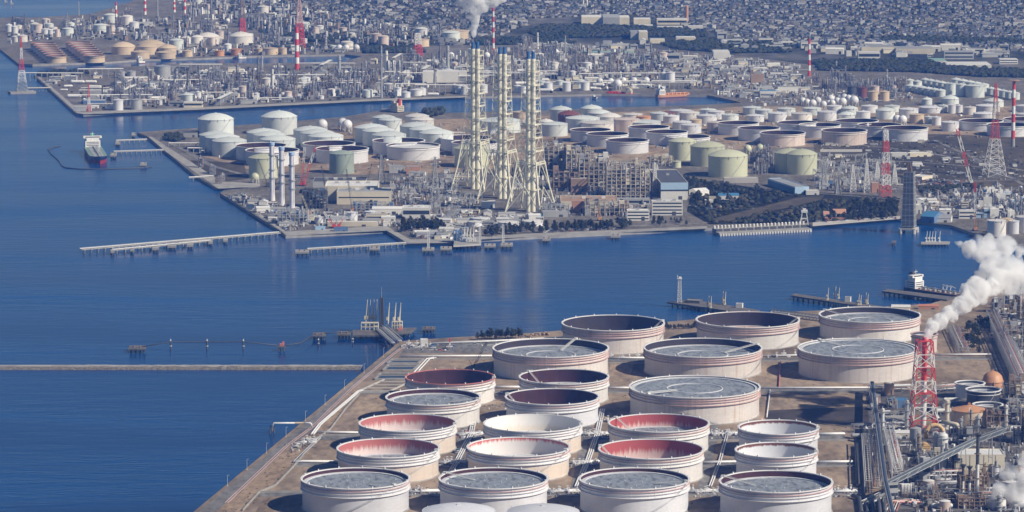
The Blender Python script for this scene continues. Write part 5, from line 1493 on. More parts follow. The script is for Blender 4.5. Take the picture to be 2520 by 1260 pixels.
mb = MB(); mb.box((-67 * k / 2 - .1, 0, 0), (.3, 149, h * .98)); mb.build("darkened_side", [RFD], t)  # dark sheet paints the shade on the hall's left wall
t = bld("long warehouse with light blue end wall and grey roof by the pine wood", 1955, 1992, 477, 461, 104, rz=.29, wall=SKYB, roof=RFG)
mb = MB(); mb.box((-37 * mpp(G(1970, 477)) / 2 - .1, 0, 0), (.3, 103, 7.5)); mb.build("darkened_side", [RFB], t)  # left wall a darker blue than the end wall
bld("low white annex beside the long warehouse", 1984, 2016, 480, 471, 14, wall=WALLW, roof=RFW)
bld("white gabled house among the pines, upper left", 1712, 1748, 482, 470, 20, rz=.5, wall=WALLW, roof=RFW, gable=3)
bld("white long house among the pines with blue grey roof", 1768, 1818, 492, 481, 14, wall=WALLW, roof=RFB, gable=2.5)
bld("small cream hut among the pines", 1745, 1762, 494, 486, 8, wall=WALLC, roof=RFG)
bld("white low houses left of the pine wood", 1735, 1755, 504, 494, 9, wall=WALLW, roof=RFW)
bld("salmon pink cube building in the switchyard", 2145, 2166, 474, 452, 16, wall=WALLT, roof=RFG)
bld("cream block on the switchyard edge", 2010, 2040, 446, 434, 14, wall=WALLC, roof=RFG)
bld("cream tall block with dark neighbour in the switchyard", 2056, 2070, 463, 446, 10, wall=WALLC, roof=RFG)
bld("dark block in the switchyard", 2036, 2052, 460, 448, 12, wall=STEELBL, roof=RFD)
bld("grey block in the switchyard", 2074, 2094, 459, 447, 12, wall=WALLG, roof=RFG)
bld("large villa with sweeping terracotta roof on the wooded shore", 2046, 2082, 533, 525, 12, wall=WALLC, roof=WALLT, gable=5)
bld("small villa with terracotta roof on the wooded shore", 2027, 2041, 536, 528, 9, wall=WALLC, roof=WALLT, gable=4)
bld("long terracotta veranda wing on the wooded shore", 2030, 2078, 542, 537, 5, wall=WALLT, roof=WALLT)
bld("shed with bright blue gabled roof behind the scaffolded tower", 2264, 2300, 548, 533, 34, rz=-.5, wall=STEELBL, roof=RFB, gable=5)
bld("white gabled shed attached to the blue roofed one", 2292, 2340, 547, 537, 22, rz=-.2, wall=WALLW, roof=RFG, gable=4)
bld("pale white cube house right of the scaffolded tower", 2246, 2268, 526, 506, 12, wall=WALLW, roof=RFW)
bld("cream tower block with balconies near the orange crane", 2366, 2382, 522, 498, 12, wall=WALLC, roof=RFG, bands=4)
bld("pale office with window bands near the orange crane", 2360, 2402, 538, 520, 12, wall=WALLW, roof=RFW, bands=2)
bld("long white open shed in the dry field, left", 2192, 2236, 386, 378, 12, wall=WALLW, roof=RFW)
bld("long white open shed in the dry field, right", 2238, 2293, 386, 378, 14, rz=.2, wall=WALLC, roof=RFW)
bld("long pale roofed store behind the scaffolded tower", 2235, 2272, 442, 435, 26, rz=-.7, wall=WALLC, roof=RFW)
bld("concrete retaining block below the nearest green tank", 1782, 1866, 450, 440, 16, wall=CONCP, roof=CONCP, doors=False, name="retaining_block")
mb = MB(); mb.box((0, 0, 0), (62, 1, 4)); tag(mb.build("white_wall", [WALLW], None, G(2070, 374)), "long white wall in the field beside the green tanks", "wall")
for x0, x1, y, yt, w in ((1151, 1186, 547, 6, "front left of four"), (1160, 1206, 539, 7, "rear left of four"), (1225, 1276, 549, 6, "middle of four"), (1286, 1336, 546, 6, "right of four")):
    dome_tank(x0, x1, y, yt, f"flat white tank by the belt of trees, {w}", .05, W, RFW, "flat white tanks by the tree belt", vents=6)
for x0, x1, y, h, w in ((849, 880, 524, 11, "middle"), (775, 795, 535, 9, "left"), (897, 927, 522, 8, "right")):
    dome_tank(x0, x1, y, h, f"small white quay tank near the red cranes, {w} one of three", .08, W, W, "small white quay tanks", vents=6)

# ------------------------------------------------------------------ boiler houses and process frames
def steel_frame(label, x0, x1, yb, yt, dep, nx, ny, nz, m=None, infill=.5, group=None, ms=None, seed=0, name="boiler_frame", cat="steel frame", bar=.7, rz=0.0, p=None, size=None):
    rg = random.Random(seed)
    if p is None:
        pf = G((x0 + x1) / 2, yb); w = (x1 - x0) * mpp(pf); h = hgt(pf, yt); p = pf + Vector((0, dep / 2, 0))
    else:
        w, h = size
    m = m or STEEL; ms = ms or [STEELB, PIPEG, WALLC, STEELD, STEELW]
    t = thing(name, label, cat, p, rz, group)
    X = [-w / 2 + w * i / nx for i in range(nx + 1)]; Y = [-dep / 2 + dep * i / ny for i in range(ny + 1)]
    tops = [[nz if rg.random() < .6 else nz - rg.randint(0, max(1, nz // 3)) for _ in range(ny)] for _ in range(nx)]
    mb = MB(); dz = h / nz
    for i, x in enumerate(X):
        for j, y in enumerate(Y):
            tk = max(tops[a][b] for a in (max(i - 1, 0), min(i, nx - 1)) for b in (max(j - 1, 0), min(j, ny - 1)))
            mb.bar((x, y, 0), (x, y, tk * dz), bar * 1.3)
            for k in range(1, tk + 1):
                z = k * dz
                if i < nx and j in (0, ny) or (i < nx and rg.random() < .35): mb.bar((x, y, z), (X[min(i + 1, nx)], y, z), bar)
                if j < ny and i in (0, nx) or (j < ny and rg.random() < .35): mb.bar((x, y, z), (x, Y[min(j + 1, ny)], z), bar)
                if i < nx and j in (0, ny) and rg.random() < .3: mb.bar((x, y, z - dz), (X[i + 1], y, z), bar * .6)
    for i in range(nx):
        for j in range(ny):
            for k in range(tops[i][j]):
                if rg.random() < .30: mb.box(((X[i] + X[i + 1]) / 2, (Y[j] + Y[j + 1]) / 2, k * dz - .1), (w / nx * .98, dep / ny * .98, .35), 1, bottom=True)
            if rg.random() < .5:                          # vent pipes, hoist beams and drums crowding the top
                x, y, z = X[i] + rg.uniform(0, w / nx), Y[j] + rg.uniform(0, dep / ny), tops[i][j] * dz
                mb.tube((x, y, z), (x, y, z + dz * rg.uniform(.2, .8)), bar * rg.uniform(.5, 1.6), n=6)
                mb.bar((x - w / nx, y, z + dz * .25), (x + w / nx * rg.uniform(.2, 1), y, z + dz * .25), bar)
    mb.build("frame", [m, CONC], t)
    n_ = int(nx * ny * nz * infill * .5)
    for q in range(min(n_, 64)):
        i, j = rg.randrange(nx), rg.randrange(ny); k = rg.randrange(max(1, tops[i][j]))
        c = ((X[i] + X[i + 1]) / 2, (Y[j] + Y[j + 1]) / 2); sx, sy = w / nx, dep / ny
        mm = rg.choice(ms); mb = MB()
        if rg.random() < .55:
            mb.box((*c, k * dz + .2), (sx * rg.uniform(.5, 1.2), sy * rg.uniform(.5, 1.1), dz * rg.uniform(.6, 2.2))); mb.build("duct", [mm], t)
        elif rg.random() < .5:
            r = min(sx, sy) * rg.uniform(.25, .42); mb.tube((*c, k * dz + .2), (*c, k * dz + dz * rg.uniform(.9, 2.6)), r, n=12); mb.build("vessel", [mm], t)
        else:
            r = min(dz, sy) * rg.uniform(.2, .33); mb.tube((c[0] - sx * .8, c[1], k * dz + r + .3), (c[0] + sx * .8, c[1], k * dz + r + .3), r, n=12); mb.build("drum", [mm], t)
    return t
BG = "open boiler frames of the power station"
BEI = mat("pale_boiler_steel", (.43, .39, .34), .7, .3, .2)
steel_frame("largest open boiler frame, nearest beside the offices", 1493, 1599, 490, 409, 62, 9, 5, 9, BEI, .8, BG, seed=1, bar=.75)
steel_frame("open boiler frame behind the largest one", 1425, 1497, 469, 391, 55, 6, 4, 8, BEI, .8, BG, seed=2, bar=.75)
steel_frame("open boiler frame far left, beside the right chimney", 1338, 1398, 428, 361, 55, 5, 4, 7, BEI, .8, BG, seed=3, bar=.75)
steel_frame("open boiler frame in the middle of the row behind", 1394, 1452, 438, 370, 50, 5, 4, 7, BEI, .8, BG, seed=4, bar=.75)
steel_frame("low wide pipe deck in front of the boiler frames", 1440, 1548, 531, 502, 32, 9, 3, 3, BEI, .8, BG, seed=5, bar=.6)
steel_frame("dark boiler block behind the plain white stacks", 744, 803, 514, 471, 36, 7, 3, 6, STEELD, .9, BG, [STEELD, STEELD, STEELBL, PIPEG], 6, bar=.6)
steel_frame("pipe frame at the foot of the plain white stacks", 684, 757, 552, 520, 24, 7, 3, 4, STEEL, .7, BG, [PIPEG, STEEL, STEELBL], 7, bar=.5)
steel_frame("dark pipe frame in front of the turbine hall", 868, 968, 520, 500, 14, 10, 2, 3, STEEL, .7, BG, [STEELD, PIPEG, STEELBL], 8, bar=.5)
steel_frame("brown duct frame under the boiler frames", 1362, 1426, 470, 424, 30, 5, 3, 4, STEELB, 1.0, BG, [STEELB, WALLB, CONC], 9, bar=.9)
steel_frame("grey pipe gantry below the chimney legs", 1334, 1400, 530, 505, 20, 6, 2, 3, STEEL, .7, BG, [PIPEG, WALLG], 10, bar=.6)
steel_frame("yellow grey pipe gantry right of the boiler frames", 1600, 1656, 408, 388, 26, 6, 3, 3, BEI, .7, BG, [PIPEBE, STEELW], 11, bar=.5)
bld("brown dust filter box with open base under the boiler frames", 1405, 1446, 474, 442, 30, wall=WALLB, roof=CONC)
bld("wide turbine hall with tan roof in front of the boiler frames", 1380, 1520, 512, 497, 62, wall=WALLC, roof=WALLB, plant=4)
bld("salmon pink block at the foot of the boiler frames", 1407, 1440, 523, 496, 16, wall=WALLT, roof=WALLB)
bld("long grey service block under the largest boiler frame", 1520, 1600, 505, 491, 14, wall=WALLG, roof=RFG, bands=1)
bld("pale grey service block left of the pink block", 1336, 1398, 534, 522, 14, wall=WALLG, roof=RFG)

# ------------------------------------------------------------------ intake station, berths, jetties of the middle works
t = thing("intake_station", "long pale water intake with a row of white hoods and gate teeth on the shore", "intake station", G(1875, 566))
p0 = G(1875, 566); k = mpp(p0); Lx = 248 * k; rz = atan2((G(1997, 559) - G(1752, 571)).y, (G(1997, 559) - G(1752, 571)).x); t.rotation_euler = (0, 0, rz)
mb = MB(); mb.box((0, -6, -7), (Lx, 12, 7.5)); mb.box((0, 7, -3), (Lx * .98, 13, 6.5)); mb.build("base", [CONC], t)
mb = MB()
for i in range(34): mb.box((-Lx / 2 + Lx * (i + .5) / 34, -12.2, -6), (1.6, 1.8, 5.2))
mb.build("gate_pier", [WALLW], t)
mb = MB()
for i in range(12): mb.box((-Lx / 2 + Lx * (i + .5) / 12, 1, .5), (Lx / 12 * .8, 2.4, 3))
mb.build("screen", [STEELD], t)
hood = None
for i in range(26):
    if hood is None:
        mb = MB(); mb.tube((0, 0, 0), (0, 0, 2.6), 1.3, n=10); mb.dome(1.6, 1.2, 2.6, 10, 3); hood = mb.build("hood", [WALLW], t); o = hood
    else:
        o = hood.copy(); col.objects.link(o); o.parent = t
    o.location = (-Lx / 2 + Lx * (i + .5) / 26, 9, 3.5)
t = thing("gantry_crane", "pale four legged gantry crane on the right end of the intake", "crane", G(1979, 553)); hh = hgt(G(1979, 553), 515)
mb = MB()
for x, y in ((-5, -4), (5, -4), (5, 4), (-5, 4)): mb.bar((x, y, 0), (x * .55, y * .6, hh * .8), .9)
for z, f in ((hh * .4, .78), (hh * .8, .55)):
    for y in (-4, 4): mb.bar((-5 * f, y * f, z), (5 * f, y * f, z), .7); mb.bar((-5, y, 0), (5 * .78, y * .78, hh * .4), .5)
mb.build("leg", [STEELW], t); mb = MB(); mb.box((0, 0, hh * .8), (8, 7, 3)); mb.box((0, 0, hh * .8 + 3), (4, 4, 2)); mb.build("trolley", [STEELW], t)
def walkway(label, a, b, w, z=5, group=None, npile=12, name="jetty", m=None, th=1.0):
    A, B = G(*a, z), G(*b, z); t = thing(name, label, "jetty", (A.x, A.y, 0), atan2(B.y - A.y, B.x - A.x), group); L = (B - A).length
    mb = MB(); mb.box((L / 2, 0, z - th), (L, w, th), bottom=True); mb.build("deck", [m or CONC], t)
    mb = MB()
    for s in (-1, 1): mb.bar((0, s * w * .45, z + 1.1), (L, s * w * .45, z + 1.1), .18)
    mb.tube((0, w * .2, z + .5), (L, w * .2, z + .5), .45, n=6); mb.build("pipe_rail", [PIPEW], t)
    f = None
    for i in range(npile):
        if f is None:
            mb = MB(); mb.tube((0, -w * .3, -3), (0, -w * .3, z - th), .45, n=6); mb.tube((0, w * .3, -3), (0, w * .3, z - th), .45, n=6); mb.box((0, 0, z - th - .9), (1.6, w, .9)); f = mb.build("trestle", [CONC], t); o = f
        else:
            o = f.copy(); col.objects.link(o); o.parent = t
        o.location = (L * (i + .5) / npile, 0, 0)
    return t
JG = "jetties of the middle works"
walkway("long straight jetty reaching far left into the bay", (198, 613), (688, 572), 7, 5.5, JG, 30)
walkway("narrow mooring walkway along the long jetty", (277, 615), (520, 592), 2.4, 5, JG, 12)
walkway("jetty running left from the basin corner towards the twin dolphins", (757, 613), (1000, 598), 5, 5, JG, 16)
walkway("upper thin jetty from the headland to a small dolphin", (286, 346), (362, 343), 3, 5, JG, 6)
walkway("jetty from the headland to the moored tanker", (280, 373), (402, 369), 5, 5, JG, 10)
walkway("short white outfall walkway on the headland quay", (465, 437), (525, 433), 2.5, 5, JG, 3)
D2 = "dolphins of the middle works"
for i, (x, y, w, hh) in enumerate(((277, 618, 10, 5), (325, 614, 9, 5), (382, 611, 15, 5), (423, 605, 22, 6), (468, 603, 16, 5), (518, 596, 11, 6), (555, 591, 11, 6))):
    pile_deck(f"pale dolphin beside the long jetty, {ordn(i)} from the left", [(x - w / 2, y), (x + w / 2, y), (x + w / 2, y - 5), (x - w / 2, y - 5)], 5, 2.4, 2, CONC, group=D2)
for i, (x, y, w) in enumerate(((744, 620, 34), (922, 612, 26), (1054, 614, 30), (1098, 612, 28), (1206, 605, 28), (1247, 603, 30), (290, 353, 12), (279, 382, 15), (353, 405, 16), (329, 332, 10), (1345, 589, 20), (1515, 581, 24))):
    pile_deck(f"grey dolphin near the middle works, {ordn(i)} along the shore", [(x - w / 2, y), (x + w / 2, y), (x + w / 2, y - 6), (x - w / 2, y - 6)], 5, 2, 3, CONC, group=D2, extra=bollards)
for x, y, yt in ((1054, 610, 570), (1238, 598, 553), (1181, 600, 558)):
    p = G(x, y, 5); lattice("light_tower", f"thin white light tower on the quay berth at its {'left' if x < 1100 else 'right' if x > 1200 else 'blue platform'}", "tower", p, hgt(p, yt), lambda z: 2.2, 8, [STEELW], .35)
t = pile_deck("blue painted loading berth with white fittings on the middle quay", [(1116, 604), (1184, 600), (1184, 588), (1118, 592)], 6, 2, 7, CONCP, "loading_berth", "berth")
for i in range(4): loading_arm(f"white loading arm on the blue berth, {ordn(i)} from the left", 1142 + i * 7.5, 590, 559, "loading arms of the blue berth", 6)
steel_frame("blue and white steel tower on the left end of the blue berth", 1116, 1136, 598, 568, 10, 3, 2, 6, STEELBL, .8, None, [STEELW, SKYB, STEELBL], 12, "berth_frame", bar=.5)
steel_frame("low blue and white pipe frame along the blue berth", 1138, 1170, 600, 588, 8, 6, 2, 2, STEELW, .8, None, [SKYB, STEELW, STEELBL], 13, "berth_frame", bar=.45)
ship("moored tanker with navy hull, white bridge and green funnel at the headland jetty", (226, 372), (246, 404), 26, 9, mat("navy_hull_paint", (.012, .02, .07), .4), mat("green_deck", (.20, .29, .25), .7), BWHT, mat("green_funnel", (.05, .33, .20), .5), sup=.12, suph=16, boot=mat('red_bottom_paint', (.30, .035, .04), .5), bootf=.55)
ship("small red coaster with cream bridge at the far refinery quay", (1557, 236), (1491, 234), 13, 4, BRED, BRED, WALLC, WALLC, sup=.2, suph=11, cargo=BRED)
ship("small orange tanker with white bridge in the channel", (1616, 241), (1697, 237), 15, 5, ORG, mat("orange_deck", (.72, .25, .05), .6), BWHT, BWHT, sup=.18, suph=15, cargo=ORG)
ship("small work ship with pinkish bridge at the channel quay behind the domed tanks", (988, 283), (938, 277), 16, 5, STEELD, STEELB, WALLC, BRED, sup=.35, suph=18)
ship("tiny white motor boat crossing the channel", (1459, 243), (1469, 244), 5, 1.6, BWHT, BWHT, BWHT, BWHT, name="motor_boat", sup=.4, suph=4, cat="boat")
ship("white ferry at the left end of the rusty tank quay", (338, 156), (357, 155), 11, 4, BWHT, WALLC, BWHT, BWHT, name="moored_boat", sup=.5, suph=9)
ship("white boat in the upper channel", (585, 145), (606, 144), 9, 3, BWHT, WALLC, BWHT, BWHT, name="moored_boat", sup=.4, suph=7, cat="boat")
for i, (x, y) in enumerate(((14, 6), (29, 11))):
    ship(f"tiny white boat far out in the upper left corner, {'outer' if i == 0 else 'inner'} of two", (x - 3, y), (x + 4, y), 6, 2, BWHT, BWHT, BWHT, BWHT, name="motor_boat", sup=.4, suph=6, cat="boat")
pts = [G(x, y, .3) for x, y in ((148, 359), (128, 364), (118, 368), (125, 378), (146, 397), (150, 406), (160, 413), (200, 416), (245, 416.5), (345, 413.5), (373, 411))]
mb = MB(); mb.path([q - pts[0] for q in pts], 1.0, 6); tag(mb.build("oil_boom", [STEELD], None, pts[0]), "dark floating boom curving round the moored tanker", "boom")
mb = MB()

# ------------------------------------------------------------------ trees of the middle works
def inside(x, y, P):
    c = False; j = len(P) - 1
    for i in range(len(P)):
        if (P[i][1] > y) != (P[j][1] > y) and x < (P[j][0] - P[i][0]) * (y - P[i][1]) / (P[j][1] - P[i][1]) + P[i][0]: c = not c
        j = i
    return c
def scatter(P, n, rg=rnd):
    xs, ys = [q[0] for q in P], [q[1] for q in P]; out = []
    while len(out) < n:
        x, y = rg.uniform(min(xs), max(xs)), rg.uniform(min(ys), max(ys))
        if inside(x, y, P): out.append((x, y))
    return out
for P, n, lo, hi, lb, gr in (([(982, 562), (990, 556), (1085, 554), (1100, 566), (1094, 573), (1040, 568), (990, 572)], 42, 17, 26, "dark tree in the rounded grove beside the white office", "grove by the office"),
                             ([(1190, 570), (1330, 562), (1335, 574), (1190, 584)], 44, 13, 22, "dark tree in the belt behind the blue berth", "tree belt behind the blue berth"),
                             ([(1335, 560), (1555, 555), (1560, 562), (1500, 568), (1335, 574)], 62, 14, 24, "dark tree in the belt along the middle quay", "tree belt along the quay"),
                             ([(1600, 544), (1690, 544), (1690, 556), (1605, 557)], 20, 10, 16, "dark tree in the clump before the cream offices", "clump before the offices"),
                             ([(1615, 432), (1690, 438), (1720, 452), (1650, 448)], 20, 11, 17, "dark tree behind the blue topped hall", "trees behind the blue topped hall"),
                             ([(2010, 520), (2035, 512), (2210, 500), (2212, 540), (2010, 548)], 60, 13, 24, "dark pine on the wooded shore left of the scaffolded tower", "pines left of the scaffolded tower"),
                             ([(1700, 455), (1860, 470), (1945, 490), (1900, 510), (1740, 512), (1700, 490)], 50, 13, 22, "dark pine around the white houses", "pines around the white houses")):
    for i, (x, y) in enumerate(sorted(scatter(P, n), key=lambda q: q[1])):
        tree(x, y, rnd.uniform(lo, hi), "pine" if rnd.random() < .6 else "broad", lb, gr, parts=False, seed=i)
def clumps(name, label, P, n, r0, r1, mats, cat="wood", squash=.8, zz=.4, seed=3):
    rg = random.Random(seed); mb = MB(); pts = [q for q in scatter(P, n, rg) if not inside(q[0], q[1], [(1745, 541), (1955, 486), (2032, 478), (2024, 494), (1900, 522), (1790, 546)])]
    for x, y in pts:
        q = G(x, y); r = rg.uniform(r0, r1); mb.blob((q.x, q.y, LZ + r * zz), r, rg.randrange(len(mats)), rg, squash)
    o = mb.build(name, mats); o["kind"] = "stuff"; o["label"] = label
    return o
clumps("woods", "dark pine wood on the shore of the middle works", [(1610, 432), (1700, 442), (1880, 468), (2005, 492), (2215, 490), (2205, 535), (1990, 549), (1755, 551), (1700, 520), (1700, 480), (1640, 455)], 820, 2.0, 4.6, [LEAF, LEAF2, LEAF3, LEAF2], zz=.5, seed=4)
clumps("woods", "dark scrub wood on the headland corner", [(398, 346), (405, 338), (440, 335), (455, 345), (430, 350)], 90, 2.5, 5, [LEAF, LEAF2], zz=.9, seed=5)
clumps("woods", "dark wood beside the ivory domed tanks", [(1040, 278), (1090, 272), (1092, 284), (1060, 290)], 80, 3, 6, [LEAF, LEAF2], zz=.9, seed=6)
clumps("scrub", "dark scrub strips in the dry field at right", [(2260, 462), (2420, 455), (2400, 474), (2270, 478)], 160, 1.5, 4, [LEAF, LEAF2], zz=.4, seed=7)
clumps("scrub", "scrub dots over the dry field", [(2010, 395), (2300, 352), (2520, 362), (2520, 430), (2240, 445), (2020, 410)], 170, 1.0, 2.8, [LEAF2, LEAF], zz=.3, seed=8)

# ------------------------------------------------------------------ the refinery units in the near right corner
p = G(2272, 1061); H = hgt(p, 838); 
t = lattice("smoking_stack", "red and white banded lattice stack pouring white steam, between the near tanks and refinery", "chimney", p, H, lambda z: 22.8 - z * 9.8 / 82, 7, bands(7, 0), .62, radians(4))
mb = MB(); mb.tube((0, 0, 0), (0, 0, H * .55), 2.6, n=16); mb.tube((0, 0, H * .55), (0, 0, H + 3), 2.5, 2.2, n=16, m=1); mb.build("flue", [STEELW, BRED], t)
for z in (H * .43, H * .71, H):
    mb = MB(); w = (22.8 - z * 9.8 / 82) / 2
    mb.revolve([(2.8, z), (w, z), (w, z + .4), (2.8, z + .4)], 4, 0, smooth=False, a0=pi / 4, a1=pi / 4 + 2 * pi); mb.build("platform", [BRED if z != H * .71 else BWHT], t)

def gallery(label, pts, w=3.2, hh=2.8, m=None, legs=True, group=None):
    """covered conveyor bridge through raised points, on trestle legs"""
    o0 = pts[0].copy(); o0.z = LZ; t = thing("conveyor_bridge", label, "conveyor", o0, 0, group)
    for i in range(len(pts) - 1):
        a, b = pts[i] - o0, pts[i + 1] - o0; d = (b - a); u = d.normalized(); s = Vector((-u.y, u.x, 0)).normalized() * w / 2; up = Vector((0, 0, hh))
        mb = MB(); k = len(mb.v); mb.v += [tuple(q) for q in (a - s, a + s, a + s + up, a + up * 1.25, a - s + up, b - s, b + s, b + s + up, b + up * 1.25, b - s + up)]
        for q in range(5): mb.quad((k + q, k + (q + 1) % 5, k + 5 + (q + 1) % 5, k + 5 + q))
        mb.quad((k + 4, k + 3, k + 2, k + 1, k)); mb.quad((k + 5, k + 6, k + 7, k + 8, k + 9))
        mb.build("gallery", [m or STEELD], t)
        mb = MB(); n = max(2, int(d.length / 6))
        for q in range(n):
            e, f = a + d * (q / n), a + d * ((q + 1) / n)
            for g in (-1, 1): mb.bar(e + s * g * 1.1, f + s * g * 1.1 + up * (.9 if q % 2 else 0), .3)
        for g in (-1, 1): mb.bar(a + s * g * 1.1, b + s * g * 1.1, .5); mb.bar(a + s * g * 1.1 + up, b + s * g * 1.1 + up, .5)
        mb.build("truss", [STEEL], t)
        if legs:
            for q in range(max(1, int(d.length / 32))):
                e = a + d * ((q + .5) / max(1, int(d.length / 32)))
                mb = MB()
                for g in (-1, 1): mb.bar((e.x + s.x * g * 2, e.y + s.y * g * 2, 0), e + s * g, .6)
                mb.bar((e.x - s.x * 1.6, e.y - s.y * 1.6, e.z * .5), (e.x + s.x * 1.6, e.y + s.y * 1.6, e.z * .5), .4); mb.build("leg", [STEEL], t)
    return t
Z = lambda x, y, z: G(x, y, LZ + z)
gallery("dark covered conveyor running almost straight away along the pipe racks", [Z(2146, 946, 9), Z(2160, 1050, 13), Z(2179, 1190, 15), Z(2197, 1268, 11)], 3.0, 2.6, mat("navy_cladding", (.05, .07, .11), .6))
gallery("long dark conveyor climbing to the upper right from the transfer tower", [Z(2184, 1196, 10), Z(2274, 1151, 19), Z(2403, 1088, 31), Z(2474, 1062, 38)], 4.2, 3.4, mat("slate_cladding", (.10, .12, .14), .6))
building("grey transfer tower where the two conveyors meet", G(2192, 1226), (9, 9, 13), .3, WALLG, RFD, 2, name="transfer_tower", cat="tower")
building("small blue grey drive house astride the climbing conveyor", G(2275, 1185), (7, 6, 20), .5, WALLG, RFG, 1, name="drive_house", cat="building")

def rack(label, a, b, w, h, levels, npipes, mats, group=None, step=9.0):
    A, B = G(*a), G(*b); t = thing("pipe_rack", label, "pipe rack", A, atan2(B.y - A.y, B.x - A.x), group); L = (B - A).length
    mb = MB(); n = max(2, int(L / step))
    for i in range(n + 1):
        x = L * i / n
        for y in (-w / 2, w / 2):
            mb.bar((x, y, 0), (x, y, h), .45)
            if i < n: mb.bar((x, y, h), (L * (i + 1) / n, y, h), .35)
            if i < n and i % 3 == 0: mb.bar((x, y, 0), (L * (i + 1) / n, y, h), .25)
        for k in range(levels): mb.bar((x, -w / 2, h * (k + 1) / levels - .3), (x, w / 2, h * (k + 1) / levels - .3), .4)
    mb.build("frame", [STEELW if "white" in label else STEEL], t)
    rg = random.Random(len(label) * 7 + int(L))
    for k in range(levels):
        for j in range(npipes):
            y = -w / 2 + w * (j + .5) / npipes + rg.uniform(-.2, .2); r = rg.uniform(.14, .42) * min(1.0, w / npipes); z = h * (k + 1) / levels + r
            x0, x1 = (0, L) if rg.random() < .7 else (L * rg.uniform(0, .3), L * rg.uniform(.6, 1))
            mb = MB(); pts_ = [(x0, y, z), (x1, y, z)]
            if rg.random() < .25:
                m_ = (x0 + x1) / 2; pts_ = [(x0, y, z), (m_ - 3, y, z), (m_ - 3, y, z + 2.5), (m_ + 3, y, z + 2.5), (m_ + 3, y, z), (x1, y, z)]
            mb.path(pts_, r, 6); mb.build("pipe", [rg.choice(mats)], t)
    return t
PM = [PIPEW, PIPEW, PIPEG, STEEL, PIPEW, PIPER]
RG_ = "pipe racks of the near refinery"
for lb, a, b, w, h, lv, npp in (("white pipe rack left of the straight conveyor", (2152, 1215), (2143, 1098), 16, 11, 2, 7), ("white pipe rack right of the straight conveyor", (2208, 1176), (2186, 1082), 9, 13, 3, 5), ("long pipe rack climbing away along the right edge", (2530, 990), (2440, 792), 11, 13, 3, 7), ("second pipe rack beside the long one at the right edge", (2540, 960), (2466, 812), 6, 9, 2, 4),
                           ("white pipe rack crossing below the climbing conveyor", (2216, 1182), (2370, 1178), 6, 7, 2, 5), ("pipe rack crossing the yard by the oil stained ground", (2098, 1064), (2240, 1058), 9, 7, 2, 7), ("pipe rack behind the small grey tanks", (2300, 966), (2352, 962), 7, 6, 2, 5), ("low pipe rack north of the smoking stack", (2140, 966), (2240, 962), 9, 6, 2, 7),
                           ("pipe rack along the foot of the white clad building", (2300, 1206), (2420, 1200), 8, 6, 2, 6), ("pipe rack in front of the banded orange roofed tank", (2290, 1068), (2345, 1064), 6, 8, 2, 5), ("pipe rack at the lower right corner", (2360, 1240), (2520, 1228), 8, 8, 2, 6), ("pipe rack at right behind the trees", (2440, 838), (2530, 830), 8, 7, 2, 6), ("pipe rack beside the brown yard at right", (2372, 870), (2345, 812), 10, 6, 2, 6), ("pipe rack from the stack to the conveyor", (2128, 1250), (2172, 1228), 7, 5, 2, 5)):
    rack(lb, a, b, w, h, lv, npp, PM, RG_)

def column(label, x, y, r, h, m=None, plats=4, group=None, p=None, cone=False, name="process_column", taper=1.0, cat="column"):
    p = G(x, y) if p is None else p; t = thing(name, label, cat, p, rnd.uniform(0, 6), group)
    mb = MB(); mb.revolve([(r * 1.25, 0), (r, 3)], 16, 0); mb.revolve([(r, 3), (r * taper, h)], 16, 0); mb.dome(r * taper, r * .5, h, 16, 4)
    mb.build("shell", [m or STEEL], t)
    for k in range(plats):
        z = h * (k + 1) / (plats + .3)
        mb = MB(); mb.revolve([(r, z), (r + 1.3, z), (r + 1.3, z + .3), (r, z + .3)], 14, 0); mb.revolve([(r + 1.25, z + 1.2), (r + 1.25, z + 1.35)], 14, 0)
        mb.build("platform", [STEEL], t)
    mb = MB(); mb.path([(r * .3, 0, h + r * .4), (r * .3, 0, h + 2), (r + .7, 0, h + 2), (r + .7, 0, 1)], max(.22, r * .16), 6); mb.build("overhead_pipe", [PIPEW], t)
    mb = MB()
    for s in (-.3, .3): mb.bar((s, r + .35, 0), (s, r + .35, h), .12)
    mb.build("ladder", [STEELW], t)
    return t
# ducts and vessels by the stack
p = G(2300, 1082); k = mpp(p); R = 21 * k; zc = hgt(p, 1046) - R
t = thing("arch_duct", "big sand yellow arched duct in front of the smoking stack", "duct", p)
mb = MB(); mb.path([(-R, 0, 0)] + [(-R * cos(a), 0, zc + R * sin(a)) for a in [pi * i / 14 for i in range(15)]] + [(R, 0, 0)], 1.9, 12); mb.build("duct", [PIPEY], t)
mb = MB()
for a in (.4, 1.2, 2.0, 2.8): mb.tube((-R * cos(a) - .4 * sin(a), 0, zc + R * sin(a) - .4 * cos(a)), (-R * cos(a) + .4 * sin(a), 0, zc + R * sin(a) + .4 * cos(a)), 2.15, n=12)
mb.build("flange", [PIPEBE], t)
p = G(2362, 1090); k = mpp(p); hh = hgt(p, 1046); t = thing("bent_duct", "beige elbowed duct beside the banded orange roofed tank", "duct", p)
mb = MB(); mb.path([(-44 * k, 6, hh + 2), (-8 * k, 2, hh), (-2 * k, 0, hh - 2), (0, 0, hh * .6), (0, 0, 0)], 2.0, 12); mb.build("duct", [PIPEBE], t)
mb = MB(); mb.box((-34 * k, 4, 0), (1, 1, hh)); mb.box((-15 * k, 3, 0), (1, 1, hh - 1)); mb.build("support", [STEEL], t)
p = G(2277, 1115); t = thing("waste_heat_boiler", "sand coloured barrel boiler with a lettered plate below the arched duct", "boiler", p, .1)
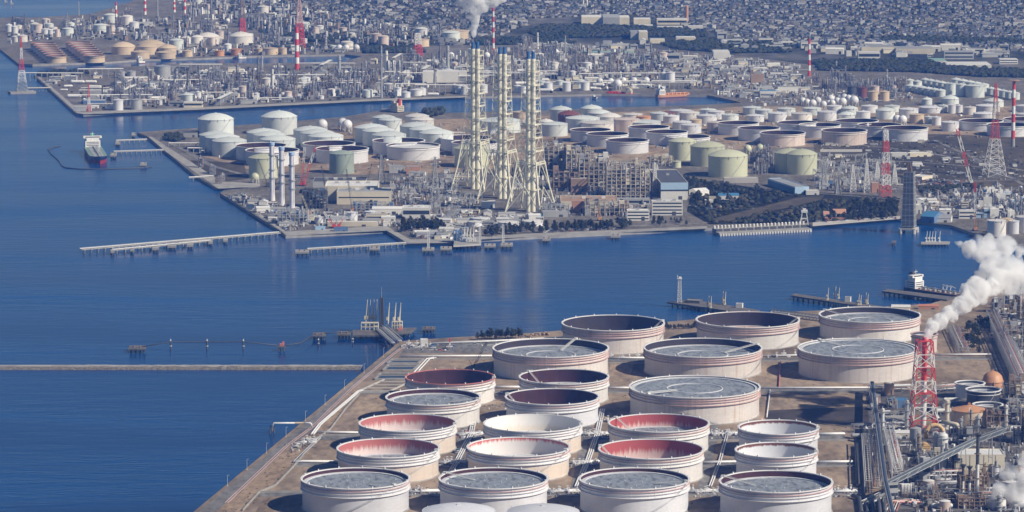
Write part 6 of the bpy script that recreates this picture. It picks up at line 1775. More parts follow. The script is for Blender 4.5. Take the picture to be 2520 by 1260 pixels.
mb = MB(); mb.tube((0, -5, 5), (0, 6, 5), 3.9, n=20); mb.build("drum", [PIPEY], t); mb = MB(); mb.box((0, -3, 0), (6, 1, 2)); mb.box((0, 4, 0), (6, 1, 2)); mb.build("saddle", [CONC], t)
for z in (3.2, 4.8, 6.4):
    mb = MB(); mb.box((0, -5.1, z), (5.4, .2, .5)); mb.build("plate", [STEELB], t)
p = G(2252, 1118); t = thing("cone_hopper", "grey cone bottomed hopper left of the barrel boiler", "hopper", p)
mb = MB(); mb.revolve([(1, 6), (5, 14), (5, 23), (0, 24.5)], 20, 0); mb.build("shell", [WALLG], t)
for a in range(4): mb = MB(); mb.bar((4.8 * cos(a * pi / 2), 4.8 * sin(a * pi / 2), 0), (4.8 * cos(a * pi / 2), 4.8 * sin(a * pi / 2), 15), .6); mb.build("leg", [STEEL], t)
column("wide white vertical vessel right of the barrel boiler", 2320, 1130, 4.2, 21, STEELW, 2)
column("bluish grey vertical vessel behind the white one", 2309, 1126, 3.6, 20, PIPEG, 2)
column("green grey vertical vessel behind the yellow arch", 2330, 1056, 2.0, 26, PIPEBE, 3)
t = bld("large white clad building on legs beneath the climbing conveyor", 2358, 2472, 1160, 1121, 26, wall=WALLC, roof=RFW, doors=False)
for f in (-.25, .05, .3):
    mb = MB(); mb.box((f * 114 * mpp(G(2415, 1160)), -13.05, 0), (.35, .2, hgt(G(2415, 1160), 1121))); mb.build("panel_joint", [STEELD], t)
for x, yb, yt, r, m, lb in ((2369, 1236, 1142, 1.1, STEELW, "slim stack with dark flared head, left of two at the brown heater"), (2385, 1240, 1146, 1.1, STEELW, "slim stack with dark flared head, right of two at the brown heater"), (2404, 1236, 1066, 1.5, STEELW, "tall stack, dark above and white below, at the brown heater")):
    p = G(x, yb); h = hgt(p, yt); t = thing("heater_stack", lb, "chimney", p)
    mb = MB(); mb.tube((0, 0, 0), (0, 0, h * .55), r, n=12); mb.build("lower_section", [m], t); mb = MB(); mb.tube((0, 0, h * .55), (0, 0, h), r * .95, n=12); mb.build("upper_section", [STEELD], t)
    mb = MB(); mb.tube((0, 0, h - 3), (0, 0, h - .5), r, r * 2.4, n=12); mb.build("flared_head", [STEELD], t)
    for z in (h * .35, h * .7): mb = MB(); mb.tube((0, 0, z), (0, 0, z + .4), r + 1.3, n=12); mb.build("platform", [STEELB], t)
steel_frame("brown rusty heater frame round three slim stacks", 2362, 2432, 1222, 1172, 18, 6, 3, 5, STEELB, 1.0, None, [WALLB, STEELB, TAN], 31, bar=.5)
steel_frame("brown lower furnace frame below the heater", 2358, 2424, 1252, 1226, 12, 5, 2, 3, STEELB, .9, None, [STEELB, WALLB], 32, bar=.5)
p = G(2232, 1224); t = thing("fin_cooler", "bank of white vertical cooler tubes left of the pipe rack", "cooler", p); 
for i in range(7): mb = MB(); mb.path([(-4 + i * 1.2, 0, 0), (-4 + i * 1.2, 0, 11), (-7 + i * 1.2, 2, 11), (-7 + i * 1.2, 2, 6)], .5, 6); mb.build("tube", [PIPEW], t)
run_pipes("three thick black pipes bending at the lower edge", [(2098, 1226), (2115, 1232), (2120, 1268)], [0, 5], 1.7, STEELD, z=2.2)
run_pipes("pair of thick dark pipes at the lower edge left of the transfer tower", [(2146, 1225), (2150, 1270)], [0, 5, 9], 1.7, STEELD, z=2.2)
run_pipes("dark pipe along the stained yard beside the white rack", [(2108, 1100), (2112, 1200)], [0], 1.8, STEELD, z=2.2)
run_pipes("bed of rusty pink pipes at the lower edge", [(2206, 1262), (2214, 1240), (2268, 1240)], [0, 2, 4, 6, 8, 10], .5, [PIPER, PIPEW, WALLT], z=1.4)
bld("low blue roofed shed in the shadows left of the smoking stack", 2190, 2236, 1004, 988, 16, wall=STEELBL, roof=RFB)
bld("small tan shed left of the smoking stack", 2178, 2200, 972, 948, 9, wall=WALLB, roof=RFG)
bld("long grey control house behind the arch duct", 2182, 2238, 1052, 1034, 18, wall=WALLG, roof=CONC)
bld("white lean to roof running up to the stack foot", 2190, 2242, 1078, 1066, 10, wall=WALLC, roof=RFW, gable=2)
bld("terracotta pump house at the right edge behind the steam", 2506, 2560, 766, 738, 20, wall=WALLT, roof=RFG)
# generated units: frames, columns and vessels that fill the plot
NG = "units of the near refinery"
def near_unit(P, n, kinds, seed, h0=8, h1=20):
    rg = random.Random(seed)
    for i, (x, y) in enumerate(sorted(scatter(P, n, rg), key=lambda q: q[1])):
        k = rg.choice(kinds); p = G(x, y)
        if k == "frame":
            w = rg.uniform(9, 20); h = rg.uniform(h0, h1)
            steel_frame("open grey steel unit crowded with drums in the near refinery", 0, 0, 0, 0, rg.uniform(7, 12), max(2, int(w / 5)), 2, max(2, int(h / 4.5)), rg.choice([STEEL, STEELD, STEEL, STEELB]), .9, NG, [PIPEG, STEEL, STEELB, PIPEW, STEELD, STEELD, PIPEBE], seed * 50 + i, "refinery_unit", "refinery unit", .35, rg.choice((0, .05, pi / 2)), p, (w, h))
        elif k == "col":
            column("slim process column with ring platforms in the near refinery", 0, 0, rg.uniform(.9, 1.9), rg.uniform(12, 30), rg.choice([STEEL, STEELW, PIPEG, STEELB]), rg.randint(2, 4), "columns of the near refinery", p)
        elif k == "drum":
            t = thing("horizontal_drum", "white horizontal drum on saddles in the near refinery", "drum", p, rg.choice((0, pi / 2, .05)), "drums of the near refinery"); r = rg.uniform(1.1, 2.2); L = rg.uniform(7, 14)
            mb = MB(); mb.tube((-L / 2, 0, r + 1.2), (L / 2, 0, r + 1.2), r, n=14); mb.ball((-L / 2, 0, r + 1.2), r * .99, 0, 12, 8); mb.ball((L / 2, 0, r + 1.2), r * .99, 0, 12, 8); mb.build("shell", [rg.choice([PIPEW, STEELW, PIPEG])], t)
            for s in (-.3, .3): mb = MB(); mb.box((s * L, 0, 0), (.8, r * 1.6, 1.4)); mb.build("saddle", [CONC], t)
        else:
            r = rg.uniform(3, 6); t = thing("small_tank", "small vertical tank in the near refinery", "storage tank", p, 0, "small tanks of the near refinery"); h = rg.uniform(6, 10)
            mb = MB(); mb.revolve([(r, 0), (r, h)], 24, 0); mb.build("shell", [rg.choice([W, WIV, WPK])], t); mb = MB(); mb.dome(r + .1, r * .2, h, 24, 4); mb.build("roof", [rg.choice([RFW, RFG])], t)
near_unit([(2114, 1072), (2240, 1066), (2244, 1086), (2120, 1092)], 9, ["frame", "drum", "drum", "col"], 1, 6, 11)
near_unit([(2215, 1128), (2350, 1116), (2355, 1175), (2220, 1180)], 20, ["frame", "drum", "col", "frame", "drum"], 2, 7, 14)
near_unit([(2262, 1205), (2350, 1195), (2345, 1262), (2275, 1262)], 14, ["frame", "drum", "drum", "tank"], 3, 6, 10)
near_unit([(2478, 990), (2535, 960), (2540, 1100), (2480, 1110), (2446, 1060)], 20, ["frame", "col", "frame", "drum"], 4, 12, 26)
near_unit([(2430, 1170), (2530, 1150), (2530, 1262), (2440, 1262)], 16, ["frame", "tank", "tank", "drum", "col"], 5, 7, 14)
near_unit([(2448, 760), (2530, 740), (2530, 880), (2480, 860)], 20, ["frame", "frame", "col", "drum"], 6, 9, 22)
near_unit([(2140, 985), (2235, 1010), (2235, 1030), (2150, 1030)], 8, ["frame", "drum", "tank"], 7, 5, 9)
near_unit([(2350, 1072), (2440, 1072), (2440, 1098), (2345, 1094)], 8, ["frame", "col", "frame", "drum"], 8, 9, 17)
near_unit([(2300, 985), (2345, 985), (2340, 1040), (2300, 1040)], 5, ["drum", "frame"], 9, 4, 8)
for pts in ([(2300, 888), (2438, 886), (2445, 940), (2306, 944)], [(2015, 1092), (2105, 1090), (2112, 1200), (2012, 1204)]): road_poly("bund_floor", pts, EARTHM, .09)
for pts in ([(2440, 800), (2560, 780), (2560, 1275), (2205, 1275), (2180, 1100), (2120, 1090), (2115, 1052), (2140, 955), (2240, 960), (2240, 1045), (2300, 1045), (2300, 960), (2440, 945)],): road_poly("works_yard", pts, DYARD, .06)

# ------------------------------------------------------------------ far works and town: one mesh per thing, copies share it
def place(tpl, P, n, name, label, cat, group, s0=.8, s1=1.3, rots=(0, pi / 2, .2, -.15), seed=1, zs=(.8, 1.2), kinds=None):
    rg = random.Random(seed)
    for x, y in scatter(P, n, rg):
        src, mats = rg.choice(tpl)
        p = G(x, y)
        if "m" not in src: src["m"] = src["mb"].build(name, mats); first = src["m"]
        else: first = src["m"].copy(); col.objects.link(first); first.name = name
        s = rg.uniform(s0, s1); first.location = p; first.rotation_euler = (0, 0, rg.choice(rots)); first.scale = (s, s, s * rg.uniform(*zs))
        tag(first, label, cat, group)
def T(fn, mats):
    mb = MB(); fn(mb); return ({"mb": mb}, mats)
def t_col(h, r, m):
    def f(mb):
        mb.tube((0, 0, 0), (0, 0, h), r, r * .9, n=10, m=0)
        for k in range(4): mb.tube((0, 0, h * (k + 1) / 4.3), (0, 0, h * (k + 1) / 4.3 + .5), r + 1.2, n=10, m=1)
        mb.path([(0, 0, h), (0, 0, h + 1.5), (r + .8, 0, h + 1.5), (r + .8, 0, 0)], .4, 5, m=1); mb.box((0, 0, 0), (r * 3, r * 3, 1.5), 1)
    return T(f, [m, PSTEEL])
def t_unit(seed, m):
    rg = random.Random(seed)
    def f(mb):
        nx, nz = rg.randint(3, 5), rg.randint(3, 5); w, d, h = nx * 5, 9, nz * 5
        for i in range(nx + 1):
            for y in (-d / 2, d / 2):
                x = -w / 2 + i * 5; hz = h * rg.uniform(.7, 1); mb.bar((x, y, 0), (x, y, hz), .6)
            for k in range(1, nz + 1):
                if i < nx:
                    x = -w / 2 + i * 5
                    for y in (-d / 2, d / 2): mb.bar((x, y, k * 5 * .95), (x + 5, y, k * 5 * .95), .5)
                    if rg.random() < .45: mb.box((x + 2.5, 0, k * 5 * .95 - 4.5), (4.2, d * .8, .4), 1, bottom=True)
                    if rg.random() < .5:
                        r = rg.uniform(1, 1.9); mb.tube((x + 2.5, rg.uniform(-2, 2), k * 5 - 5), (x + 2.5, rg.uniform(-2, 2), k * 5 - 5 + rg.uniform(3, 8)), r, n=8, m=rg.choice((1, 2, 2)))
                    if rg.random() < .3: mb.box((x + 2, 0, k * 5 - 5), (5, 5, rg.uniform(2, 4)), rg.choice((1, 2)))
        for k in range(2):
            x = rg.uniform(-w / 2, w / 2); mb.tube((x, 0, 0), (x, 0, h * rg.uniform(.9, 1.25)), 1.1, n=8, m=1)
    return T(f, [m, PSTEEL, PIPEG])
def t_tank(r, h, m, rise=.2):
    def f(mb): mb.revolve([(r, 0), (r, h), (r + .4, h), (r + .4, h + .3)], 24, 0); mb.dome(r + .3, r * rise, h + .3, 24, 4, 0); mb.bar((r + .5, 0, h), (r * .6, -r * .9, 0), .5, 1)
    return T(f, [m, STEEL])
def t_shed(w, d, h, wall, roof, gable=2.0):
    def f(mb):
        if gable: mb.gable((0, 0, 0), (w, d, h), gable, 0, 1)
        else:
            mb.box((0, 0, 0), (w, d, h), 0, top=1); mb.box((w * .2, 0, h), (w * .2, d * .4, 2), 1); mb.box((0, -d / 2 - .04, h * .5), (w * .9, .1, h * .22), 2)
        mb.box((w * .3, -d / 2 - .05, 0), (min(4, w * .2), .12, h * .6), 2)
    return T(f, [wall, roof, GLASS])
def t_rack(L, h):
    def f(mb):
        for i in range(int(L / 8) + 1):
            for y in (-3, 3): mb.bar((i * 8 - L / 2, y, 0), (i * 8 - L / 2, y, h), .5)
            mb.bar((i * 8 - L / 2, -3, h), (i * 8 - L / 2, 3, h), .5)
        for k, y in enumerate((-2.4, -1.2, 0, 1.2, 2.4)): mb.tube((-L / 2, y, h + .5), (L / 2, y, h + .5), (.5, .35, .6, .3, .45)[k], n=5, m=1 + k % 2)
    return T(f, [STEEL, PIPEW, PIPEG])
def t_drum(r, L):
    def f(mb): mb.tube((-L / 2, 0, r + 1), (L / 2, 0, r + 1), r, n=10); mb.ball((-L / 2, 0, r + 1), r * .98, 0, 10, 6); mb.ball((L / 2, 0, r + 1), r * .98, 0, 10, 6); mb.box((-L * .3, 0, 0), (1, r * 1.5, 1.4), 1); mb.box((L * .3, 0, 0), (1, r * 1.5, 1.4), 1)
    return T(f, [PIPEW, CONC])
def t_transformer():
    def f(mb):
        mb.box((0, 0, 0), (5, 3.5, 4), 0); mb.tube((-1.5, 0, 4), (-1.5, 0, 6.5), .3, n=6, m=1); mb.tube((0, 0, 4), (0, 0, 6.5), .3, n=6, m=1); mb.tube((1.5, 0, 4), (1.5, 0, 6.5), .3, n=6, m=1); mb.box((3, 0, 0), (.8, 3, 3.5), 0)
    return T(f, [PIPEG, STEELW])
def t_gantry(w, h):
    def f(mb):
        for x in (-w / 2, w / 2):
            mb.bar((x - 1, 0, 0), (x, 0, h), .35); mb.bar((x + 1, 0, 0), (x, 0, h), .35)
        mb.bar((-w / 2, 0, h), (w / 2, 0, h), .5); mb.bar((-w / 2, 0, h - 1.2), (w / 2, 0, h - 1.2), .3)
        for i in range(5): mb.tube((-w / 2 + w * (i + .5) / 5, 0, h - 3), (-w / 2 + w * (i + .5) / 5, 0, h), .2, n=5, m=1)
    return T(f, [STEEL, STEELW])
COLS = [t_col(30, 2.0, PSTEEL), t_col(22, 2.6, PIPEG), t_col(36, 1.6, PSTEEL), t_col(17, 2.2, STEEL), t_col(26, 1.4, STEELD)]
UNITS = [t_unit(s, PSTEEL if s % 3 else STEELB) for s in range(7)]
def PEN(): return [t_tank(7, 9, W), t_tank(10, 11, WAQ), t_tank(5, 8, W, .3), t_tank(8, 10, WIV), t_tank(6, 12, WPK)]
def SHEDS(): return [t_shed(34, 14, 6, WALLW, RFW, 2), t_shed(22, 12, 7, WALLC, RFG, 2.5), t_shed(16, 14, 10, WALLW, RFW, 0), t_shed(26, 16, 8, WALLG, RFG, 0), t_shed(12, 10, 9, WALLC, RFW, 0), t_shed(40, 18, 8, WALLG, RFG, 2.5)]
P2 = [(112, 194), (250, 180), (470, 168), (640, 168), (850, 164), (920, 152), (1180, 150), (1500, 172), (1742, 222), (1480, 226), (1150, 234), (900, 244), (500, 262), (205, 275)]
P2L = [(300, 200), (640, 190), (900, 185), (1000, 190), (1000, 236), (500, 255), (330, 262), (240, 250)]
P2R = [(1010, 150), (1340, 110), (1640, 145), (1640, 195), (1330, 195), (1000, 200)]
P3 = [(12, 110), (30, 60), (110, 54), (440, 40), (640, 90), (860, 118), (850, 132), (630, 136), (480, 142), (350, 100), (90, 100)]
P4 = [(430, 0), (640, -20), (700, 10), (900, 60), (1150, 85), (1100, 110), (880, 116), (640, 80), (450, 36)]
SW = [(960, 440), (1110, 430), (1170, 505), (1130, 545), (1065, 540), (962, 500)]
g2 = "process plant on the far refinery bank"
place(UNITS, P2L, 84, "process_unit", "grey steel process unit in the crowded refinery on the far bank", "process unit", g2, .7, 1.15, seed=21)
place(UNITS, P2R, 44, "process_unit", "hazy steel process unit in the refinery right of the chimneys", "process unit", g2 + " right", .7, 1.15, seed=22)
place(UNITS, P3, 20, "process_unit", "blue hazed process unit on the farthest refinery bank", "process unit", "process plant on the farthest bank", .8, 1.2, seed=23)
place(UNITS, P4, 22, "process_unit", "faint hazy process unit in the far upper left works", "process unit", "process plant at the top left", .8, 1.4, seed=24)
place(COLS, P2L, 62, "process_column", "grey process column rising from the crowded refinery on the far bank", "column", "columns on the far bank", .5, 1.1, seed=25)
place(COLS, P2R, 40, "process_column", "hazy process column in the refinery right of the chimneys", "column", "columns right of the chimneys", .5, 1.05, seed=26)
place(COLS, P3, 14, "process_column", "blue hazed column on the farthest refinery bank", "column", "columns on the farthest bank", .6, 1.1, seed=27)
place(COLS, P4, 20, "process_column", "faint thin column in the far upper left works", "column", "columns at the top left", .7, 1.4, seed=28)
place(PEN(), P2L, 44, "small_storage_tank", "small pale storage tank in the refinery on the far bank", "storage tank", "small tanks on the far bank", .6, 1.2, seed=29)
place(PEN(), P2R, 28, "small_storage_tank", "small hazy storage tank in the refinery right of the chimneys", "storage tank", "small tanks right of the chimneys", .6, 1.3, seed=30)
place(PEN(), P3, 34, "small_storage_tank", "small hazy tank on the farthest refinery bank", "storage tank", "small tanks on the farthest bank", .7, 1.6, seed=31)
place(PEN(), P4, 22, "small_storage_tank", "faint small tank in the far upper left works", "storage tank", "small tanks at the top left", .8, 1.8, seed=32)
place(SHEDS(), P2, 110, "works_shed", "pale works shed among the plant on the far refinery bank", "shed", "sheds on the far bank", .5, 1.1, seed=33)
place(SHEDS(), P3, 40, "works_shed", "hazy works shed on the farthest refinery bank", "shed", "sheds on the farthest bank", .4, .9, seed=34)
place(SHEDS(), P4, 50, "works_shed", "faint works shed in the far upper left works", "shed", "sheds at the top left", .4, 1.0, seed=35)
place([t_rack(60, 8), t_rack(90, 10)], P2, 60, "pipe_rack", "long pipe rack on the far refinery bank", "pipe rack", "pipe racks on the far bank", .8, 1.4, (0, .06, -.05, 1.45), seed=36)
place([t_drum(2, 11), t_drum(2.6, 16)], P2, 60, "horizontal_drum", "white horizontal drum on the far refinery bank", "drum", "drums on the far bank", .8, 1.3, seed=37)
mid = "yard plant of the middle works"
place([t_transformer()], SW, 40, "transformer", "grey transformer in the switchyard by the left chimney legs", "transformer", "transformers in the switchyard", .8, 1.6, seed=38)
place([t_gantry(14, 11), t_gantry(20, 13)], SW, 46, "busbar_gantry", "thin steel gantry in the switchyard by the left chimney legs", "gantry", "gantries in the switchyard", .8, 1.2, (0, pi / 2), seed=39)
place([t_gantry(14, 13), t_gantry(20, 16)], [(1995, 400), (2200, 400), (2200, 470), (2020, 470)], 46, "busbar_gantry", "thin steel gantry around the red and white mast", "gantry", "gantries by the red and white mast", .8, 1.4, (0, pi / 2, .4), seed=40)
place([t_transformer()], [(1995, 400), (2200, 400), (2200, 470), (2020, 470)], 30, "transformer", "grey transformer around the red and white mast", "transformer", "transformers by the red and white mast", .8, 1.6, seed=41)
MIDS = [t_shed(14, 9, 5, WALLW, RFW, 1.5), t_shed(9, 6, 4, WALLC, RFG, 0), t_shed(12, 8, 5, WALLG, RFG, 0), t_shed(18, 8, 4, WALLW, RFG, 1.5), t_shed(7, 5, 3.4, WALLW, RFB, 0)]
for i, (P, n, w) in enumerate((([(560, 482), (600, 482), (690, 512), (738, 562), (712, 568)], 26, "along the slanting quay of the power station"), ([(720, 510), (800, 520), (960, 540), (950, 552), (720, 552)], 24, "between the plain stacks and the quay"), ([(1060, 545), (1180, 520), (1330, 535), (1330, 552), (1110, 572)], 40, "between the office grove and the chimneys"), ([(1020, 575), (1105, 572), (1112, 588), (1040, 590)], 26, "on the quay corner below the grove"), ([(2235, 500), (2345, 485), (2350, 530), (2290, 528)], 24, "behind the blue roofed shed"), ([(1010, 430), (1120, 420), (1340, 440), (1340, 470), (1150, 455)], 20, "behind the chimney legs"), ([(1100, 468), (1120, 478), (1190, 500), (1120, 500)], 8, "between the chimney legs"))):
    place(MIDS, P, n, "site_hut", "small works hut " + w, "hut", "huts " + w, .6, 1.3, seed=50 + i)
place(UNITS, [(2350, 482), (2530, 470), (2530, 535), (2425, 540), (2350, 520)], 34, "process_unit", "pale blue hazed process unit above the steam at right", "process unit", "units above the steam", .5, .9, seed=60)
place([t_shed(10, 8, 8, SKYB, RFW, 0), t_shed(8, 7, 6, WALLW, RFW, 0), t_shed(7, 9, 11, WALLW, RFW, 0)], [(2350, 482), (2530, 470), (2530, 535), (2425, 540), (2350, 520)], 80, "module_box", "pale blue white equipment box above the steam at right", "equipment", "boxes above the steam", .6, 1.3, seed=61)
place(UNITS, [(470, 400), (560, 440), (620, 452), (540, 458)], 6, "process_unit", "small steel unit on the headland quay", "process unit", "units on the headland quay", .4, .7, seed=62)
place([t_rack(50, 5)], [(430, 360), (520, 400), (1330, 300), (1330, 330)], 18, "pipe_rack", "low pipe rack between the domed tanks", "pipe rack", "racks between the domed tanks", .7, 1.2, (0, .05, 1.5), seed=63)
place(UNITS, [(1120, 425), (1330, 428), (1330, 445), (1280, 440)], 10, "process_unit", "brownish steel unit behind the chimney legs", "process unit", "units behind the chimney legs", .5, .9, seed=64)
place(UNITS, [(1860, 385), (1910, 392), (1900, 430), (1850, 432)], 12, "process_unit", "grey steel unit between the pale green tanks", "process unit", "units between the green tanks", .6, 1.0, seed=65)
place(UNITS, [(1960, 215), (2120, 195), (2240, 210), (2200, 245), (2000, 232)], 22, "process_unit", "hazy steel unit behind the sphere cluster", "process unit", "units behind the sphere cluster", .7, 1.2, seed=66)
WH = [t_shed(34, 14, 6, WALLG, RFG, 2), t_shed(22, 12, 7, WALLC, RFG, 2.5), t_shed(16, 14, 10, WALLG, RFG, 0), t_shed(26, 16, 8, WALLW, RFG, 0), t_shed(14, 10, 9, WALLG, RFW, 0), t_shed(30, 12, 7, WALLW, RFW, 2)]
place(WH, [(1640, 128), (1960, 160), (2000, 230), (1850, 245), (1760, 230), (1640, 190)], 150, "warehouse", "small grey or white warehouse packed together at the channel head", "warehouse", "warehouses at the channel head", .4, .95, seed=67)
place(WH, [(2010, 345), (2300, 350), (2520, 400), (2520, 440), (2260, 455), (2200, 410), (2010, 395)], 40, "field_hut", "small low hut scattered over the dry field at right", "hut", "huts over the dry field", .25, .5, seed=69)
place(WH, [(1300, 105), (1640, 105), (1640, 145), (1300, 150)], 60, "warehouse", "small hazy warehouse between the far plant and the dark wood", "warehouse", "warehouses below the dark wood", .5, 1.0, seed=71)
place(WH, [(1760, 92), (2100, 116), (2480, 126), (2480, 142), (2060, 140), (1780, 120)], 80, "warehouse", "hazy warehouse along the near edge of the town", "warehouse", "warehouses along the town edge", .6, 1.3, seed=72)
place(SHEDS(), [(1250, 170), (1640, 150), (1640, 215), (1350, 215)], 50, "works_shed", "pale works shed right of the chimneys across the channel", "shed", "sheds right of the chimneys", .4, .9, seed=68)
def t_car(m):
    def f(mb): mb.box((0, 0, .35), (4.4, 1.8, .75), 0, bottom=True); mb.box((-.2, 0, 1.1), (2.4, 1.6, .6), 1, top=0); [mb.tube((x, -.95, .36), (x, .95, .36), .36, n=8, m=2) for x in (-1.35, 1.35)]
    return T(f, [m, GLASS, STEELD])
CARS = [t_car(m) for m in (BWHT, RIMW, STEEL, STEELBL, PIPER, STEELD)]
for i, (P, n, w) in enumerate((([(2240, 440), (2380, 446), (2360, 458), (2250, 456)], 60, "in the car park right of the scaffolded tower"), ([(1340, 569), (1545, 562), (1545, 566), (1340, 573)], 26, "on the middle quay before the tree belt"), ([(2010, 545), (2205, 536), (2205, 539), (2010, 549)], 22, "on the pale quay left of the scaffolded tower"), ([(1740, 505), (1800, 505), (1790, 516), (1735, 516)], 24, "in the lot among the pines"), ([(1030, 582), (1105, 578), (1105, 586), (1030, 588)], 22, "in the lot on the quay corner"))):
    place(CARS, P, n, "parked_car", "tiny parked car " + w, "car", "cars " + w, 1, 1.25, (0, .1, pi / 2), seed=70 + i, zs=(1, 1.2))
place(CARS, [(1130, 1010), (1190, 1000), (1150, 1205), (1090, 1210)], 8, "parked_car", "small vehicle on the yard road between the left near tanks", "car", "vehicles between the near tanks", 1.1, 1.6, (1.2, 1.3), seed=80)
place(CARS, [(1010, 852), (1200, 846), (1200, 862), (1010, 866)], 9, "parked_car", "small vehicle on the road by the white hut", "car", "vehicles by the white hut", 1.1, 1.6, (0, .1), seed=81)
place(CARS, [(2130, 1060), (2230, 1056), (2230, 1062), (2130, 1066)], 6, "parked_car", "small vehicle by the racks of the near refinery", "car", "vehicles by the near racks", 1.1, 1.6, (0, .1), seed=82)
def weeds(label, P, n, seed):
    rg = random.Random(seed); mb = MB()
    for x, y in scatter(P, n, rg):
        q = G(x, y); mb.blob((q.x, q.y, LZ + .2), rg.uniform(.3, 1.1), rg.randrange(2), rg, .4)
    o = mb.build("weeds", [LEAF3, LEAF2]); o["kind"] = "stuff"; o["label"] = label
weeds("tufts of weeds over the near brown yards", [(640, 1215), (1000, 890), (1215, 885), (1560, 880), (2440, 885), (2440, 950), (2120, 1000), (2120, 1260), (620, 1260)], 700, 3)
weeds("tufts of weeds along the sandy verge", [(528, 1262), (772, 1057), (871, 955), (886, 968), (724, 1148), (600, 1262)], 160, 4)
# chimneys and towers of the far works
for lb, x, yb, yt, r0, r1, nb, fst in (("bold red and white chimney on the far refinery bank", 731, 171, 66, 4.2, 3.2, 7, 0), ("thin red and white chimney behind the lattice chimneys", 1214, 132, 15, 2.6, 1.9, 9, 0), ("red and white chimney over the unit at the channel head", 1991, 187, 95, 2.8, 2.0, 7, 0), ("faint red and white chimney far top left, first", 286, 62, 4, 2.6, 2, 6, 1), ("faint red and white chimney far top left, second", 357, 36, -14, 3, 2.4, 6, 1), ("faint red and white chimney far top left, third", 429, 30, -8, 2.8, 2, 6, 1), ("faint red and white chimney far top left, fourth", 455, 42, -12, 2.6, 2, 6, 0)):
    p = G(x, yb); banded_chimney(lb, p, hgt(p, yt), r0, r1, bands(nb, fst))
p = G(737, 120); lattice("lattice_mast", "red lattice tower behind the bold red and white chimney", "mast", p, hgt(p, -6), lambda z: max(3, 20 - z * .16), 14, [BRED, RIMP], .6, .3)
p = G(597, 102); lattice("lattice_mast", "dark red lattice tower over the far cream domes", "mast", p, hgt(p, -12), lambda z: max(2.5, 13 - z * .1), 14, [BRED, STEELB], .6, .3)
p = G(1028, 138); lattice("lattice_mast", "red and white lattice frame above the far brown tank yard", "mast", p, hgt(p, 82), lambda z: max(2, 17 - z * .2), 8, [BRED, BWHT], .6, .3)
p = G(219, 276); lattice("lattice_mast", "slim red and white mast on the tip of the far refinery bank", "mast", p, hgt(p, 205), lambda z: max(1.2, 5 - z * .08), 8, [BRED, BWHT, BRED, BRED], .28, .3)
for i, (x, yb, yt, r) in enumerate(((645, 173, 137, 2), (671, 231, 170, 2), (714, 243, 208, 1.8), (835, 192, 136, 3), (939, 241, 112, 1.6), (951, 178, 125, 3), (1102, 174, 112, 3.2), (1090, 172, 146, 3), (900, 180, 150, 2), (1070, 215, 175, 1.6), (1323, 120, 80, 1.8), (1378, 148, 130, 2.2), (1391, 145, 88, 1.2), (1624, 162, 134, 2.6), (1628, 160, 136, 2), (388, 40, -5, 1.5), (512, 62, 12, 1.5), (470, 42, 5, 1.6), (194, 38, 3, 1), (2058, 170, 150, 1.4), (2183, 190, 170, 1.2))):
    p = G(x, yb); t = thing("steel_chimney", f"plain grey steel chimney in the far works, {ordn(i) if i < 20 else 'last'} of the scattered ones", "chimney", p, 0, "grey chimneys of the far works"); h = hgt(p, yt)
    mb = MB(); mb.revolve([(r * 1.3, 0), (r, h * .3), (r * .9, h), (r * .6, h), (0, h - 2)], 12, 0); mb.build("flue", [STEELW if i in (1, 2, 5, 10) else STEEL], t); mb = MB(); mb.tube((0, 0, h * .8), (0, 0, h * .8 + .5), r + 1.4, n=12); mb.build("platform", [STEEL], t)
for i, x in enumerate((956, 970, 982)): column(f"fat grey silo column on the far bank, {ordn(i)} of three", x, 184, 4.2, 24, STEEL, 1, "three silo columns")
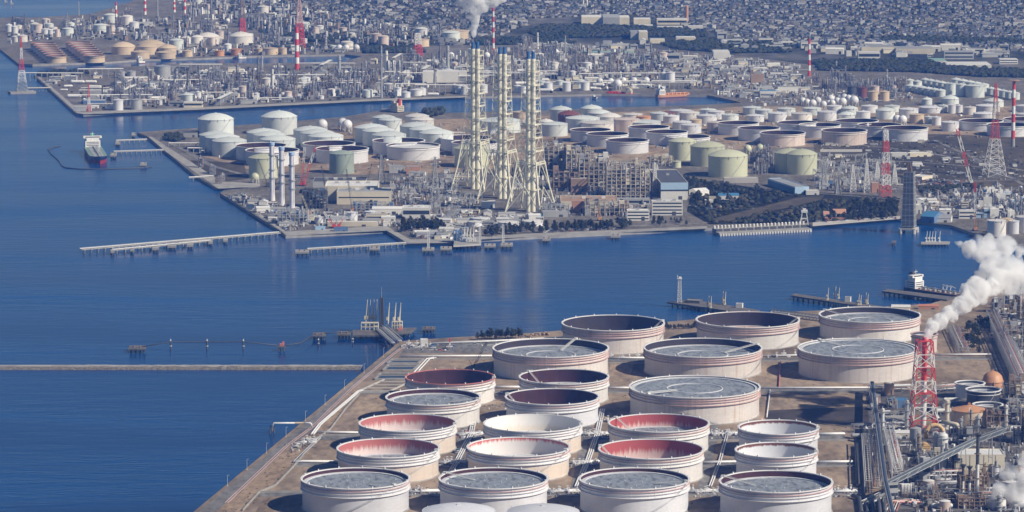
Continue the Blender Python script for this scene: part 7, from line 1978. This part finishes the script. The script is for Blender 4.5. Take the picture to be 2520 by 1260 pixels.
# far banks' own tanks
for k in range(7):
    open_tank(114 - k * 6.4, 163 - k * 4.6, 139 - k * 5.1, 13, f"rusty rimmed open tank, {ordn(k)} from the water in the left brown row", 3, TAN if k == 0 else WPK, BRN, WALLB, "left brown tank row on the farthest bank", 0, rim=WALLB)
    open_tank(205 - k * 7.2, 258 - k * 5.6, 138 - k * 5.2, 13, f"rusty rimmed open tank, {ordn(k)} from the water in the right brown row", 3, TAN if k == 0 else WPK, BRN, WALLB, "right brown tank row on the farthest bank", 0, rim=WALLB)
for x0, x1, yr, h, m, rs, lb in ((274, 333, 116, 15, TAN, .36, "sand domed tank at left"), (338, 405, 110, 15, TAN, .3, "wide sand domed tank at the back"), (337, 390, 116, 15, TAN, .3, "sand domed tank in front of the wide one"), (390, 436, 119, 13, TAN, .34, "sand domed tank at right"), (322, 368, 129, 13, TAN, .16, "front sand tank at left"), (384, 432, 130, 12, TAN, .12, "front sand tank at right"), (434, 448, 124, 11, WIV, .2, "small sand tank right of the front one"), (448, 474, 126, 11, TAN, .2, "small sand tank farther right"),
                            (470, 500, 92, 16, WIV, .3, "cream dome behind the sand ones, left"), (484, 540, 91, 16, WIV, .32, "cream dome behind the sand ones, middle"), (563, 622, 90, 17, WIV, .32, "cream dome behind the sand ones, right"), (567, 597, 122, 12, ORG, .1, "orange tank on the farthest bank, right"), (528, 552, 126, 10, ORG, .1, "orange tank on the farthest bank, left"), (630, 646, 121, 11, TAN, .1, "small tan tank by the bold chimney, first"), (647, 685, 120, 12, TAN, .1, "wide tan tank by the bold chimney"), (687, 706, 119, 12, TAN, .1, "small tan tank by the bold chimney, last"),
                            (1098, 1153, 77, 18, TAN, .05, "large brown flat tank in the far yard"), (1018, 1056, 98, 14, TAN, .05, "brown flat tank beside the red lattice frame"), (278, 303, 247, 17, W, .2, "white tank at the tip of the far bank"), (321, 350, 246, 16, STEEL, .1, "grey ribbed tank at the tip of the far bank"), (379, 420, 164, 24, STEEL, .12, "tall grey tank on the far bank"), (290, 308, 176, 12, PIPEG, .1, "grey tank on the upper edge of the far bank, left"), (312, 334, 176, 12, PIPEG, .1, "grey tank on the upper edge of the far bank, right"),
                            (452, 464, 229, 14, W, .2, "white slim tank on the far bank, left of two"), (480, 495, 227, 14, W, .2, "white slim tank on the far bank, right of two"), (1625, 1640, 180, 16, W, .2, "white tank on the far bank right of the spheres, left"), (1639, 1661, 179, 18, W, .2, "white tank on the far bank right of the spheres, right"), (972, 988, 216, 14, W, .1, "slim white tank beside the far white group"),
                            (1323, 1342, 201, 14, WAQ, .2, "white tank across the channel, first of eight"), (1338, 1360, 205, 15, W, .2, "white tank across the channel, second of eight"), (1368, 1388, 200, 14, WAQ, .2, "white tank across the channel, third of eight"), (1384, 1405, 204, 15, W, .2, "white tank across the channel, fourth of eight"), (1415, 1438, 198, 14, WAQ, .2, "white tank across the channel, fifth of eight"), (1429, 1451, 203, 14, W, .2, "white tank across the channel, sixth of eight"), (1264, 1284, 212, 12, W, .2, "white tank across the channel, seventh of eight"), (1278, 1296, 213, 12, W, .2, "white tank across the channel, last of eight"),
                            (988, 1010, 228, 9, W, .2, "white tank of the far white group, left"), (1010, 1040, 222, 10, W, .15, "white tank of the far white group, middle"), (1028, 1048, 218, 12, W, .15, "white tank of the far white group, right"), (1112, 1126, 209, 14, W, .2, "white tank beside the left chimney, first"), (1122, 1138, 211, 14, W, .2, "white tank beside the left chimney, second"), (1134, 1152, 213, 14, W, .2, "white tank beside the left chimney, third"), (1176, 1200, 210, 14, W, .2, "white tank seen between the lattice chimneys"),
                            (14, 30, 62, 14, W, .3, "hazy white dome at the left edge, first"), (28, 44, 66, 14, W, .3, "hazy white dome at the left edge, second"), (74, 98, 60, 14, WAQ, .3, "hazy white dome at the left edge, third"), (112, 132, 60, 13, WAQ, .3, "hazy white dome at the left edge, fourth"), (166, 184, 58, 13, WAQ, .3, "hazy white dome at the left edge, fifth"), (118, 130, 74, 15, W, .2, "slim white tank behind the brown rows, left"), (135, 147, 73, 15, WPK, .2, "slim pinkish tank behind the brown rows, right")):
    dome_tank(x0, x1, yr, h, lb, rs, m, None, "tanks of the far banks", rails=False, cone=False)
for i, (x, y, r) in enumerate(((1476, 200, 8.5), (1503, 200, 8), (1520, 206, 11), (1534, 198, 8), (1560, 198, 8.5), (1590, 198, 9), (835, 117, 7.5), (852, 117, 7.5), (877, 117, 8), (1110, 136, 8), (1198, 136, 8), (1368, 128, 8), (560, 51, 6), (253, 48, 6))):
    ball_tank(x, y, r, f"white gas sphere on the far banks, {ordn(i)} of the scattered ones", W, "gas spheres of the far banks")
for lb, x0, x1, yb, yt, dp, wl, rf, bn, gb in (("large white windowless block on the far bank, left", 1040, 1066, 204, 177, 34, WALLW, RFW, 0, 0), ("large white windowless block on the far bank, middle", 1074, 1128, 203, 176, 34, WALLW, RFW, 0, 0), ("large white windowless block on the far bank, right", 1130, 1147, 202, 177, 34, WALLW, RFW, 0, 0), ("cream arcaded hall near the tip of the far bank", 452, 498, 265, 252, 18, WALLC, RFW, 1, 0), ("white long shed on the corner of the far bank, left", 121, 150, 199, 191, 14, WALLW, RFW, 0, 2), ("white long shed on the corner of the far bank, right", 159, 188, 199, 189, 14, WALLW, RFW, 0, 2), ("white twin roofed hall on the far bank", 306, 362, 201, 192, 16, WALLC, RFW, 0, 2), ("grey stepped block at the tip of the far bank", 218, 249, 243, 225, 20, WALLG, RFG, 0, 0), ("dark blue shed with white stripe at the tip of the far bank", 205, 258, 256, 247, 18, STEELBL, RFW, 0, 0),
                                           ("long cream factory hall before the woods, left wing", 1431, 1483, 60, 42, 60, WALLC, RFW, 0, 0), ("grey block for the shaded side of the factory halls before the woods", 1484, 1525, 64, 43, 90, WALLG, RFG, 0, 0), ("cream factory hall before the woods, right wing", 1525, 1549, 63, 43, 60, WALLC, RFW, 0, 0), ("cream factory block right of the halls", 1560, 1601, 60, 47, 40, WALLC, RFW, 0, 0), ("long cream factory with buttressed wall", 1617, 1692, 61, 48, 40, WALLC, RFW, 1, 0), ("low white store in the woods, left", 1572, 1607, 69, 62, 20, WALLW, RFW, 0, 0), ("low white store in the woods, middle", 1617, 1680, 73, 65, 16, WALLW, RFW, 0, 0), ("low white store in the woods, right", 1693, 1730, 76, 64, 16, WALLW, RFW, 0, 0), ("cream cube hall in the dark wood", 1572, 1594, 99, 79, 50, WALLC, RFW, 0, 0), ("dark grey cube beside the cream one in the wood", 1552, 1572, 98, 80, 60, WALLG, RFG, 0, 0), ("pale hall in the dark wood, left", 1600, 1636, 107, 97, 24, WALLC, RFW, 0, 0), ("pale hall in the dark wood, right", 1664, 1712, 102, 92, 30, WALLC, RFW, 0, 0), ("white hall with broad roof right of the wood", 1756, 1796, 146, 129, 60, WALLW, RFW, 0, 0), ("grey hall left of the broad roof hall", 1484, 1506, 118, 102, 22, WALLG, RFG, 0, 0), ("long pale green roofed hall across the channel", 1432, 1560, 134, 129, 30, WALLW, RFN, 0, 2), ("long hall with a dotted parapet across the channel", 1584, 1674, 152, 133, 16, WALLG, RFG, 1, 0),  # grey block between the cream wings paints their shaded side
                                           ("rust brown cube block by the channel head", 1848, 1880, 209, 184, 18, WALLB, WALLB, 0, 0), ("white house with blue wing by the channel head", 1870, 1910, 240, 224, 20, WALLW, RFB, 0, 0), ("pale lilac block by the channel head", 1914, 1964, 229, 214, 22, WALLW, RFG, 0, 0), ("pink white long block before the upper right wood", 2112, 2166, 147, 129, 26, WALLW, RFW, 1, 0), ("long cream hall behind the pink white block", 2120, 2200, 131, 116, 60, WALLC, RFG, 0, 0), ("second long cream hall to its right", 2205, 2300, 133, 120, 60, WALLC, RFG, 0, 0), ("small white cube left of the pink white block", 2083, 2096, 139, 126, 14, WALLW, RFW, 0, 0), ("long glass fronted pale block", 2323, 2396, 146, 127, 26, WALLG, RFG, 2, 0), ("flat white roofed hall under the wood, left", 2290, 2330, 157, 150, 60, WALLW, RFN, 0, 0), ("flat white roofed hall under the wood, right", 2330, 2440, 168, 160, 70, WALLW, RFW, 0, 0), ("white apartment block at the far right", 2460, 2505, 158, 146, 26, WALLW, RFW, 2, 0), ("banded office slab at the far right", 2420, 2450, 139, 131, 16, WALLW, RFW, 2, 0), ("pale high school block above the town", 1936, 1955, 72, 64, 14, WALLC, RFW, 2, 0), ("white apartment slab near the top right", 2480, 2510, 92, 86, 12, WALLC, RFW, 2, 0)):
    bld(lb, x0, x1, yb, yt, dp, wall=wl, roof=rf, bands=bn, gable=gb, parapet=False, doors=False)
p = G(1690, 52); column("orange brown stack on the buttressed factory", 0, 0, 3.5, 32, ORG, 0, None, p, name="factory_stack", cat="chimney")
p = G(1440, 15); t = thing("arch_monument", "white twin pillared arch tower at the top edge", "tower", p)
for s in (-1, 1): mb = MB(); mb.tube((s * 5, 0, 0), (s * 3.2, 0, 24), 2, 1.6, n=10); mb.build("pillar", [WALLW], t)
mb = MB(); mb.box((0, 0, 22), (10, 4, 3)); mb.build("lintel", [WALLW], t)

# the town: houses and blocks, woods between them
HW = [mat(f"house_wall_{n}", c, .8, .1, .1) for n, c in (("white", (.40, .40, .41)), ("cream", (.27, .26, .24)), ("grey", (.20, .20, .21)), ("tan", (.22, .18, .14)))]
HR = [mat(f"house_roof_{n}", c, .7, .15, .2) for n, c in (("slate", (.05, .055, .068)), ("grey", (.12, .125, .14)), ("brown", (.08, .055, .045)), ("blue", (.05, .085, .14)), ("pale", (.28, .29, .31)))]
HM = HW + HR
def house(mb, c, rg, rz, big=False):
    w, d, h = rg.uniform(5.5, 8.5), rg.uniform(5, 7.5), rg.uniform(3.6, 5.4)
    if big:
        w, d, h = rg.uniform(10, 22), rg.uniform(7, 12), rg.uniform(4.5, 9); mb.box(c, (w, d, h), rg.choice((0, 0, 1, 2)), rz, top=4 + rg.choice((1, 4, 4))); 
        mb.box((c[0], c[1], c[2] + h), (w * .2, d * .3, 2), 2, rz)
    elif rg.random() < .78: mb.gable(c, (w, d, h), rg.uniform(1.2, 2.0), rg.choice((0, 0, 1, 1, 2, 3)), 4 + rg.choice((0, 0, 0, 1, 1, 2, 3)), rz, .5)
    else: mb.box(c, (w, d, h), rg.choice((0, 0, 1, 2)), rz, top=4 + rg.choice((1, 4)))
TOWN = [(1180, 20), (1430, 8), (1440, -60), (3000, -60), (3000, 140), (2420, 124), (2100, 112), (1950, 100), (1760, 84), (1560, 36), (1280, 48)]
TOWN2 = [(640, -55), (1440, -60), (1420, 36), (1280, 48), (1300, 62), (1180, 112), (900, 112), (820, 60), (660, 20)]
WOODP = [[(1340, 64), (1540, 66), (1740, 78), (1740, 92), (1550, 92), (1340, 96), (1300, 82)], [(1620, 106), (1840, 100), (1960, 118), (1940, 130), (1800, 132), (1660, 122)], [(2000, 152), (2280, 152), (2340, 168), (2520, 176), (2600, 192), (2420, 190), (2250, 178), (2020, 174)], [(880, 116), (1020, 118), (1050, 130), (900, 132)], [(1160, 96), (1360, 98), (1420, 108), (1180, 112)], [(700, 88), (1060, 84), (1090, 96), (720, 104)], [(2180, 92), (2520, 100), (2520, 112), (2160, 106)]]
hp = []
rg = random.Random(99)
for P, n in ((TOWN, 11500), (TOWN2, 3200)):
    for x, y in scatter(P, n, rg):
        if any(inside(x, y, w) for w in WOODP): continue
        q = G(x, y); u_, v_ = q.x * cos(.25) + q.y * sin(.25), -q.x * sin(.25) + q.y * cos(.25)
        if u_ % 64 < 9 or v_ % 120 < 14: continue         # streets
        hp.append((x, y))
hp.sort(key=lambda q: -q[1])
inview = [q for q in hp if 0 < q[0] < 2520 and q[1] > 2]
near = set(inview[:290])
mbs = MB(); srcs = {}
for (x, y) in hp:
    q = G(x, y); rz = rg.choice((.25, .25, .25 + pi / 2, .1, rg.uniform(-1, 1)))
    big = rg.random() < (.12 if y > 55 or x < 1400 else .02)
    if (x, y) in near:
        kk = (big, rg.randrange(9))
        if kk not in srcs:
            m_ = MB(); house(m_, (0, 0, 0), rg, 0, big); o = srcs[kk] = m_.build("apartment_block" if big else "house", HM)
        else: o = srcs[kk].copy(); col.objects.link(o)
        o.location = q; o.rotation_euler = (0, 0, rz)
        tag(o, "pale flat roofed block on the near edge of the far town" if big else "small pitched roof house on the near edge of the far town", "building" if big else "house", "blocks on the town edge" if big else "houses on the town edge")
    else: house(mbs, (q.x, q.y, LZ), rg, rz, big)
o = mbs.build("town_houses", HM); o["kind"] = "stuff"; o["label"] = "hazy sea of small houses stretching to the top of the picture"
rgt = random.Random(5); mb = MB()
for P, n in ((TOWN, 6500), (TOWN2, 4000)):
    for x, y in scatter(P, n, rgt):
        q = G(x, y); r = rgt.uniform(1.8, 4.2); mb.blob((q.x, q.y, LZ + r * .6), r, rgt.randrange(2), rgt)
for P in WOODP:
    xs = [q[0] for q in P]; ys = [q[1] for q in P]; n = int((max(xs) - min(xs)) * (max(ys) - min(ys)) / 11)
    for x, y in scatter(P, n, rgt):
        q = G(x, y); r = rgt.uniform(3.5, 7); mb.blob((q.x, q.y, LZ + r * .5), r, rgt.randrange(2), rgt)
o = mb.build("woods", [LEAF, LEAF2]); o["kind"] = "stuff"; o["label"] = "dark woods and street trees between the far halls and the town"
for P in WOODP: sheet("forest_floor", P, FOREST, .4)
clumps("woods", "dark scrub and trees among the far refinery plant", P2, 420, 1.5, 4.0, [LEAF, LEAF2], seed=12)
clumps("woods", "dark grove on the corner of the far refinery bank", [(92, 187), (130, 180), (215, 176), (215, 184), (120, 192)], 120, 2.5, 6, [LEAF, LEAF2], zz=.8, seed=13)
clumps("woods", "dark trees on the farthest bank and upper left works", P3 + [(12, 108)], 260, 2, 5, [LEAF, LEAF2], seed=14)
clumps("woods", "dark hazy trees in the upper left works", P4, 420, 3, 6, [LEAF, LEAF2], seed=15)
# pipework nobody could count
def pipework(label, P, n, seed, h=7, s=1.0):
    rg = random.Random(seed); mb = MB()
    for x, y in scatter(P, n, rg):
        q = G(x, y); m = rg.choice((0, 1, 1, 2, 2, 3)); r = rg.random()
        if r < .45: mb.box((q.x, q.y, LZ), (rg.uniform(1, 5) * s, rg.uniform(1, 5) * s, rg.uniform(1, h) * s), m, rg.uniform(0, 3))
        elif r < .75:
            a = rg.choice((0, 1.57, .1)); L = rg.uniform(5, 16) * s; z = LZ + rg.uniform(1, h * .7) * s; mb.tube((q.x, q.y, z), (q.x + cos(a) * L, q.y + sin(a) * L, z), rg.uniform(.25, .7) * s, n=5, m=m)
        else: mb.tube((q.x, q.y, LZ), (q.x, q.y, LZ + rg.uniform(2, h * 1.2) * s), rg.uniform(.4, 1.5) * s, n=6, m=m)
    o = mb.build("pipework", [PIPEW, PSTEEL, PIPEG, STEELB]); o["kind"] = "stuff"; o["label"] = label
pipework("tangle of pipes and small fittings on the far refinery bank, left", P2L, 1500, 1, 8, 1.3)
pipework("tangle of pipes and small fittings right of the chimneys across the channel", P2R, 900, 2, 9, 1.4)
pipework("tangle of small plant on the farthest refinery bank", P3, 600, 3, 8, 1.5)
pipework("tangle of small plant in the upper left works", P4, 600, 4, 9, 1.8)
pipework("switchgear and fittings by the left chimney legs", SW, 420, 5, 5)
pipework("site clutter along the slanting quay", [(556, 482), (600, 480), (690, 510), (745, 562), (712, 570)], 420, 6, 4)
pipework("site clutter behind the quay of the middle works", [(720, 515), (960, 525), (1180, 528), (1330, 538), (1330, 555), (1110, 590), (1010, 585), (960, 552), (720, 560)], 640, 7, 4)
pipework("pipework among the boiler frames", [(1330, 420), (1500, 400), (1620, 400), (1610, 490), (1560, 535), (1340, 535)], 600, 8, 8)
pipework("switchgear and pipework around the red and white mast", [(1995, 395), (2200, 400), (2210, 475), (2010, 470)], 420, 9, 5)
pipework("pale tangle of plant above the steam at right", [(2235, 478), (2530, 468), (2530, 540), (2425, 540), (2350, 530), (2240, 520)], 800, 10, 7)
pipework("piping between the domed and open tanks", [(420, 360), (640, 330), (1340, 290), (1840, 265), (2520, 265), (2520, 340), (1700, 372), (1340, 400), (880, 425), (560, 395)], 900, 11, 3)
for i, P in enumerate(([(1082, 1136), (1152, 1136), (1150, 1148), (1080, 1150)], [(1404, 1136), (1476, 1136), (1474, 1148), (1402, 1150)], [(1124, 1064), (1190, 1064), (1190, 1078), (1124, 1080)], [(1434, 1064), (1500, 1064), (1500, 1080), (1434, 1080)], [(1746, 1062), (1818, 1062), (1816, 1080), (1746, 1082)], [(1008, 1204), (1082, 1204), (1082, 1222), (1008, 1224)], [(1348, 1204), (1428, 1204), (1428, 1222), (1348, 1224)], [(1698, 1204), (1772, 1204), (1772, 1222), (1698, 1224)], [(1180, 960), (1280, 960), (1245, 1010), (1185, 1010)], [(2050, 1204), (2120, 1204), (2120, 1224), (2050, 1224)], [(700, 1095), (775, 1075), (770, 1100), (715, 1118)], [(1000, 846), (1200, 840), (1200, 866), (1000, 868)])):
    pipework("small valves and fittings between the near tanks", P, 60, 40 + i, 3, .5)
pipework("pipework between the near refinery units", [(2120, 1062), (2240, 1060), (2350, 1070), (2440, 960), (2530, 900), (2530, 1265), (2210, 1265), (2180, 1120)], 900, 12, 5, .75)
pipework("pipework at the right edge behind the steam", [(2440, 745), (2530, 720), (2530, 900), (2470, 870)], 300, 13, 6, .8)
pipework("low clutter packed at the channel head", [(1640, 128), (1960, 160), (2000, 230), (1850, 248), (1760, 232), (1640, 190)], 900, 15, 6, 1.2)
pipework("low clutter over the dry field", [(2010, 345), (2300, 345), (2520, 390), (2520, 440), (2260, 455), (2010, 395)], 420, 16, 3, .7)
pipework("small plant around the sphere cluster", [(1840, 250), (2000, 225), (2250, 215), (2250, 250), (1850, 262)], 500, 14, 5)

# ------------------------------------------------------------------ haze over the whole bay
def volume_mat(name, color, absorb, density, aniso=0.0, noise=0.0):
    m = bpy.data.materials.new(name); m.use_nodes = True
    n, l = m.node_tree.nodes, m.node_tree.links
    n.remove(n["Principled BSDF"])
    pv = n.new("ShaderNodeVolumePrincipled")
    pv.inputs["Color"].default_value = (*color, 1)
    pv.inputs["Absorption Color"].default_value = (*absorb, 1)
    pv.inputs["Density"].default_value = density
    pv.inputs["Anisotropy"].default_value = aniso
    if noise:                                             # torn vapour: thin and thick parts
        tc = n.new("ShaderNodeTexCoord")
        no = n.new("ShaderNodeTexNoise"); no.inputs["Scale"].default_value = noise; no.inputs["Detail"].default_value = 5.0; no.inputs["Roughness"].default_value = 0.6
        l.new(tc.outputs["Object"], no.inputs["Vector"])
        mr = n.new("ShaderNodeMapRange"); mr.inputs[1].default_value = 0.38; mr.inputs[2].default_value = 0.66; mr.inputs[4].default_value = density
        l.new(no.outputs["Fac"], mr.inputs[0]); l.new(mr.outputs[0], pv.inputs["Density"])
    l.new(pv.outputs[0], n["Material Output"].inputs["Volume"])
    return m
mb = MB()
mb.box((0, 21000, -5.5), (53000, 51000, 640.0), bottom=True)
hz = mb.build("haze", [volume_mat("haze_air", (0.115, 0.32, 1.0), (1, 1, 1), 4.4e-5, 0.0)])
hz["kind"] = "stuff"

# ------------------------------------------------------------------ steam and smoke
def plume(label, blobs, y0, density, color=(.93, .965, 1.0), dy=0.0, voxel=1.1, disp=3.0, tex=9.0, seed=1, name="steam", noise=0.0):
    """cauliflower cloud: union of balls at a distance y0 from the camera, roughened, filled with even vapour"""
    rg = random.Random(seed); mb = MB()
    for i, (px, py, r) in enumerate(blobs):
        yy = y0 + dy * i
        a, b = (px - 1260) / FPX, (630 - py) / FPX
        d = Vector((a, CP + b * SP, -SP + b * CP)); q = Vector((0, 0, CAM_H)) + d * (yy / d.y); rr = r * (yy / d.y) / FPX
        mb.ball(q, rr * .82, 0, 16, 10)
        for k in range(7):
            v = Vector((rg.gauss(0, 1), rg.gauss(0, 1), rg.gauss(0, 1))).normalized() * rr * .72
            mb.ball(q + v, rr * rg.uniform(.26, .46), 0, 10, 7)
    m = volume_mat(name + "_" + str(seed), color, (1, 1, 1), density, 0.0, noise)
    o = mb.build(name, [m]); o["kind"] = "stuff"; o["label"] = label
    rm = o.modifiers.new("union", 'REMESH'); rm.mode = 'VOXEL'; rm.voxel_size = voxel
    for sc_, st in ((tex, disp), (tex * .4, disp * .5), (tex * .16, disp * .28)):
        tx = bpy.data.textures.new("billow", 'CLOUDS'); tx.noise_scale = sc_; tx.noise_depth = 3
        dm = o.modifiers.new("billow", 'DISPLACE'); dm.texture = tx; dm.strength = st; dm.mid_level = .5; dm.texture_coords = 'GLOBAL'
    return o
ys = G(2272, 1061).y
plume("thick white steam pouring from the red and white stack to the upper right", [(2279, 832, 9), (2284, 820, 15), (2294, 805, 21), (2314, 789, 25), (2338, 770, 26), (2362, 752, 29), (2388, 734, 32), (2412, 716, 34), (2378, 718, 22), (2400, 700, 26), (2436, 706, 26)], ys, .85, dy=6, seed=1, noise=.14)
plume("paler upper cloud of steam drifting at the right edge", [(2455, 686, 36), (2485, 690, 36), (2515, 700, 34), (2432, 664, 32), (2462, 648, 38), (2494, 660, 36), (2416, 628, 28), (2386, 612, 25), (2362, 600, 13), (2404, 600, 22), (2440, 612, 34), (2476, 604, 30), (2432, 588, 18), (2466, 584, 14), (2514, 616, 18), (2540, 680, 36), (2545, 640, 24), (2410, 682, 20)], ys + 70, .34, dy=3, seed=2, disp=6, tex=14, noise=.055)
plume("grey blue steam veil over the lower right corner", [(2440, 1240, 20), (2458, 1206, 24), (2484, 1162, 26), (2500, 1212, 34), (2520, 1130, 24), (2456, 1266, 28), (2530, 1180, 32), (2510, 1260, 34)], G(2480, 1250).y, .42, seed=3, disp=5, tex=10, noise=.06)
yc = G(1170, 464).y
plume("white plume widening upward from the left lattice chimney", [(1164, 99, 5), (1165, 88, 7.5), (1166, 76, 10), (1167, 62, 13), (1168, 46, 17), (1166, 30, 22), (1160, 12, 28), (1188, 14, 24), (1212, 2, 20), (1142, 2, 20), (1168, -8, 30), (1236, -4, 14)], yc, .45, seed=4, disp=6, tex=16, voxel=2.5, noise=.045)
plume("thin grey plume leaning left from behind the right lattice chimney", [(1296, 122, 5), (1294, 112, 8), (1292, 100, 10), (1288, 90, 8), (1282, 122, 7), (1275, 136, 6), (1298, 84, 6)], G(1306, 520).y + 300, .03, color=(.9, .92, 1), seed=5, disp=4, tex=14, voxel=2.5)
plume("thin bluish smoke veil round the power pylon at right", [(2440, 400, 14), (2452, 425, 18), (2440, 450, 18), (2462, 466, 16), (2418, 474, 14), (2405, 492, 12)], G(2447, 433).y - 30, .010, color=(.6, .75, 1), seed=6, disp=5, tex=18, voxel=2.5)
plume("small steam wisp over the far refinery quay", [(838, 228, 5), (832, 222, 6), (842, 216, 5), (850, 222, 5)], G(838, 236).y, .010, seed=7, disp=3, tex=12, voxel=2)
